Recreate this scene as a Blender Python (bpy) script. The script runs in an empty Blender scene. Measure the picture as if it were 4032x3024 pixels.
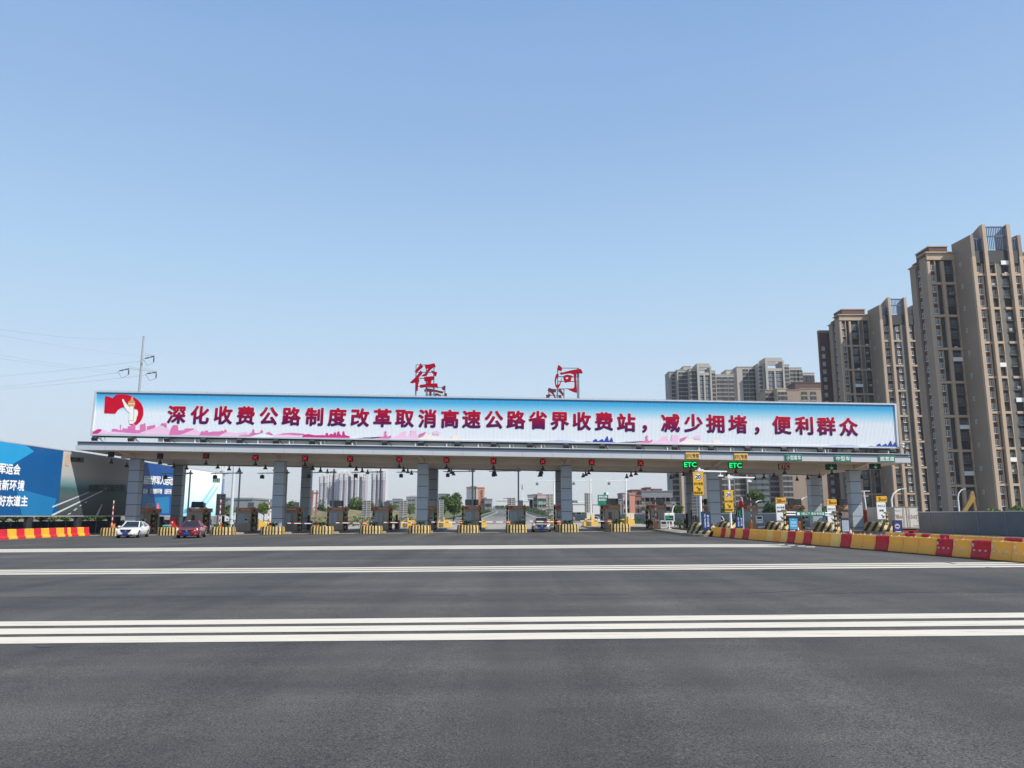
import bpy, math, random
from mathutils import Vector, Matrix
import numpy as np
PI = math.pi
R = math.radians
scene = bpy.context.scene
COL = scene.collection

# ------------------------------------------------------------------ camera, sky, sun, exposure
F = 3028.0                       # focal length in photograph pixels (photo 4032 x 3024)
EYE = 1.72
PITCH = math.atan(518.0 / F)
cam_d = bpy.data.cameras.new('camera')
cam_d.sensor_fit = 'HORIZONTAL'
cam_d.sensor_width = 36.0
cam_d.lens = F * 36.0 / 4032.0
cam_d.clip_start = 0.1
cam_d.clip_end = 20000
cam = bpy.data.objects.new('camera', cam_d)
cam.location = (0, 0, EYE)
cam.rotation_euler = (PI / 2 + PITCH, 0, 0)
COL.objects.link(cam)
scene.camera = cam

SUN = Vector((0.88, -0.60, 1.0)).normalized()      # direction towards the sun
SUN_EL = math.asin(SUN.z)
SUN_AZ = math.atan2(SUN.x, SUN.y)
world = bpy.data.worlds.new('World')
scene.world = world
world.use_nodes = True
wn = world.node_tree
sky = wn.nodes.new('ShaderNodeTexSky')
sky.sky_type = 'NISHITA'
sky.sun_disc = False
sky.sun_elevation = SUN_EL
sky.sun_rotation = SUN_AZ
sky.altitude = 20
sky.air_density = 1.0
sky.dust_density = 0.6
sky.ozone_density = 2.0
# hazy river-plain air: the clear sky is paled towards the horizon
geo = wn.nodes.new('ShaderNodeTexCoord')
sep = wn.nodes.new('ShaderNodeSeparateXYZ')
wn.links.new(geo.outputs['Generated'], sep.inputs[0])
air = wn.nodes.new('ShaderNodeValToRGB')
AIR = [(0.0, (.55, .59, .645)), (0.05, (.60, .645, .705)), (0.15, (.555, .68, .805)), (0.30, (.405, .60, .81)), (0.46, (.285, .46, .735)), (0.60, (.225, .385, .68)), (0.72, (.12, .24, .50)), (1.0, (.05, .12, .33))]
while len(air.color_ramp.elements) < len(AIR): air.color_ramp.elements.new(0.5)
for k_, (p_, c_) in enumerate(AIR):
    air.color_ramp.elements[k_].position = p_
    air.color_ramp.elements[k_].color = c_ + (1,)
wn.links.new(sep.outputs['Z'], air.inputs[0])
scl = wn.nodes.new('ShaderNodeMix'); scl.data_type = 'RGBA'; scl.blend_type = 'MULTIPLY'; scl.inputs['Factor'].default_value = 1.0
scl.inputs['B'].default_value = (7.6, 7.6, 7.6, 1)
wsp = wn.nodes.new('ShaderNodeTexNoise'); wsp.inputs['Scale'].default_value = 2.2; wsp.inputs['Detail'].default_value = 7; wsp.inputs['Roughness'].default_value = 0.6
wmp = wn.nodes.new('ShaderNodeMapping'); wmp.inputs['Scale'].default_value = (1.0, 1.0, 4.5)
wn.links.new(geo.outputs['Generated'], wmp.inputs[0]); wn.links.new(wmp.outputs[0], wsp.inputs['Vector'])
wr = wn.nodes.new('ShaderNodeMapRange'); wr.inputs['From Min'].default_value = 0.46; wr.inputs['From Max'].default_value = 0.8; wr.inputs['To Max'].default_value = 0.05
wn.links.new(wsp.outputs[0], wr.inputs['Value'])
wc = wn.nodes.new('ShaderNodeMix'); wc.data_type = 'RGBA'; wc.inputs['B'].default_value = (.62, .70, .80, 1)
wn.links.new(wr.outputs[0], wc.inputs['Factor']); wn.links.new(air.outputs[0], wc.inputs['A'])
wn.links.new(wc.outputs['Result'], scl.inputs['A'])
mixs = wn.nodes.new('ShaderNodeMix'); mixs.data_type = 'RGBA'; mixs.inputs['Factor'].default_value = 0.85
wn.links.new(sky.outputs[0], mixs.inputs['A'])
wn.links.new(scl.outputs['Result'], mixs.inputs['B'])
wn.nodes['Background'].inputs[1].default_value = 0.135
wn.links.new(mixs.outputs['Result'], wn.nodes['Background'].inputs[0])

sun_d = bpy.data.lights.new('sun', 'SUN')
sun_d.energy = 5.0
sun_d.angle = R(0.53)
sun_d.color = (1.0, 0.95, 0.87)
sun = bpy.data.objects.new('sun', sun_d)
sun.rotation_euler = SUN.to_track_quat('Z', 'Y').to_euler()
sun.location = (60, -60, 120)
COL.objects.link(sun)

scene.view_settings.view_transform = 'Standard'
scene.view_settings.look = 'None'
scene.view_settings.gamma = 1.0
scene.view_settings.exposure = 0.15
scene.cycles.max_bounces = 6
scene.cycles.use_denoising = True

# ------------------------------------------------------------------ helpers
CP, SP = math.cos(PITCH), math.sin(PITCH)
def ray(u, v):
    xn = (u - 2016.0) / F
    zn = (1512.0 - v) / F
    return xn, CP - zn * SP, SP + zn * CP
def at(u, v, Y):
    x, y, z = ray(u, v)
    t = Y / y
    return Vector((x * t, Y, EYE + z * t))
def g(x):                         # the plaza's cross fall
    if x < -60: return -0.468
    if x < 15: return 0.0078 * x
    if x < 24: return 0.117 * (24 - x) / 9.0
    return 0.0
def gp(u, v):                     # a point of the plaza seen at (u, v)
    x, y, z = ray(u, v)
    h = 0.0
    for _ in range(30):
        t = (h - EYE) / z
        h = 0.5 * h + 0.5 * g(x * t)
    return Vector((x * t, y * t, g(x * t)))
def px(Y): return Y / F * 1.0     # metres per photograph pixel (near the horizon row)

def lin(c):
    c = c / 255.0
    return c / 12.92 if c <= 0.04045 else ((c + 0.055) / 1.055) ** 2.4
def S(r, gg, b): return (lin(r), lin(gg), lin(b), 1.0)

MATS = {}
def mat(name, col, rough=0.6, metal=0.0, var=0.12, scale=3.0, bump=0.0, coat=0.0, emit=None, estr=1.0, spec=None, transl=0.0):
    """principled paint/metal/concrete with a little uneven wear"""
    if name in MATS: return MATS[name]
    m = bpy.data.materials.new(name)
    m.use_nodes = True
    nt = m.node_tree
    b = nt.nodes['Principled BSDF']
    b.inputs['Roughness'].default_value = rough
    b.inputs['Metallic'].default_value = metal
    b.inputs['Coat Weight'].default_value = coat
    if spec is not None: b.inputs['Specular IOR Level'].default_value = spec
    if var > 0:
        tc = nt.nodes.new('ShaderNodeTexCoord')
        n = nt.nodes.new('ShaderNodeTexNoise')
        n.inputs['Scale'].default_value = scale
        n.inputs['Detail'].default_value = 6
        n.inputs['Roughness'].default_value = 0.65
        nt.links.new(tc.outputs['Object'], n.inputs['Vector'])
        r = nt.nodes.new('ShaderNodeValToRGB')
        r.color_ramp.elements[0].position = 0.3
        r.color_ramp.elements[1].position = 0.7
        r.color_ramp.elements[0].color = [max(0, c * (1 - var)) for c in col[:3]] + [1]
        r.color_ramp.elements[1].color = [min(1, c * (1 + var)) for c in col[:3]] + [1]
        nt.links.new(n.outputs['Fac'], r.inputs['Fac'])
        nt.links.new(r.outputs['Color'], b.inputs['Base Color'])
        if bump > 0:
            bp = nt.nodes.new('ShaderNodeBump')
            bp.inputs['Strength'].default_value = bump
            bp.inputs['Distance'].default_value = 0.02
            nt.links.new(n.outputs['Fac'], bp.inputs['Height'])
            nt.links.new(bp.outputs['Normal'], b.inputs['Normal'])
    else:
        b.inputs['Base Color'].default_value = col
    if emit is not None:
        b.inputs['Emission Color'].default_value = emit
        b.inputs['Emission Strength'].default_value = estr
    if transl > 0:
        t = nt.nodes.new('ShaderNodeBsdfTranslucent')
        t.inputs['Color'].default_value = col
        mx = nt.nodes.new('ShaderNodeMixShader')
        mx.inputs[0].default_value = transl
        nt.links.new(b.outputs[0], mx.inputs[1])
        nt.links.new(t.outputs[0], mx.inputs[2])
        nt.links.new(mx.outputs[0], nt.nodes['Material Output'].inputs['Surface'])
    MATS[name] = m
    return m

def grad_mat(name, stops, axis='Z', lo=0.0, hi=1.0, rough=0.55, noise=0.0, spec=0.2):
    """print with a colour run from one edge to the other (object space)"""
    m = bpy.data.materials.new(name)
    m.use_nodes = True
    nt = m.node_tree
    b = nt.nodes['Principled BSDF']
    b.inputs['Roughness'].default_value = rough
    b.inputs['Specular IOR Level'].default_value = spec
    tc = nt.nodes.new('ShaderNodeTexCoord')
    sx = nt.nodes.new('ShaderNodeSeparateXYZ')
    nt.links.new(tc.outputs['Object'], sx.inputs[0])
    mr = nt.nodes.new('ShaderNodeMapRange')
    mr.inputs['From Min'].default_value = lo
    mr.inputs['From Max'].default_value = hi
    nt.links.new(sx.outputs[axis], mr.inputs['Value'])
    cr = nt.nodes.new('ShaderNodeValToRGB')
    e = cr.color_ramp.elements
    while len(e) < len(stops): e.new(0.5)
    for k, (p, c) in enumerate(stops):
        e[k].position = p
        e[k].color = c
    nt.links.new(mr.outputs[0], cr.inputs[0])
    nt.links.new(cr.outputs[0], b.inputs['Base Color'])
    return m

def stripe_mat(name, c1, c2, period, vec, duty=0.5, rough=0.6, wear=0.12):
    """two paints in bands across the object-space direction vec"""
    m = bpy.data.materials.new(name)
    m.use_nodes = True
    nt = m.node_tree
    b = nt.nodes['Principled BSDF']
    b.inputs['Roughness'].default_value = rough
    tc = nt.nodes.new('ShaderNodeTexCoord')
    d = nt.nodes.new('ShaderNodeVectorMath'); d.operation = 'DOT_PRODUCT'
    d.inputs[1].default_value = vec
    nt.links.new(tc.outputs['Object'], d.inputs[0])
    mu = nt.nodes.new('ShaderNodeMath'); mu.operation = 'MULTIPLY'
    mu.inputs[1].default_value = 1.0 / period
    nt.links.new(d.outputs['Value'], mu.inputs[0])
    fr = nt.nodes.new('ShaderNodeMath'); fr.operation = 'FRACT'
    nt.links.new(mu.outputs[0], fr.inputs[0])
    gt = nt.nodes.new('ShaderNodeMath'); gt.operation = 'GREATER_THAN'
    gt.inputs[1].default_value = duty
    nt.links.new(fr.outputs[0], gt.inputs[0])
    mx = nt.nodes.new('ShaderNodeMix'); mx.data_type = 'RGBA'
    mx.inputs['A'].default_value = c1
    mx.inputs['B'].default_value = c2
    nt.links.new(gt.outputs[0], mx.inputs['Factor'])
    n = nt.nodes.new('ShaderNodeTexNoise'); n.inputs['Scale'].default_value = 5; n.inputs['Detail'].default_value = 5
    nt.links.new(tc.outputs['Object'], n.inputs['Vector'])
    mr = nt.nodes.new('ShaderNodeMapRange')
    mr.inputs['From Min'].default_value = 0.3; mr.inputs['From Max'].default_value = 0.7
    mr.inputs['To Min'].default_value = 1 - 2 * wear; mr.inputs['To Max'].default_value = 1.0
    nt.links.new(n.outputs['Fac'], mr.inputs['Value'])
    m2 = nt.nodes.new('ShaderNodeMix'); m2.data_type = 'RGBA'; m2.blend_type = 'MULTIPLY'
    m2.inputs['Factor'].default_value = 1.0
    nt.links.new(mx.outputs['Result'], m2.inputs['A'])
    nt.links.new(mr.outputs[0], m2.inputs['B'])
    nt.links.new(m2.outputs['Result'], b.inputs['Base Color'])
    return m

TEXT = {}
def glyphs(s, bold):
    key = (s, bold)
    if key not in TEXT:
        c = bpy.data.curves.new('t', 'FONT')
        c.body = s; c.size = 1; c.offset = bold; c.resolution_u = 3
        o = bpy.data.objects.new('t', c)
        COL.objects.link(o)
        me = bpy.data.meshes.new_from_object(o.evaluated_get(bpy.context.evaluated_depsgraph_get()))
        TEXT[key] = ([(v.co.x, v.co.y) for v in me.vertices], [tuple(p.vertices) for p in me.polygons])
        bpy.data.objects.remove(o); bpy.data.curves.remove(c); bpy.data.meshes.remove(me)
    return TEXT[key]

class MB:
    def __init__(s): s.v = []; s.f = []; s.m = []
    def add(s, vs, fs, mi=0):
        n = len(s.v)
        s.v += [tuple(v) for v in vs]
        s.f += [tuple(i + n for i in f) for f in fs]
        s.m += [mi] * len(fs) if isinstance(mi, int) else list(mi)
        return s
    def box(s, x0, x1, y0, y1, z0, z1, mi=0):
        return s.add([(x0,y0,z0),(x1,y0,z0),(x1,y1,z0),(x0,y1,z0),(x0,y0,z1),(x1,y0,z1),(x1,y1,z1),(x0,y1,z1)],
                     [(0,3,2,1),(4,5,6,7),(0,1,5,4),(1,2,6,5),(2,3,7,6),(3,0,4,7)], mi)
    def cbox(s, c, sz, mi=0, rz=0.0, rx=0.0, ry=0.0):
        M = Matrix.Rotation(rz, 3, 'Z') @ Matrix.Rotation(ry, 3, 'Y') @ Matrix.Rotation(rx, 3, 'X')
        h = Vector(sz) / 2
        vs = [Vector(c) + M @ Vector((a*h.x, b*h.y, d*h.z)) for d in (-1,1) for a, b in ((-1,-1),(1,-1),(1,1),(-1,1))]
        return s.add(vs, [(0,3,2,1),(4,5,6,7),(0,1,5,4),(1,2,6,5),(2,3,7,6),(3,0,4,7)], mi)
    def bevbox(s, x0, x1, y0, y1, z0, z1, b=0.02, mi=0):
        """box with chamfered vertical and top edges"""
        r = []
        for z, k in ((z0, 0), (z1 - b, 0), (z1, b)):
            r.append([(x0+b+k,y0+k,z),(x1-b-k,y0+k,z),(x1-k,y0+b+k,z),(x1-k,y1-b-k,z),(x1-b-k,y1-k,z),(x0+b+k,y1-k,z),(x0+k,y1-b-k,z),(x0+k,y0+b+k,z)])
        return s.loft(r, mi)
    def loft(s, rings, mi=0, caps=True, closed=True):
        n = len(rings[0]); base = len(s.v); vs = []; fs = []
        for r in rings: vs += r
        for k in range(len(rings) - 1):
            for i in range(n if closed else n - 1):
                j = (i + 1) % n
                fs.append((k*n+i, k*n+j, (k+1)*n+j, (k+1)*n+i))
        if caps and closed:
            fs.append(tuple(range(n))[::-1]); fs.append(tuple((len(rings)-1)*n + i for i in range(n)))
        return s.add(vs, fs, mi)
    def tube(s, p0, p1, r0, r1=None, n=8, mi=0):
        r1 = r0 if r1 is None else r1
        p0, p1 = Vector(p0), Vector(p1)
        d = (p1 - p0).normalized()
        a = d.orthogonal().normalized(); b = d.cross(a)
        rings = [[p + (a * math.cos(2*PI*i/n) + b * math.sin(2*PI*i/n)) * r for i in range(n)] for p, r in ((p0, r0), (p1, r1))]
        return s.loft(rings, mi)
    def path(s, pts, r, n=6, mi=0):
        pts = [Vector(p) for p in pts]; rings = []
        rs = r if isinstance(r, (list, tuple)) else [r] * len(pts)
        ref = None
        for k, p in enumerate(pts):
            d = (pts[min(k+1, len(pts)-1)] - pts[max(k-1, 0)]).normalized()
            if ref is None: ref = d.orthogonal().normalized()
            a = (ref - d * ref.dot(d)).normalized(); b = d.cross(a); ref = a
            rings.append([p + (a * math.cos(2*PI*i/n) + b * math.sin(2*PI*i/n)) * rs[k] for i in range(n)])
        return s.loft(rings, mi)
    def bar(s, p0, p1, w, h=None, mi=0):
        h = w if h is None else h
        p0, p1 = Vector(p0), Vector(p1); d = (p1 - p0).normalized()
        a = d.cross(Vector((0, 0, 1)))
        a = a.normalized() if a.length > 1e-4 else Vector((1, 0, 0))
        b = a.cross(d)
        rings = [[p + a*sx*w/2 + b*sz*h/2 for sx, sz in ((-1,-1),(1,-1),(1,1),(-1,1))] for p in (p0, p1)]
        return s.loft(rings, mi)
    def lathe(s, prof, c=(0,0,0), n=16, mi=0):
        rings = [[(c[0]+r*math.cos(2*PI*i/n), c[1]+r*math.sin(2*PI*i/n), c[2]+z) for i in range(n)] for r, z in prof]
        return s.loft(rings, mi)
    def poly(s, pts, y, mi=0):       # flat polygon in the XZ plane facing -Y
        a = sum(p[0]*q[1]-q[0]*p[1] for p, q in zip(pts, list(pts[1:]) + [pts[0]]))
        if a < 0: pts = pts[::-1]
        return s.add([(p[0], y, p[1]) for p in pts], [tuple(range(len(pts)))], mi)
    def prism(s, pts, y0, y1, mi=0): # XZ outline extruded along Y
        a = sum(p[0]*q[1]-q[0]*p[1] for p, q in zip(pts, list(pts[1:]) + [pts[0]]))
        if a < 0: pts = pts[::-1]
        return s.loft([[(p[0], y1, p[1]) for p in pts][::-1], [(p[0], y0, p[1]) for p in pts][::-1]], mi)
    def text(s, t, cx, cz, h, y, bold=0.0, mi=0, w=None, latin=False, mirror=False, rot=0.0):
        """lettering; bold strokes are the glyph laid down several times a little apart"""
        vs, fs = glyphs(t, 0.0)
        xs = [v[0] for v in vs]; x0, x1 = min(xs), max(xs)
        ys = [v[1] for v in vs]; y0, y1 = min(ys), max(ys)
        k = h / (y1 - y0) if latin else h / 0.95
        kx = k if w is None else w / (x1 - x0)
        mx, my = (x0 + x1) / 2, ((y0 + y1) / 2 if latin else 0.37)
        offs = [(0, 0)]
        if bold > 0: offs = [(bold * math.cos(PI * i / 4), bold * math.sin(PI * i / 4)) for i in range(8)] + offs
        for n, (ox, oz) in enumerate(offs):
            out = []
            for a, b in vs:
                dx, dz = (a - mx + ox) * kx, (b - my + oz) * k
                if mirror: dx = -dx
                if rot: dx, dz = dx*math.cos(rot) - dz*math.sin(rot), dx*math.sin(rot) + dz*math.cos(rot)
                out.append((cx + dx, y - 0.0006 * n, cz + dz))
            s.add(out, fs, mi)
        return s
    def build(s, name, mats, parent=None, loc=None, smooth=False, shear=None, rotz=0.0):
        if shear: s.v = [(x, y, z + shear(x)) for x, y, z in s.v]
        me = bpy.data.meshes.new(name)
        me.from_pydata(s.v, [], s.f)
        for m in (mats if isinstance(mats, (list, tuple)) else [mats]): me.materials.append(m)
        me.polygons.foreach_set('material_index', s.m)
        if smooth: me.polygons.foreach_set('use_smooth', [True] * len(s.f))
        me.update()
        o = bpy.data.objects.new(name, me)
        COL.objects.link(o)
        if parent is not None: o.parent = parent
        if loc is not None: o.location = loc
        if rotz: o.rotation_euler.z = rotz
        return o

def tag(o, label, cat, group=None, kind=None):
    o['label'] = label; o['category'] = cat
    if group: o['group'] = group
    if kind: o['kind'] = kind
    return o
def thing(name, label, cat, loc=(0,0,0), rotz=0.0, group=None):
    o = bpy.data.objects.new(name, None)
    COL.objects.link(o)
    o.location = loc; o.rotation_euler = (0, 0, rotz)
    o.empty_display_size = 0.3
    return tag(o, label, cat, group)
def struct(o):
    o['kind'] = 'structure'
    return o
def dup(root, loc=None, rotz=None, label=None):
    r = root.copy(); COL.objects.link(r)
    if loc is not None: r.location = loc
    if rotz is not None: r.rotation_euler = (0, 0, rotz)
    if label: r['label'] = label
    for ch in root.children:
        c = ch.copy(); COL.objects.link(c); c.parent = r
        for gch in ch.children:
            d = gch.copy(); COL.objects.link(d); d.parent = c
    return r
ORD = ['first','second','third','fourth','fifth','sixth','seventh','eighth','ninth','tenth','eleventh','twelfth','thirteenth','fourteenth','fifteenth',
       'sixteenth','seventeenth','eighteenth','nineteenth','twentieth','twenty-first','twenty-second','twenty-third','twenty-fourth','twenty-fifth',
       'twenty-sixth','twenty-seventh','twenty-eighth','twenty-ninth','thirtieth','thirty-first','thirty-second']
def nth(k, n):
    """first/second ... counted from the left of n things"""
    return 'leftmost' if k == 0 else 'rightmost' if k == n - 1 else ORD[k] + ' from left'

# ------------------------------------------------------------------ materials
M_white = mat('white_paint', (0.78, 0.78, 0.76, 1), 0.45, var=0.06)
M_alu = mat('aluminium', (0.62, 0.65, 0.68, 1), 0.4, 0.5, var=0.05)
M_dark = mat('dark_metal', (0.018, 0.019, 0.021, 1), 0.5, var=0.1)
M_black = mat('black_plastic', (0.012, 0.012, 0.013, 1), 0.45, var=0)
M_grey = mat('grey_paint', (0.22, 0.25, 0.28, 1), 0.5, var=0.08)
M_conc = mat('concrete', (0.42, 0.39, 0.34, 1), 0.85, var=0.18, scale=1.2, bump=0.1)
M_glass = mat('dark_glass', (0.02, 0.025, 0.03, 1), 0.08, var=0, spec=0.8)
M_yel = mat('yellow_paint', (0.72, 0.43, 0.06, 1), 0.55, var=0.12)
M_stripeblack = mat('black_paint', (0.025, 0.02, 0.016, 1), 0.6, var=0.2)
M_orange = mat('orange_paint', (0.62, 0.2, 0.045, 1), 0.5, var=0.1)
M_red = mat('red_paint', (0.5, 0.02, 0.02, 1), 0.45, var=0.1)
M_green = mat('sign_green', (0.0, 0.17, 0.11, 1), 0.45, var=0.05)
M_txtwhite = mat('white_lettering', (0.8, 0.82, 0.82, 1), 0.5, var=0)
M_txtblack = mat('black_lettering', (0.02, 0.02, 0.022, 1), 0.5, var=0)
M_txtred = mat('red_lettering', (0.55, 0.01, 0.03, 1), 0.45, var=0.05)
M_bark = mat('bark', (0.09, 0.065, 0.045, 1), 0.9, var=0.3)
M_leaf = mat('leaves', (0.075, 0.13, 0.03, 1), 0.6, var=0.45, scale=0.9, transl=0.25)
M_leaf2 = mat('dark_leaves', (0.045, 0.085, 0.025, 1), 0.6, var=0.45, scale=0.9, transl=0.2)
M_leaf3 = mat('yellow_green_leaves', (0.13, 0.19, 0.04, 1), 0.6, var=0.4, scale=0.9, transl=0.3)

# ------------------------------------------------------------------ the ground and the roads
def asphalt(name, base, dark, grain=60.0):
    m = bpy.data.materials.new(name)
    m.use_nodes = True
    nt = m.node_tree; b = nt.nodes['Principled BSDF']
    b.inputs['Roughness'].default_value = 0.82
    b.inputs['Specular IOR Level'].default_value = 0.35
    tc = nt.nodes.new('ShaderNodeTexCoord')
    def noise(sc, det, vec=None, rough=0.6):
        n = nt.nodes.new('ShaderNodeTexNoise')
        n.inputs['Scale'].default_value = sc; n.inputs['Detail'].default_value = det; n.inputs['Roughness'].default_value = rough
        nt.links.new(vec or tc.outputs['Object'], n.inputs['Vector'])
        return n
    def ramp(f, p0, c0, p1, c1):
        r = nt.nodes.new('ShaderNodeValToRGB')
        r.color_ramp.elements[0].position = p0; r.color_ramp.elements[0].color = c0
        r.color_ramp.elements[1].position = p1; r.color_ramp.elements[1].color = c1
        nt.links.new(f, r.inputs[0]); return r.outputs[0]
    def mult(a, bb, f=1.0):
        x = nt.nodes.new('ShaderNodeMix'); x.data_type = 'RGBA'; x.blend_type = 'MULTIPLY'
        x.inputs['Factor'].default_value = f
        nt.links.new(a, x.inputs['A']); nt.links.new(bb, x.inputs['B']); return x.outputs['Result']
    big = ramp(noise(0.09, 5).outputs['Fac'], 0.38, dark, 0.62, base)
    mp = nt.nodes.new('ShaderNodeMapping'); mp.inputs['Scale'].default_value = (0.05, 0.5, 1)
    nt.links.new(tc.outputs['Object'], mp.inputs[0])
    lane = ramp(noise(1.0, 4, mp.outputs[0]).outputs['Fac'], 0.3, (0.68, 0.68, 0.7, 1), 0.7, (1.15, 1.15, 1.12, 1))
    mid = ramp(noise(1.7, 6, None, 0.7).outputs['Fac'], 0.3, (0.84, 0.84, 0.86, 1), 0.72, (1.1, 1.1, 1.08, 1))
    fine = noise(grain, 3, None, 0.8)
    fin = ramp(fine.outputs['Fac'], 0.36, (0.25, 0.25, 0.27, 1), 0.66, (1.6, 1.58, 1.54, 1))
    st = noise(22.0, 2, None, 0.9)
    stn = ramp(st.outputs['Fac'], 0.30, (0.3, 0.3, 0.31, 1), 0.40, (1, 1, 1, 1))
    lt = noise(31.0, 1, None, 0.9)
    ltn = ramp(lt.outputs['Fac'], 0.66, (1, 1, 1, 1), 0.74, (1.9, 1.85, 1.75, 1))
    mp2 = nt.nodes.new('ShaderNodeMapping'); mp2.inputs['Scale'].default_value = (0.55, 0.018, 1)
    nt.links.new(tc.outputs['Object'], mp2.inputs[0])
    track = ramp(noise(1.0, 3, mp2.outputs[0]).outputs['Fac'], 0.34, (0.74, 0.74, 0.75, 1), 0.6, (1.08, 1.08, 1.07, 1))
    big = mult(big, track)
    c = mult(mult(mult(mult(mult(big, lane), mid), fin), stn, 0.9), ltn)
    nt.links.new(c, b.inputs['Base Color'])
    bp = nt.nodes.new('ShaderNodeBump'); bp.inputs['Strength'].default_value = 0.5; bp.inputs['Distance'].default_value = 0.01
    nt.links.new(fine.outputs['Fac'], bp.inputs['Height']); nt.links.new(bp.outputs[0], b.inputs['Normal'])
    return m
M_asph = asphalt('asphalt', (0.124, 0.118, 0.106, 1), (0.088, 0.085, 0.080, 1))
M_asph_far = asphalt('old_asphalt', (0.2, 0.2, 0.195, 1), (0.16, 0.16, 0.16, 1))
M_pave = mat('pale_concrete', (0.36, 0.315, 0.265, 1), 0.85, var=0.28, scale=0.5)
M_grass = mat('dry_grass', (0.13, 0.15, 0.05, 1), 0.95, var=0.4, scale=0.3)
M_soil = mat('bare_ground', (0.2, 0.18, 0.13, 1), 0.95, var=0.35, scale=0.15)

def mark_mat():
    m = bpy.data.materials.new('road_marking_paint')
    m.use_nodes = True
    nt = m.node_tree; b = nt.nodes['Principled BSDF']
    b.inputs['Roughness'].default_value = 0.7
    tc = nt.nodes.new('ShaderNodeTexCoord')
    mp = nt.nodes.new('ShaderNodeMapping'); mp.inputs['Scale'].default_value = (0.35, 5, 1); mp.inputs['Rotation'].default_value = (0, 0, 0.5)
    nt.links.new(tc.outputs['Object'], mp.inputs[0])
    n = nt.nodes.new('ShaderNodeTexNoise'); n.inputs['Scale'].default_value = 2.0; n.inputs['Detail'].default_value = 8; n.inputs['Roughness'].default_value = 0.7
    nt.links.new(mp.outputs[0], n.inputs[0])
    r = nt.nodes.new('ShaderNodeValToRGB')
    e = r.color_ramp.elements
    e[0].position = 0.33; e[0].color = (0.34, 0.32, 0.28, 1)
    e[1].position = 0.43; e[1].color = (0.66, 0.60, 0.49, 1)
    x = e.new(0.75); x.color = (0.78, 0.71, 0.58, 1)
    nt.links.new(n.outputs[0], r.inputs[0]); nt.links.new(r.outputs[0], b.inputs['Base Color'])
    return m
M_mark = mark_mat()

XS = [-6000, -2000, -600, -200, -60, -45, -30, -15, 0, 15, 18, 21, 24, 35, 43, 60, 200, 600, 2000, 6000]
def sheet(name, m, xs, ys, dz):
    mb = MB()
    vs = [(x, y, g(x) + dz) for y in ys for x in xs]
    n = len(xs)
    fs = [(j*n+i, j*n+i+1, (j+1)*n+i+1, (j+1)*n+i) for j in range(len(ys)-1) for i in range(n-1)]
    mb.add(vs, fs)
    return struct(mb.build(name, m))
sheet('ground', M_soil, XS, [-200, 0, 165, 400, 1200, 9000], -0.03)
PX = [-52, -45, -30, -15, 0, 15, 18, 21, 24, 35, 46]
sheet('plaza', M_asph, PX, [-40, 0, 40, 81.2], 0.0)
PC = [-46, -30, -15, 0, 15, 18, 21, 24, 35, 44]
sheet('pavement', M_pave, PC, [81.2, 110, 140, 166], 0.004)

# the motorway beyond the toll lanes climbs and swings left
RD = [(166, -22, 17, 0.0), (180, -17, 12.5, 0.28), (200, -9.4, 8.6, 0.7), (220, -8.4, 7.6, 1.1), (300, -6.4, 4.8, 2.8), (360, -7.2, 2.2, 3.9), (420, -12.5, -3.5, 4.9), (480, -24, -15, 5.8), (560, -48, -38, 6.8)]
mb = MB()
vs = []
for y, a, b, z in RD: vs += [(a, y, z + 0.004), (b, y, z + 0.004)]
mb.add(vs, [(2*i, 2*i+1, 2*i+3, 2*i+2) for i in range(len(RD)-1)])
struct(mb.build('road', M_asph_far))
mb = MB()
for sgn in (0, 1):
    r = []
    for y, a, b, z in RD:
        e = b if sgn else a
        o = e + (3 + 3 * z if sgn else -3 - 3 * z)
        r.append([(e, y, z), (o, y, -0.02)] if sgn else [(o, y, -0.02), (e, y, z)])
    mb.loft(r, closed=False)
struct(mb.build('embankment', M_grass))

mb = MB()
rnd_ = random.Random(3)
rings_ = []
for k_ in range(23):
    x_ = -66 + 2.1 * k_
    h_ = 3.0 + .35 * math.sin(k_ * 1.3) + rnd_.uniform(-.15, .15)
    if k_ > 17: h_ *= (22 - k_) / 5.0 + .001
    rings_.append([(x_, 186, -.1), (x_, 190, h_ * .45 + rnd_.uniform(-.2, .2)), (x_, 196, h_ * .85 + rnd_.uniform(-.2, .2)), (x_, 201, h_), (x_, 212, h_ * .95), (x_, 222, -.1)])
mb.loft(rings_, closed=False)
struct(mb.build('embankment', mat('dry_slope', (.17, .15, .075, 1), .95, var=.4, scale=.6)))
mb = MB()
def strip(pts):       # pts: (u, v_far, v_near) on the plaza
    us = []
    for k in range(len(pts) - 1):
        n = max(2, int(abs(pts[k+1][0] - pts[k][0]) / 160))
        for i in range(n):
            t = i / n
            us.append([pts[k][j] + (pts[k+1][j] - pts[k][j]) * t for j in range(3)])
    us.append(list(pts[-1]))
    rings = []
    for u, vf, vn in us:
        a, b = gp(u, vf), gp(u, vn)
        rings.append([(a.x, a.y, a.z + 0.006), (b.x, b.y, b.z + 0.006)])
    mb.loft(rings, closed=False)
for l0, l1, r0, r1 in ((2448.9, 2466.6, 2413.6, 2433), (2477, 2499.6, 2444, 2464), (2510, 2536, 2478, 2503)):
    strip([(-700, l0 + (l0-r0)*0.17, l1 + (l1-r1)*0.17), (0, l0, l1), (4032, r0, r1), (4300, r0 - 2, r1 - 2)])
for a, b, c in (((2244.3, 2248.6), (2234.6, 2239.2), (2212.4, 2217.2)), ((2251.2, 2255.8), (2241.4, 2246.2), (2219.6, 2224.6)), ((2258.4, 2263.6), (2248.6, 2253.8), (2227, 2232.4))):
    strip([(-300, a[0]+1.6, a[1]+1.6), (0, *a), (1400, *b), (4150, *c)])
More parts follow.
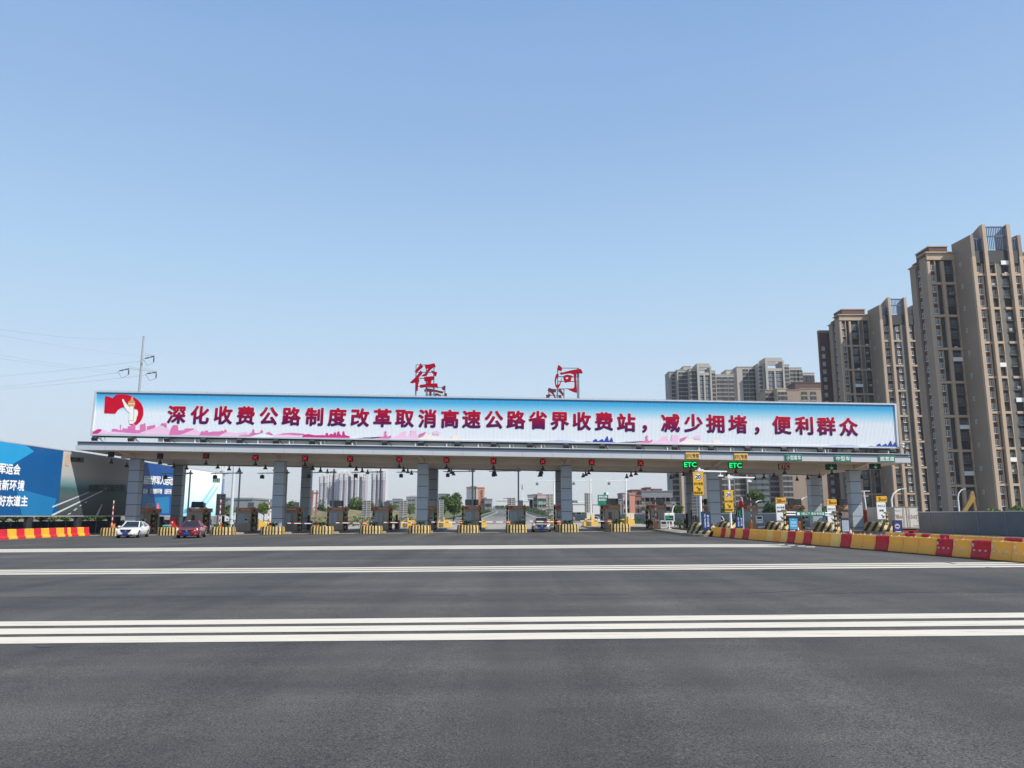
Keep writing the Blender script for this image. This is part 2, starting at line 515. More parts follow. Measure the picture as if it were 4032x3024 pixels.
for k in range(4):
    a = 2162.8 + 3.25 * k; b = 2150.8 + 3.7 * k; c = 2143.2 + 3.1 * k
    strip([(-60, a + .3, a + 2.95), (0, a, a + 2.7), (1400, b, b + 3.0), (2700, c, c + 2.5), (3090 + 40 * k, c - .2, c + 2.3)])
struct(mb.build('road_markings', M_mark))
mb = MB()
def rz(y):
    for p, q in zip(RD, RD[1:]):
        if p[0] <= y <= q[0]:
            t = (y - p[0]) / (q[0] - p[0])
            return [p[k] + (q[k] - p[k]) * t for k in range(4)]
for y in (170, 174, 178.5, 183.5, 189, 195, 202, 210, 219, 229):
    a, b = rz(y), rz(y + 1.3)
    mb.add([(a[1]+.5, a[0], a[3]+.012), (a[2]-.5, a[0], a[3]+.012), (b[2]-.5, b[0], b[3]+.012), (b[1]+.5, b[0], b[3]+.012)], [(0,1,2,3)])
for o in (1, 2):
    pts = []
    for y in range(200, 560, 8):
        r_ = rz(y); x = r_[1] + .5 if o == 1 else r_[2] - .5
        pts.append([(x - .12, y, r_[3] + .016), (x + .12, y, r_[3] + .016)])
    mb.loft(pts, closed=False)
struct(mb.build('road_markings', M_mark))
# white joint where the asphalt meets the concrete lanes
mb = MB(); mb.loft([[(x, 81.0, g(x) + .008), (x, 81.3, g(x) + .008)][::-1] for x in PC], closed=False)
struct(mb.build('road_markings', M_pave))
# rubber smears and oil spots
M_stain = mat('rubber_stain', (0.062, 0.06, 0.058, 1), 0.75, var=0.25, scale=6)
mb = MB()
def smear(pts, w):
    rings = []
    for k, (u, v) in enumerate(pts):
        p = gp(u, v); rings.append([(p.x, p.y + w * (0.3 + (k % 2) * .7), p.z + .004), (p.x, p.y - w, p.z + .004)])
    mb.loft(rings, closed=False)
smear([(2760, 2338), (3000, 2334), (3150, 2326), (3270, 2312), (3370, 2292), (3440, 2276)], .05)
smear([(130, 2238), (260, 2226), (420, 2214), (640, 2190)], .16)
for uu in range(-40, 4100, 320):       # seam between two paving runs
    if (uu // 320) % 5 == 3: continue
    smear([(uu + q * 40, 2353 - (uu + q * 40) * .0055 + random.Random(uu + q).uniform(-1.2, 1.2)) for q in range(8)], .05 + .03 * math.sin(uu))
rr = [gp(170 + 40 * math.cos(a), 2545 + 5 * math.sin(a)) for a in [2*PI*i/14 for i in range(14)]]
mb.add([(p.x, p.y, p.z + .005) for p in rr], [tuple(range(14))[::-1]])
struct(mb.build('road_stains', M_stain))

# ------------------------------------------------------------------ the canopy
YF, YC, YR, YB = 79.0, 83.2, 94.2, 96.0
P1, P2 = at(297, 1770.5, YF), at(3586, 1822, YF)
TAU = math.atan2(P1.z - P2.z, P2.x - P1.x)
XM = (P1.x + P2.x) / 2
ZF = (P1.z + P2.z) / 2
def sh(x): return -math.tan(TAU) * (x - XM)
XL, XR = P1.x, P2.x
M_fascia = mat('pale_aluminium_panel', (0.50, 0.52, 0.54, 1), 0.5, 0.1, var=0.05, scale=0.4)
M_band = mat('dark_blue_grey_band', (0.11, 0.14, 0.19, 1), 0.45, var=0.06)
M_soffit = mat('beige_soffit', (0.62, 0.54, 0.45, 1), 0.6, var=0.07, scale=0.5)
M_colpan = mat('blue_grey_panel', (0.37, 0.42, 0.47, 1), 0.45, 0.1, var=0.05, scale=0.6)
M_roof = mat('roof_grey', (0.3, 0.31, 0.32, 1), 0.7, var=0.12)
canopy = thing('toll_canopy', 'long flat toll station canopy with pale fascia on two rows of tiled columns', 'canopy', (0, 0, 0))
mb = MB(); mb.box(XL, XR, YF, YF + .12, ZF, ZF + .46); mb.box(XL, XL + .12, YF + .12, YB, ZF, ZF + .46); mb.box(XR - .12, XR, YF + .12, YB, ZF, ZF + .46); mb.box(XL, XR, YB, YB + .12, ZF, ZF + .46)
for k in range(1, 28):
    x = XL + (XR - XL) * k / 28.0
    mb.box(x - .012, x + .012, YF - .004, YF - .001, ZF + .02, ZF + .44, 1)
mb.build('fascia', [M_fascia, M_grey], canopy, shear=sh)
mb = MB(); mb.box(XL + .1, XR - .1, YF + .10, YF + .26, ZF + .463, ZF + .84); mb.box(XL + .1, XL + .26, YF + .26, YB - .1, ZF + .463, ZF + .84); mb.box(XR - .26, XR - .1, YF + .26, YB - .1, ZF + .463, ZF + .84)
mb.build('fascia_band', M_band, canopy, shear=sh)
mb = MB(); mb.box(XL - .02, XR + .02, YF - .02, YF + .35, ZF + .845, ZF + .9); mb.build('coping', M_fascia, canopy, shear=sh)
ZB = at(2016, 1828, YC).z           # underside of the column beams
BL, BR = at(503, 1807, YC).x - .6, at(3388, 1850, YC).x + .6
mb = MB()
mb.add([(XL+.13, YF+.13, ZF+.02), (XR-.13, YF+.13, ZF+.02), (BR, YC-.3, ZF-.02), (BL, YC-.3, ZF-.02)], [(0,3,2,1)])
mb.box(BL, BR, YC - .3, YC + .3, ZB, ZF + .4)
mb.add([(XL+.13, YF+.13, ZF+.02), (BL, YC-.3, ZF-.02), (BL, YR, ZF-.02), (XL+.13, YB, ZF+.02)], [(0,1,2,3)])
mb.add([(XR-.13, YF+.13, ZF+.02), (BR, YC-.3, ZF-.02), (BR, YR, ZF-.02), (XR-.13, YB, ZF+.02)], [(0,3,2,1)])
mb.box(BL, BR, YC + .3, YR + .8, ZB + .12, ZF + .3)
mb.box(BL, BR, YR, YR + .6, ZB, ZB + .118)
mb.build('soffit', M_soffit, canopy, shear=sh)
mb = MB(); mb.box(XL + .3, XR - .3, YF + .3, YB - .02, ZF + .47, ZF + .8); mb.build('roof', M_roof, canopy, shear=sh)
COLU = [(503, 545), (1074, 1117), (1642.6, 1684), (2211, 2252), (2790, 2833), (3348.6, 3388)]
cols = []
for k, (a, b) in enumerate(COLU):
    for Y in (YC, YR):
        x0, x1 = at(a, 1900, YC).x, at(b, 1900, YC).x
        xc, w = (x0 + x1) / 2, 1.14
        mb = MB()
        mb.box(-w/2 + .03, w/2 - .03, .03, .97, 0.05, ZB + sh(xc) + .06, 1)
        z = ZB + sh(xc) - .02
        while z > 0.1:
            z0 = max(z - 1.2, 0.02)
            mb.bevbox(-w/2, w/2, 0, 1.0, z0, z - .035, .012)
            z -= 1.22
        mb.build('column', [M_colpan, M_dark], canopy, (xc, Y, 0))
        cols.append(xc)
    # tapered rib from the column head out to the fascia
    zc = sh(xc)
    mb = MB()
    mb.loft([[(xc-.22, YC-.31, ZB+zc+.02), (xc+.22, YC-.31, ZB+zc+.02), (xc+.22, YC-.31, ZF+zc), (xc-.22, YC-.31, ZF+zc)],
             [(xc-.12, YF+.2, ZF+zc-.03), (xc+.12, YF+.2, ZF+zc-.03), (xc+.12, YF+.2, ZF+zc+.05), (xc-.12, YF+.2, ZF+zc+.05)]])
    mb.build('bracket', M_soffit, canopy)
pu = at(620, 1752, 80.4).x; pv = at(3240, 1780, 80.4).x
mb = MB(); mb.box(pu, pv, 80.45, 80.7, ZF + .8, ZF + 1.62)
mb.build('parapet', mat('parapet_grey', (0.5, 0.52, 0.5, 1), 0.7, var=0.08), canopy, shear=sh)

# ------------------------------------------------------------------ the big slogan board on the roof
YBD = 80.0
B00, B10, B01, B11 = at(359, 1715, YBD), at(3536, 1766, YBD), at(377, 1536, YBD), at(3527, 1593, YBD)
BO = (B00 + B10) / 2
BT = math.atan2(B00.z - B10.z, B10.x - B00.x)
board = thing('slogan_board', 'huge blue and white slogan board with red characters along the canopy roof', 'billboard', BO)
board.rotation_euler = (0, BT, 0)
RB = Matrix.Rotation(-BT, 3, 'Y')
def bl(u, v):
    q = RB @ (at(u, v, YBD) - BO)
    return (q.x, q.z)
bx0, bz0 = bl(359, 1715); bx1, _ = bl(3536, 1766); bz1 = (bl(377, 1536)[1] + bl(3527, 1593)[1]) / 2
ux0, ux1 = bl(377, 1536)[0], bl(3527, 1593)[0]
bx0 = (bx0 + ux0) / 2; bx1 = (bx1 + ux1) / 2
M_bgrad = grad_mat('board_print', [(0, S(232, 237, 243)), (0.53, S(230, 237, 243)), (0.71, S(150, 212, 236)), (0.86, S(48, 172, 222)), (1, S(14, 148, 210))], 'Z', bz0, bz1, 0.4)
mb = MB(); mb.box(bx0 + .1, bx1 - .1, 0, .25, bz0 + .1, bz1 - .1); mb.build('panel', M_bgrad, board)
fw = .19
mb = MB()
mb.bevbox(bx0 - .06, bx1 + .06, -.12, .3, bz1 - fw * .75, bz1, .02); mb.bevbox(bx0 - .06, bx1 + .06, -.12, .3, bz0, bz0 + fw * .8, .02)
mb.box(bx0 - .06, bx0 + fw * .75, -.117, .297, bz0 + fw * .8, bz1 - fw * .75); mb.box(bx1 - fw * .75, bx1 + .06, -.117, .297, bz0 + fw * .8, bz1 - fw * .75)
mb.build('frame', M_alu, board)
CH = [('深',695.8,1633),('化',787.5,1634.7),('收',879.7,1635),('费',968,1636.6),('公',1059,1638),('路',1148,1640),('制',1238,1641.5),('度',1328,1643),('改',1418,1644.7),('革',1506.7,1646),('取',1593.7,1647),
      ('消',1683,1648.6),('高',1771.7,1650),('速',1857,1651),('公',1945,1652.6),('路',2032,1653.6),('省',2118,1655),('界',2204,1657),('收',2291,1658.6),('费',2378,1660),('站',2466,1664.6),('，',2538,1666),
      ('减',2640,1666),('少',2730,1666.5),('拥',2816.6,1669),('堵',2904.5,1671),('，',2980,1674),('便',3078,1674.4),('利',3166,1676.6),('群',3253,1679),('众',3341,1682)]
tw = 71 * (B10.x - B00.x) / (3536 - 359)
zt = bl(2016, 1652)[1]
M_slog = grad_mat('slogan_red_to_purple', [(0, S(56, 10, 82)), (0.45, S(134, 2, 60)), (1, S(184, 0, 40))], 'Z', -tw * .5, tw * .5, .45)
M_slogo = mat('slogan_outline', (0.8, 0.76, 0.8, 1), .5, var=0)
for c, u, v in CH:
    x, z = bl(u, v)
    mb = MB(); mb.text(c, 0, 0, tw, -.03, bold=.04); o = mb.build('character', M_slog, board, (x, 0, z))
    mb = MB(); mb.text(c, 0, 0, tw, -.015, bold=.055); mb.build('outline', M_slogo, o)
# emblem
def ec(*p): return [bl(360 + x * .1386, 1530 + y * .1386) for x, y in p]
mb = MB()
mb.poly(ec((395,215),(450,215),(560,255),(610,275),(640,225),(700,180),(800,165),(930,165),(1060,185),(1200,240),(1320,315),(1420,430),(1475,560),(1480,720),(1450,840),(1390,940),(1300,1025),(1220,1050),(1130,1040),(1075,1000),
           (1180,985),(1245,930),(1290,850),(1315,740),(1320,650),(1290,590),(1215,565),(1100,560),(950,530),(850,545),(760,605),(700,690),(680,715),(365,700)), -.03)
mb.build('emblem_ribbon', mat('ribbon_red', S(196, 6, 44), .6, var=.08, spec=.15), board)
mb = MB()
for dx in (0,):
    mb.poly(ec((1095,490),(1215,490),(1205,890),(1200,1005),(1085,1005),(1070,890)), -.042)
    mb.poly(ec((885,300),(915,300),(960,380),(1040,480),(1085,520),(1090,670),(1040,660),(950,540),(915,430),(880,340)), -.043)
    mb.poly(ec((1220,600),(1300,600),(1330,660),(1320,770),(1290,790),(1285,880),(1250,950),(1205,980),(1210,890)), -.041)
    mb.poly(ec((1085,895),(1200,905),(1200,918),(1085,905)), -.048, 1)
    mb.poly(ec((1206,500),(1218,500),(1212,890),(1200,895)), -.047, 1)
mb.build('emblem_pillar', [mat('pillar_cream', S(240, 236, 228), .5, var=.04), mat('pillar_shade', S(170, 150, 150), .5, var=0)], board)
mb = MB()
mb.poly(ec((1045,470),(1045,380),(1110,340),(1140,260),(1160,225),(1190,240),(1205,335),(1245,375),(1245,470),(1235,510),(1060,500)), -.052)
mb.poly(ec((1050,425),(1240,425),(1240,445),(1050,445)), -.056, 1)
mb.build('emblem_cap', [mat('cap_gold', S(214, 150, 84), .4, var=.1), M_txtwhite], board)
# printed skyline, three runs of the same drawing
mb = MB()
SKC = [mat('skyline_magenta', S(200, 36, 124), .5, var=.05), mat('skyline_pink', S(214, 112, 168), .5, var=.05), mat('skyline_pale', S(232, 190, 216), .5, var=.03), mat('skyline_cream', S(240, 226, 214), .5, var=.03), mat('skyline_blue', S(30, 60, 150), .5, var=.1), mat('skyline_lilac', S(170, 176, 214), .5, var=.05)]
lay = [0]
def sk(pts, mi):
    lay[0] += 1
    mb.poly([(q_[0], max(q_[1], bz0 + .155 + .0004 * k_)) for k_, q_ in enumerate(bl(u, v) for u, v in pts)], -.028 - .0015 * (lay[0] % 12), mi)
def es(mi, *p): sk([(360 + x * .1386, 1530 + y * .1386) for x, y in p], mi)
es(2, (440,1285),(460,1230),(580,1220),(1180,1262),(1350,1262),(1550,1195),(1830,1110),(1960,1040),(2160,1150),(2400,1200),(2420,1310))
es(0, (20,1285),(20,1215),(70,1215),(190,1150),(270,1150),(310,1185),(180,1285))
es(2, (310,1180),(440,1185),(440,1285),(200,1285))
es(1, (580,1215),(590,1150),(640,1140),(755,1155),(760,1180),(820,1183),(826,1072),(804,1058),(818,1044),(833,1020),(846,1044),(860,1058),(840,1072),(836,1183),(880,1185),(885,1130),(1015,1135),(1025,1190),(1045,1070),(1160,1065),(1175,970),(1245,1010),(1255,1180),(1380,1180),(1395,1020),(1480,1010),(1495,985),(1540,985),(1550,1195),(1350,1275),(1180,1270))
es(1, (1585,1075),(1815,1025),(1815,1110),(1590,1180))
es(1, (1960,1035),(1990,985),(2140,985),(2150,1120),(2040,1040))
def c4(mi, *p): sk([(350 + x * .452, 1500 + y * .452) for x, y in p], mi)
c4(1, (700,470),(718,408),(735,385),(775,385),(782,432),(830,428),(840,415),(920,412),(905,432),(800,468))
c4(2, (800,470),(930,418),(960,440),(1010,450),(1000,476))
c4(1, (960,474),(985,436),(1005,440),(1008,455),(1015,432),(1035,432),(1045,448),(1080,440),(1140,440),(1165,432),(1175,440),(1190,418),(1205,440),(1130,478))
c4(2, (1130,480),(1200,445),(1290,455),(1380,440),(1385,456),(1300,484))
c4(1, (1390,452),(1420,452),(1430,420),(1440,420),(1444,450),(1455,455),(1440,462))
c4(1, (1300,486),(1490,450),(1500,428),(1515,430),(1520,448),(1400,488))
def c6(mi, *p): sk([(840 + x * .2984, 1660 + y * .2984) for x, y in p], mi)
c6(1, (690,152),(735,135),(785,165),(790,180),(720,165)); c6(2, (790,195),(820,170),(910,160),(1160,192),(1160,205),(800,203))
c6(1, (850,172),(920,155),(1050,148),(1200,160),(1200,178),(1000,172))
c6(0, (1165,205),(1200,170),(1260,165),(1340,180),(1440,178),(1480,182),(1488,150),(1515,152),(1520,185),(1550,160),(1585,170),(1592,145),(1620,142),(1625,190),(1640,135),(1660,125),(1672,165),(1700,188),(1708,130),(1728,128),(1735,172),(1760,185),(1800,192),(1800,215),(1400,210))
def run(u0, mi_a, mi_b, dv):
    # pink town, tower with a ball, sail roofs; u0 = left end, dv = how far lower than at src y 1745
    def q(mi, *p): sk([(u0 + x, 1700 + y + dv) for x, y in p], mi)
    q(mi_b, (-20,44),(0,30),(20,24),(34,26),(50,34),(70,22),(92,22),(98,10),(94,6),(100,-2),(106,6),(102,10),(108,22),(125,16),(120,45))
    q(2, (110,45),(150,18),(160,6),(180,0),(182,20),(196,20),(200,-4),(222,-2),(226,30),(240,45))
    q(mi_b, (232,12),(262,2),(250,18),(230,26)); q(2, (286,4),(300,-2),(314,4),(312,14),(288,14))
    q(3, (225,45),(262,14),(330,30),(360,30),(362,18),(390,18),(394,32),(470,34),(560,40),(560,45))
def blue(u0, dv):
    def q(mi, *p): sk([(u0 + x, 1700 + y + dv) for x, y in p], mi)
    q(5, (0,44),(10,34),(60,31),(100,34),(130,45))
    q(4, (84,32),(130,40),(155,40),(170,36),(190,38),(196,30),(206,26),(212,36),(222,30),(230,26),(236,36),(246,18),(250,14),(256,36),(264,22),(268,20),(272,38),(290,42),(330,46),(120,46))
run(1418, 1, 1, -2.5); run(2446, 1, 1, 15); blue(2142, 2); blue(3258, 20)
mb.build('printed_skyline', SKC, board)
# the gaps between the turning slats
mb = MB()
n = 604
for k in range(n):
    x = bx0 + .3 + (bx1 - bx0 - .6) * k / (n - 1)
    w = .006 if k % 7 else .009
    mb.box(x - w, x + w, -.012, -.004, bz0 + fw * .8, bz1 - fw * .75)
mb.build('slat_gaps', mat('slat_gap_grey', (0.42, 0.45, 0.5, 1), .6, var=0), board)
# stubby legs and braces
for k in range(26):
    x = bx0 + 1 + (bx1 - bx0 - 2) * k / 25.0
    mb = MB(); mb.bar((x, .12, bz0), (x, .12, bz0 - .95), .1); mb.bar((x + .28, .2, bz0), (x + .5, .34, bz0 - .9), .08); mb.bar((x, .12, bz0 - .55), (min(x + 3.2, bx1 - .2), .12, bz0 - .55), .05) if k < 25 else None
    mb.build('strut', M_white, board)
mb = MB(); mb.box(bx0 + .3, bx1 - .3, .05, .2, bz0 - .16, bz0 - .005); mb.build('bottom_beam', M_dark, board)
mb = MB()
random.seed(4)
for k in range(52):
    x = bx0 + .5 + (bx1 - bx0 - 1) * k / 51 + random.uniform(-.4, .4)
    mb.tube((x, .1, bz1 - .01), (x, .1, bz1 + random.uniform(.05, .16)), .035, .02, 6)
mb.path([(bx0 + .2, .1, bz1 + .08)] + [(bx0 + (bx1 - bx0) * k / 40, .1, bz1 + .06 + .03 * (k % 2)) for k in range(1, 40)] + [(bx1 - .2, .1, bz1 + .08)], .012, 4)
mb.build('lightning_wire', M_grey, board)

# floodlights on the canopy edge
def floodlight():
    t = thing('floodlight', '', 'floodlight', group='floodlights below the slogan board')
    mb = MB(); mb.cbox((0, .1, .42), (.52, .3, .42), rx=R(-35)); mb.cbox((0, .32, .36), (.34, .16, .24), rx=R(-35)); mb.build('housing', M_dark, t)
    mb = MB(); mb.cbox((0, .01, .555), (.46, .012, .34), rx=R(-55)); mb.build('lens', M_glass, t)
    mb = MB(); mb.bar((-.29, .12, .02), (-.29, .12, .42), .03, .05); mb.bar((.29, .12, .02), (.29, .12, .42), .03, .05); mb.bar((-.3, .12, .02), (.3, .12, .02), .05, .04); mb.bar((.35, .1, .5), (.75, .7, .02), .07, .05); mb.build('bracket', M_dark, t)
    return t
fl = floodlight()
for k in range(23):
    u = 368 + 143.2 * k
    p = at(u, 1757 + (1806 - 1757) * k / 22.0, YF + .45)
    o = fl if k == 0 else dup(fl)
    o.location = (p.x, p.y, ZF + .82 + sh(p.x))
    o['label'] = 'dark floodlight under the slogan board, ' + nth(k, 23)
# red characters of the place name on pipe frames
M_char = mat('character_red', S(160, 2, 38), .6, var=.05, spec=.15)
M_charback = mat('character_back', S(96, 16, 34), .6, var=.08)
def roofchar(label, ox, oy, polys, Y, frame, m, thick=.22):
    zb = ZF + .8
    c = at(ox + 120, oy + 90, Y)
    t = thing('roof_character', label, 'sign letter', (c.x, Y, zb + sh(c.x)), 0, 'red place name characters on the canopy roof')
    def W(p):
        q = at(ox + p[0] * .1085, oy + p[1] * .1085, Y)
        return (q.x - c.x, q.z - zb - sh(c.x))
    mb = MB()
    for k, pl in enumerate(polys): mb.prism([W(p) for p in pl], -.002 * k, thick + .001 * k)
    mb.build('strokes', m, t)
    mb = MB()
    for a, b in frame:
        a, b = W(a), W(b)
        mb.tube((a[0], thick + .06, a[1]), (b[0], thick + .06, b[1]), .045, n=6)
    for xx in sorted({f[0][0] for f in frame if f[0][0] == f[1][0]}):
        x = W((xx, 0))[0]
        zt_ = max(W(q)[1] for f in frame for q in f)
        mb.tube((x, thick + .06, 0), (x, thick + .06, zt_), .05, n=6)
        mb.tube((x, thick + 1.6, 0), (x, thick + .1, zt_ * .75), .045, n=6)
    mb.build('frame', M_grey, t)
F1 = [((715,225),(1380,225)),((715,495),(1380,500)),((715,718),(1380,720)),((690,1008),(1380,1010)),((715,225),(715,1500)),((1365,330),(1365,1500)),((1095,640),(1095,1300))]
roofchar('red brush-style character on the roof, the left one of the front pair', 1560, 1410, [
 [(880,180),(975,295),(930,345),(740,500),(670,495),(680,470),(840,270)],
 [(870,445),(945,500),(940,550),(800,710),(840,790),(790,950),(780,1175),(715,1180),(720,860),(590,905),(495,890),(730,660),(850,500)],
 [(1035,240),(1160,235),(1370,185),(1405,215),(1430,310),(1330,340),(1230,420),(1170,500),(1120,600),(1030,655),(910,645),(1060,540),(1130,430),(1165,360),(1060,375)],
 [(1265,440),(1480,510),(1440,655),(1390,640),(1290,520)],
 [(1005,690),(1300,655),(1375,670),(1375,770),(1275,800),(1255,920),(1490,915),(1520,1085),(1400,1045),(1130,1035),(880,1075),(835,1020),(870,970),(1060,945),(1130,900),(1125,830),(1020,825)]], 81.2, F1, M_char)
F2 = [((700,340),(1470,350)),((700,655),(1470,668)),((700,828),(1470,834)),((700,1095),(1430,1100)),((700,340),(700,1600)),((1420,340),(1420,1600)),((1465,340),(1465,1600))]
roofchar('red brush-style character on the roof, the right one of the front pair', 2120, 1410, [
 [(710,260),(735,248),(790,285),(850,340),(865,410),(830,465),(710,430),(698,350)],
 [(635,600),(690,558),(745,590),(730,645),(680,700),(645,800),(635,960),(740,960),(800,850),(850,700),(862,705),(830,850),(790,980),(740,1060),(690,1088),(640,1050),(600,930),(590,800),(610,680)],
 [(780,520),(900,515),(1150,450),(1450,395),(1530,390),(1560,420),(1605,520),(1595,550),(1460,540),(1385,560),(1370,700),(1385,950),(1400,1250),(1300,1235),(1150,1165),(1030,1090),(1160,1120),(1260,1100),(1305,1050),(1310,900),(1290,700),(1280,580),(1150,545),(980,565),(820,600)],
 [(890,670),(960,620),(1040,604),(1040,682),(1010,685),(985,720),(1010,765),(1040,762),(1040,872),(1000,890),(970,880),(930,790)],
 [(1040,604),(1070,602),(1180,625),(1250,660),(1210,700),(1180,790),(1180,850),(1060,865),(1040,872),(1040,762),(1060,760),(1090,720),(1080,685),(1040,682)]], 81.2, F2, M_char)
F3 = [((1120,1050),(1770,1050)),((1120,1190),(1770,1215)),((1130,1320),(1770,1330)),((1120,1050),(1120,1500)),((1380,1050),(1380,1500)),((1770,1000),(1770,1500))]
roofchar('back of a rear roof character showing right of the left front character', 1560, 1410, [
 [(1075,1085),(1300,1120),(1720,1215),(1665,1280),(1440,1230),(1280,1215),(1265,1500),(1200,1500),(1195,1215),(1020,1215),(1015,1170)],
 [(1765,985),(1790,1040),(1770,1130),(1700,1165),(1650,1110),(1680,1040)],
 [(1390,1280),(1500,1275),(1620,1340),(1600,1500),(1560,1500),(1560,1370),(1440,1350),(1440,1500),(1390,1500)],
 [(1780,1255),(1835,1290),(1845,1500),(1775,1500)]], 92.0, F3, M_charback)
F4 = [((380,1110),(930,1130)),((380,1345),(930,1355)),((380,1110),(380,1600)),((680,1110),(680,1600)),((925,1130),(925,1600))]
roofchar('back of a rear roof character showing left of the right front character', 2120, 1410, [
 [(370,1075),(520,1120),(650,1135),(630,1245),(545,1225),(690,1560),(600,1560),(560,1350),(380,1190),(330,1185)],
 [(790,1100),(920,1300),(890,1355),(710,1180)],
 [(280,1335),(455,1300),(410,1395),(370,1395),(370,1560),(285,1560)],
 [(720,1370),(790,1315),(900,1560),(800,1560)]], 92.0, F4, M_charback)

# ------------------------------------------------------------------ toll lanes: islands, booths, gates, posts, lights
ISU = [435, 660, 868, 1065, 1261, 1456, 1649, 1841.6, 2033, 2237, 2441]
YI = 80.0
IX = [at(u, 2095, YI).x for u in ISU]
PITCHX = (IX[10] - IX[4]) / 6.0
for k in range(5): IX.append(IX[10] + PITCHX * (k + 1))
NI = len(IX)
NEAR = {11: 60.6, 12: 74.0, 13: 74.8, 14: 75.5, 15: 75.2}      # the entry islands reach towards us
def isl(k): return 'the island ' + nth(k, NI)
def isn(k): return 'the ' + nth(k, NI) + ' island' if k in (0, NI - 1) else 'the ' + ORD[k] + ' island from left'

M_kerb = mat('kerb_concrete', (0.3, 0.26, 0.2, 1), 0.85, var=0.25, scale=2)
M_diag = stripe_mat('diagonal_hazard_paint', (0.62, 0.47, 0.2, 1), (0.022, 0.017, 0.013, 1), 0.55, (-0.8, 0.35, 0.5), .5)
for k, x in enumerate(IX):
    y0 = NEAR.get(k, 81.0)
    t = thing('toll_island', 'raised concrete toll island, ' + nth(k, NI) + ' under the canopy', 'traffic island', (x, 0, g(x)), 0, 'toll islands')
    w = 1.08
    mb = MB()
    ring = [(-w, 113), (-w, y0 + 1.2)] + [(-w * math.cos(a), y0 + 1.2 - 1.2 * math.sin(a)) for a in [PI * i / 10 for i in range(1, 10)]] + [(w, y0 + 1.2), (w, 113)]
    if k == 11:      # the long island bends a little towards the middle of the plaza
        full = [(-w, y0 + 1.2 + (113 - y0 - 1.2) * i / 12) for i in range(12, 0, -1)]
        ring = full + ring[1:-1] + [(-p[0], p[1]) for p in full[::-1]]
        bend = lambda y: -.95 * max(0.0, min(1.0, (84 - y) / 19.0))
        ring = [(p[0] + bend(p[1]), p[1]) for p in ring]
    mb.loft([[(p[0], p[1], 0.0) for p in ring], [(p[0], p[1], .17) for p in ring], [(p[0] * .97, p[1], .2) for p in ring]])
    mb.build('slab', M_kerb, t)
    if k in NEAR:
        mb = MB()
        hw = 1.12
        out = lambda s, z, yy: [(-hw*s, y0 + 4.2, z), (-hw*s, y0 + 1.2, z)] + [(-hw * s * math.cos(a), y0 + 1.2 - 1.22 * s * math.sin(a) + yy, z) for a in [PI * i / 12 for i in range(1, 12)]] + [(hw*s, y0 + 1.2, z), (hw*s, y0 + 4.2, z)]
        mb.loft([out(1.0, .0, 0), out(1.0, .38, 0), out(.94, .42, 0)])
        mb.v = [(p[0] * .84 - (.72 if k == 11 else 0), p[1], p[2]) for p in mb.v]
        mb.build('nose_kerb', M_diag, t)
        mb = MB()
        # ramped crash nose: rises from the tip to the back
        rings = []
        for i, (yy, zz, ww) in enumerate(((.5, .44, .5), (1.0, .72, .78), (1.7, 1.0, .92), (2.5, 1.06, .98), (3.6, 1.08, 1.0), (4.2, 1.06, 1.0))):
            r = [(-ww, y0 + yy, .42), (-ww, y0 + yy, .42 + (zz - .42) * .6), (-ww * .72, y0 + yy, zz), (ww * .72, y0 + yy, zz), (ww, y0 + yy, .42 + (zz - .42) * .6), (ww, y0 + yy, .42)]
            rings.append(r)
        mb.loft(rings)
        mb.v = [(p[0] * .8 - (.72 if k == 11 else 0), p[1], p[2]) for p in mb.v]
        mb.build('crash_nose', M_diag, t)

# planters with black and yellow stripes at the island heads, a cycad in each
M_pyel = mat('planter_yellow', (0.66, 0.47, 0.17, 1), 0.6, var=0.16, scale=4)
def planter():
    t = thing('planter', '', 'planter', group='striped planters at the island heads')
    mb = MB()
    pts = []
    w, d, rc = 1.1, 1.7, .5
    per = [(w, d)] + [(w, d - .22 * i) for i in range(1, 6)]
    per += [(w - rc + rc * math.cos(a), rc - rc * math.sin(a)) for a in [PI/2*i/4 for i in range(5)]]
    per += [(w - rc - (2*w - 2*rc) * i / 8, 0) for i in range(1, 8)]
    per += [(-w + rc - rc * math.sin(a), rc - rc * math.cos(a)) for a in [PI/2*i/4 for i in range(5)]]
    per += [(-w, d - .22 * i) for i in range(5, 0, -1)] + [(-w, d)]
    n = len(per)
    for i in range(n - 1):
        p, q = per[i], per[i+1]
        mid = 1.015
        vs = [(q[0],q[1],0),(p[0],p[1],0),(p[0]*.995,p[1]+.005,.3),(q[0]*.995,q[1]+.005,.3),(p[0]*mid,p[1]-.012,.33),(q[0]*mid,q[1]-.012,.33),(p[0]*.97,p[1]+.02,.78),(q[0]*.97,q[1]+.02,.78),(p[0]*.86,p[1]*.9+.1,.8),(q[0]*.86,q[1]*.9+.1,.8),(p[0]*.86,p[1]*.9+.1,.6),(q[0]*.86,q[1]*.9+.1,.6)]
        mb.add(vs, [(0,1,2,3),(3,2,4,5),(5,4,6,7),(7,6,8,9),(9,8,10,11)], i % 2)
    mb.add([(w,d,0),(-w,d,0),(-w,d,.78),(w,d,.78)], [(0,1,2,3)], 0)
    mb.build('wall', [M_stripeblack, M_pyel], t)
    mb = MB(); mb.loft([[(w*.87, d*.97, .6), (w*.87, .35, .6), (w*.5, .13, .6), (-w*.5, .13, .6), (-w*.87, .35, .6), (-w*.87, d*.97, .6)], [(w*.5, d*.8, .7), (w*.5, .6, .7), (w*.3, .5, .72), (-w*.3, .5, .72), (-w*.5, .6, .7), (-w*.5, d*.8, .7)]])
    mb.build('soil', M_soil, t)
    return t
M_cycad = mat('cycad_fronds', (0.035, 0.06, 0.022, 1), 0.55, var=0.4, scale=3)
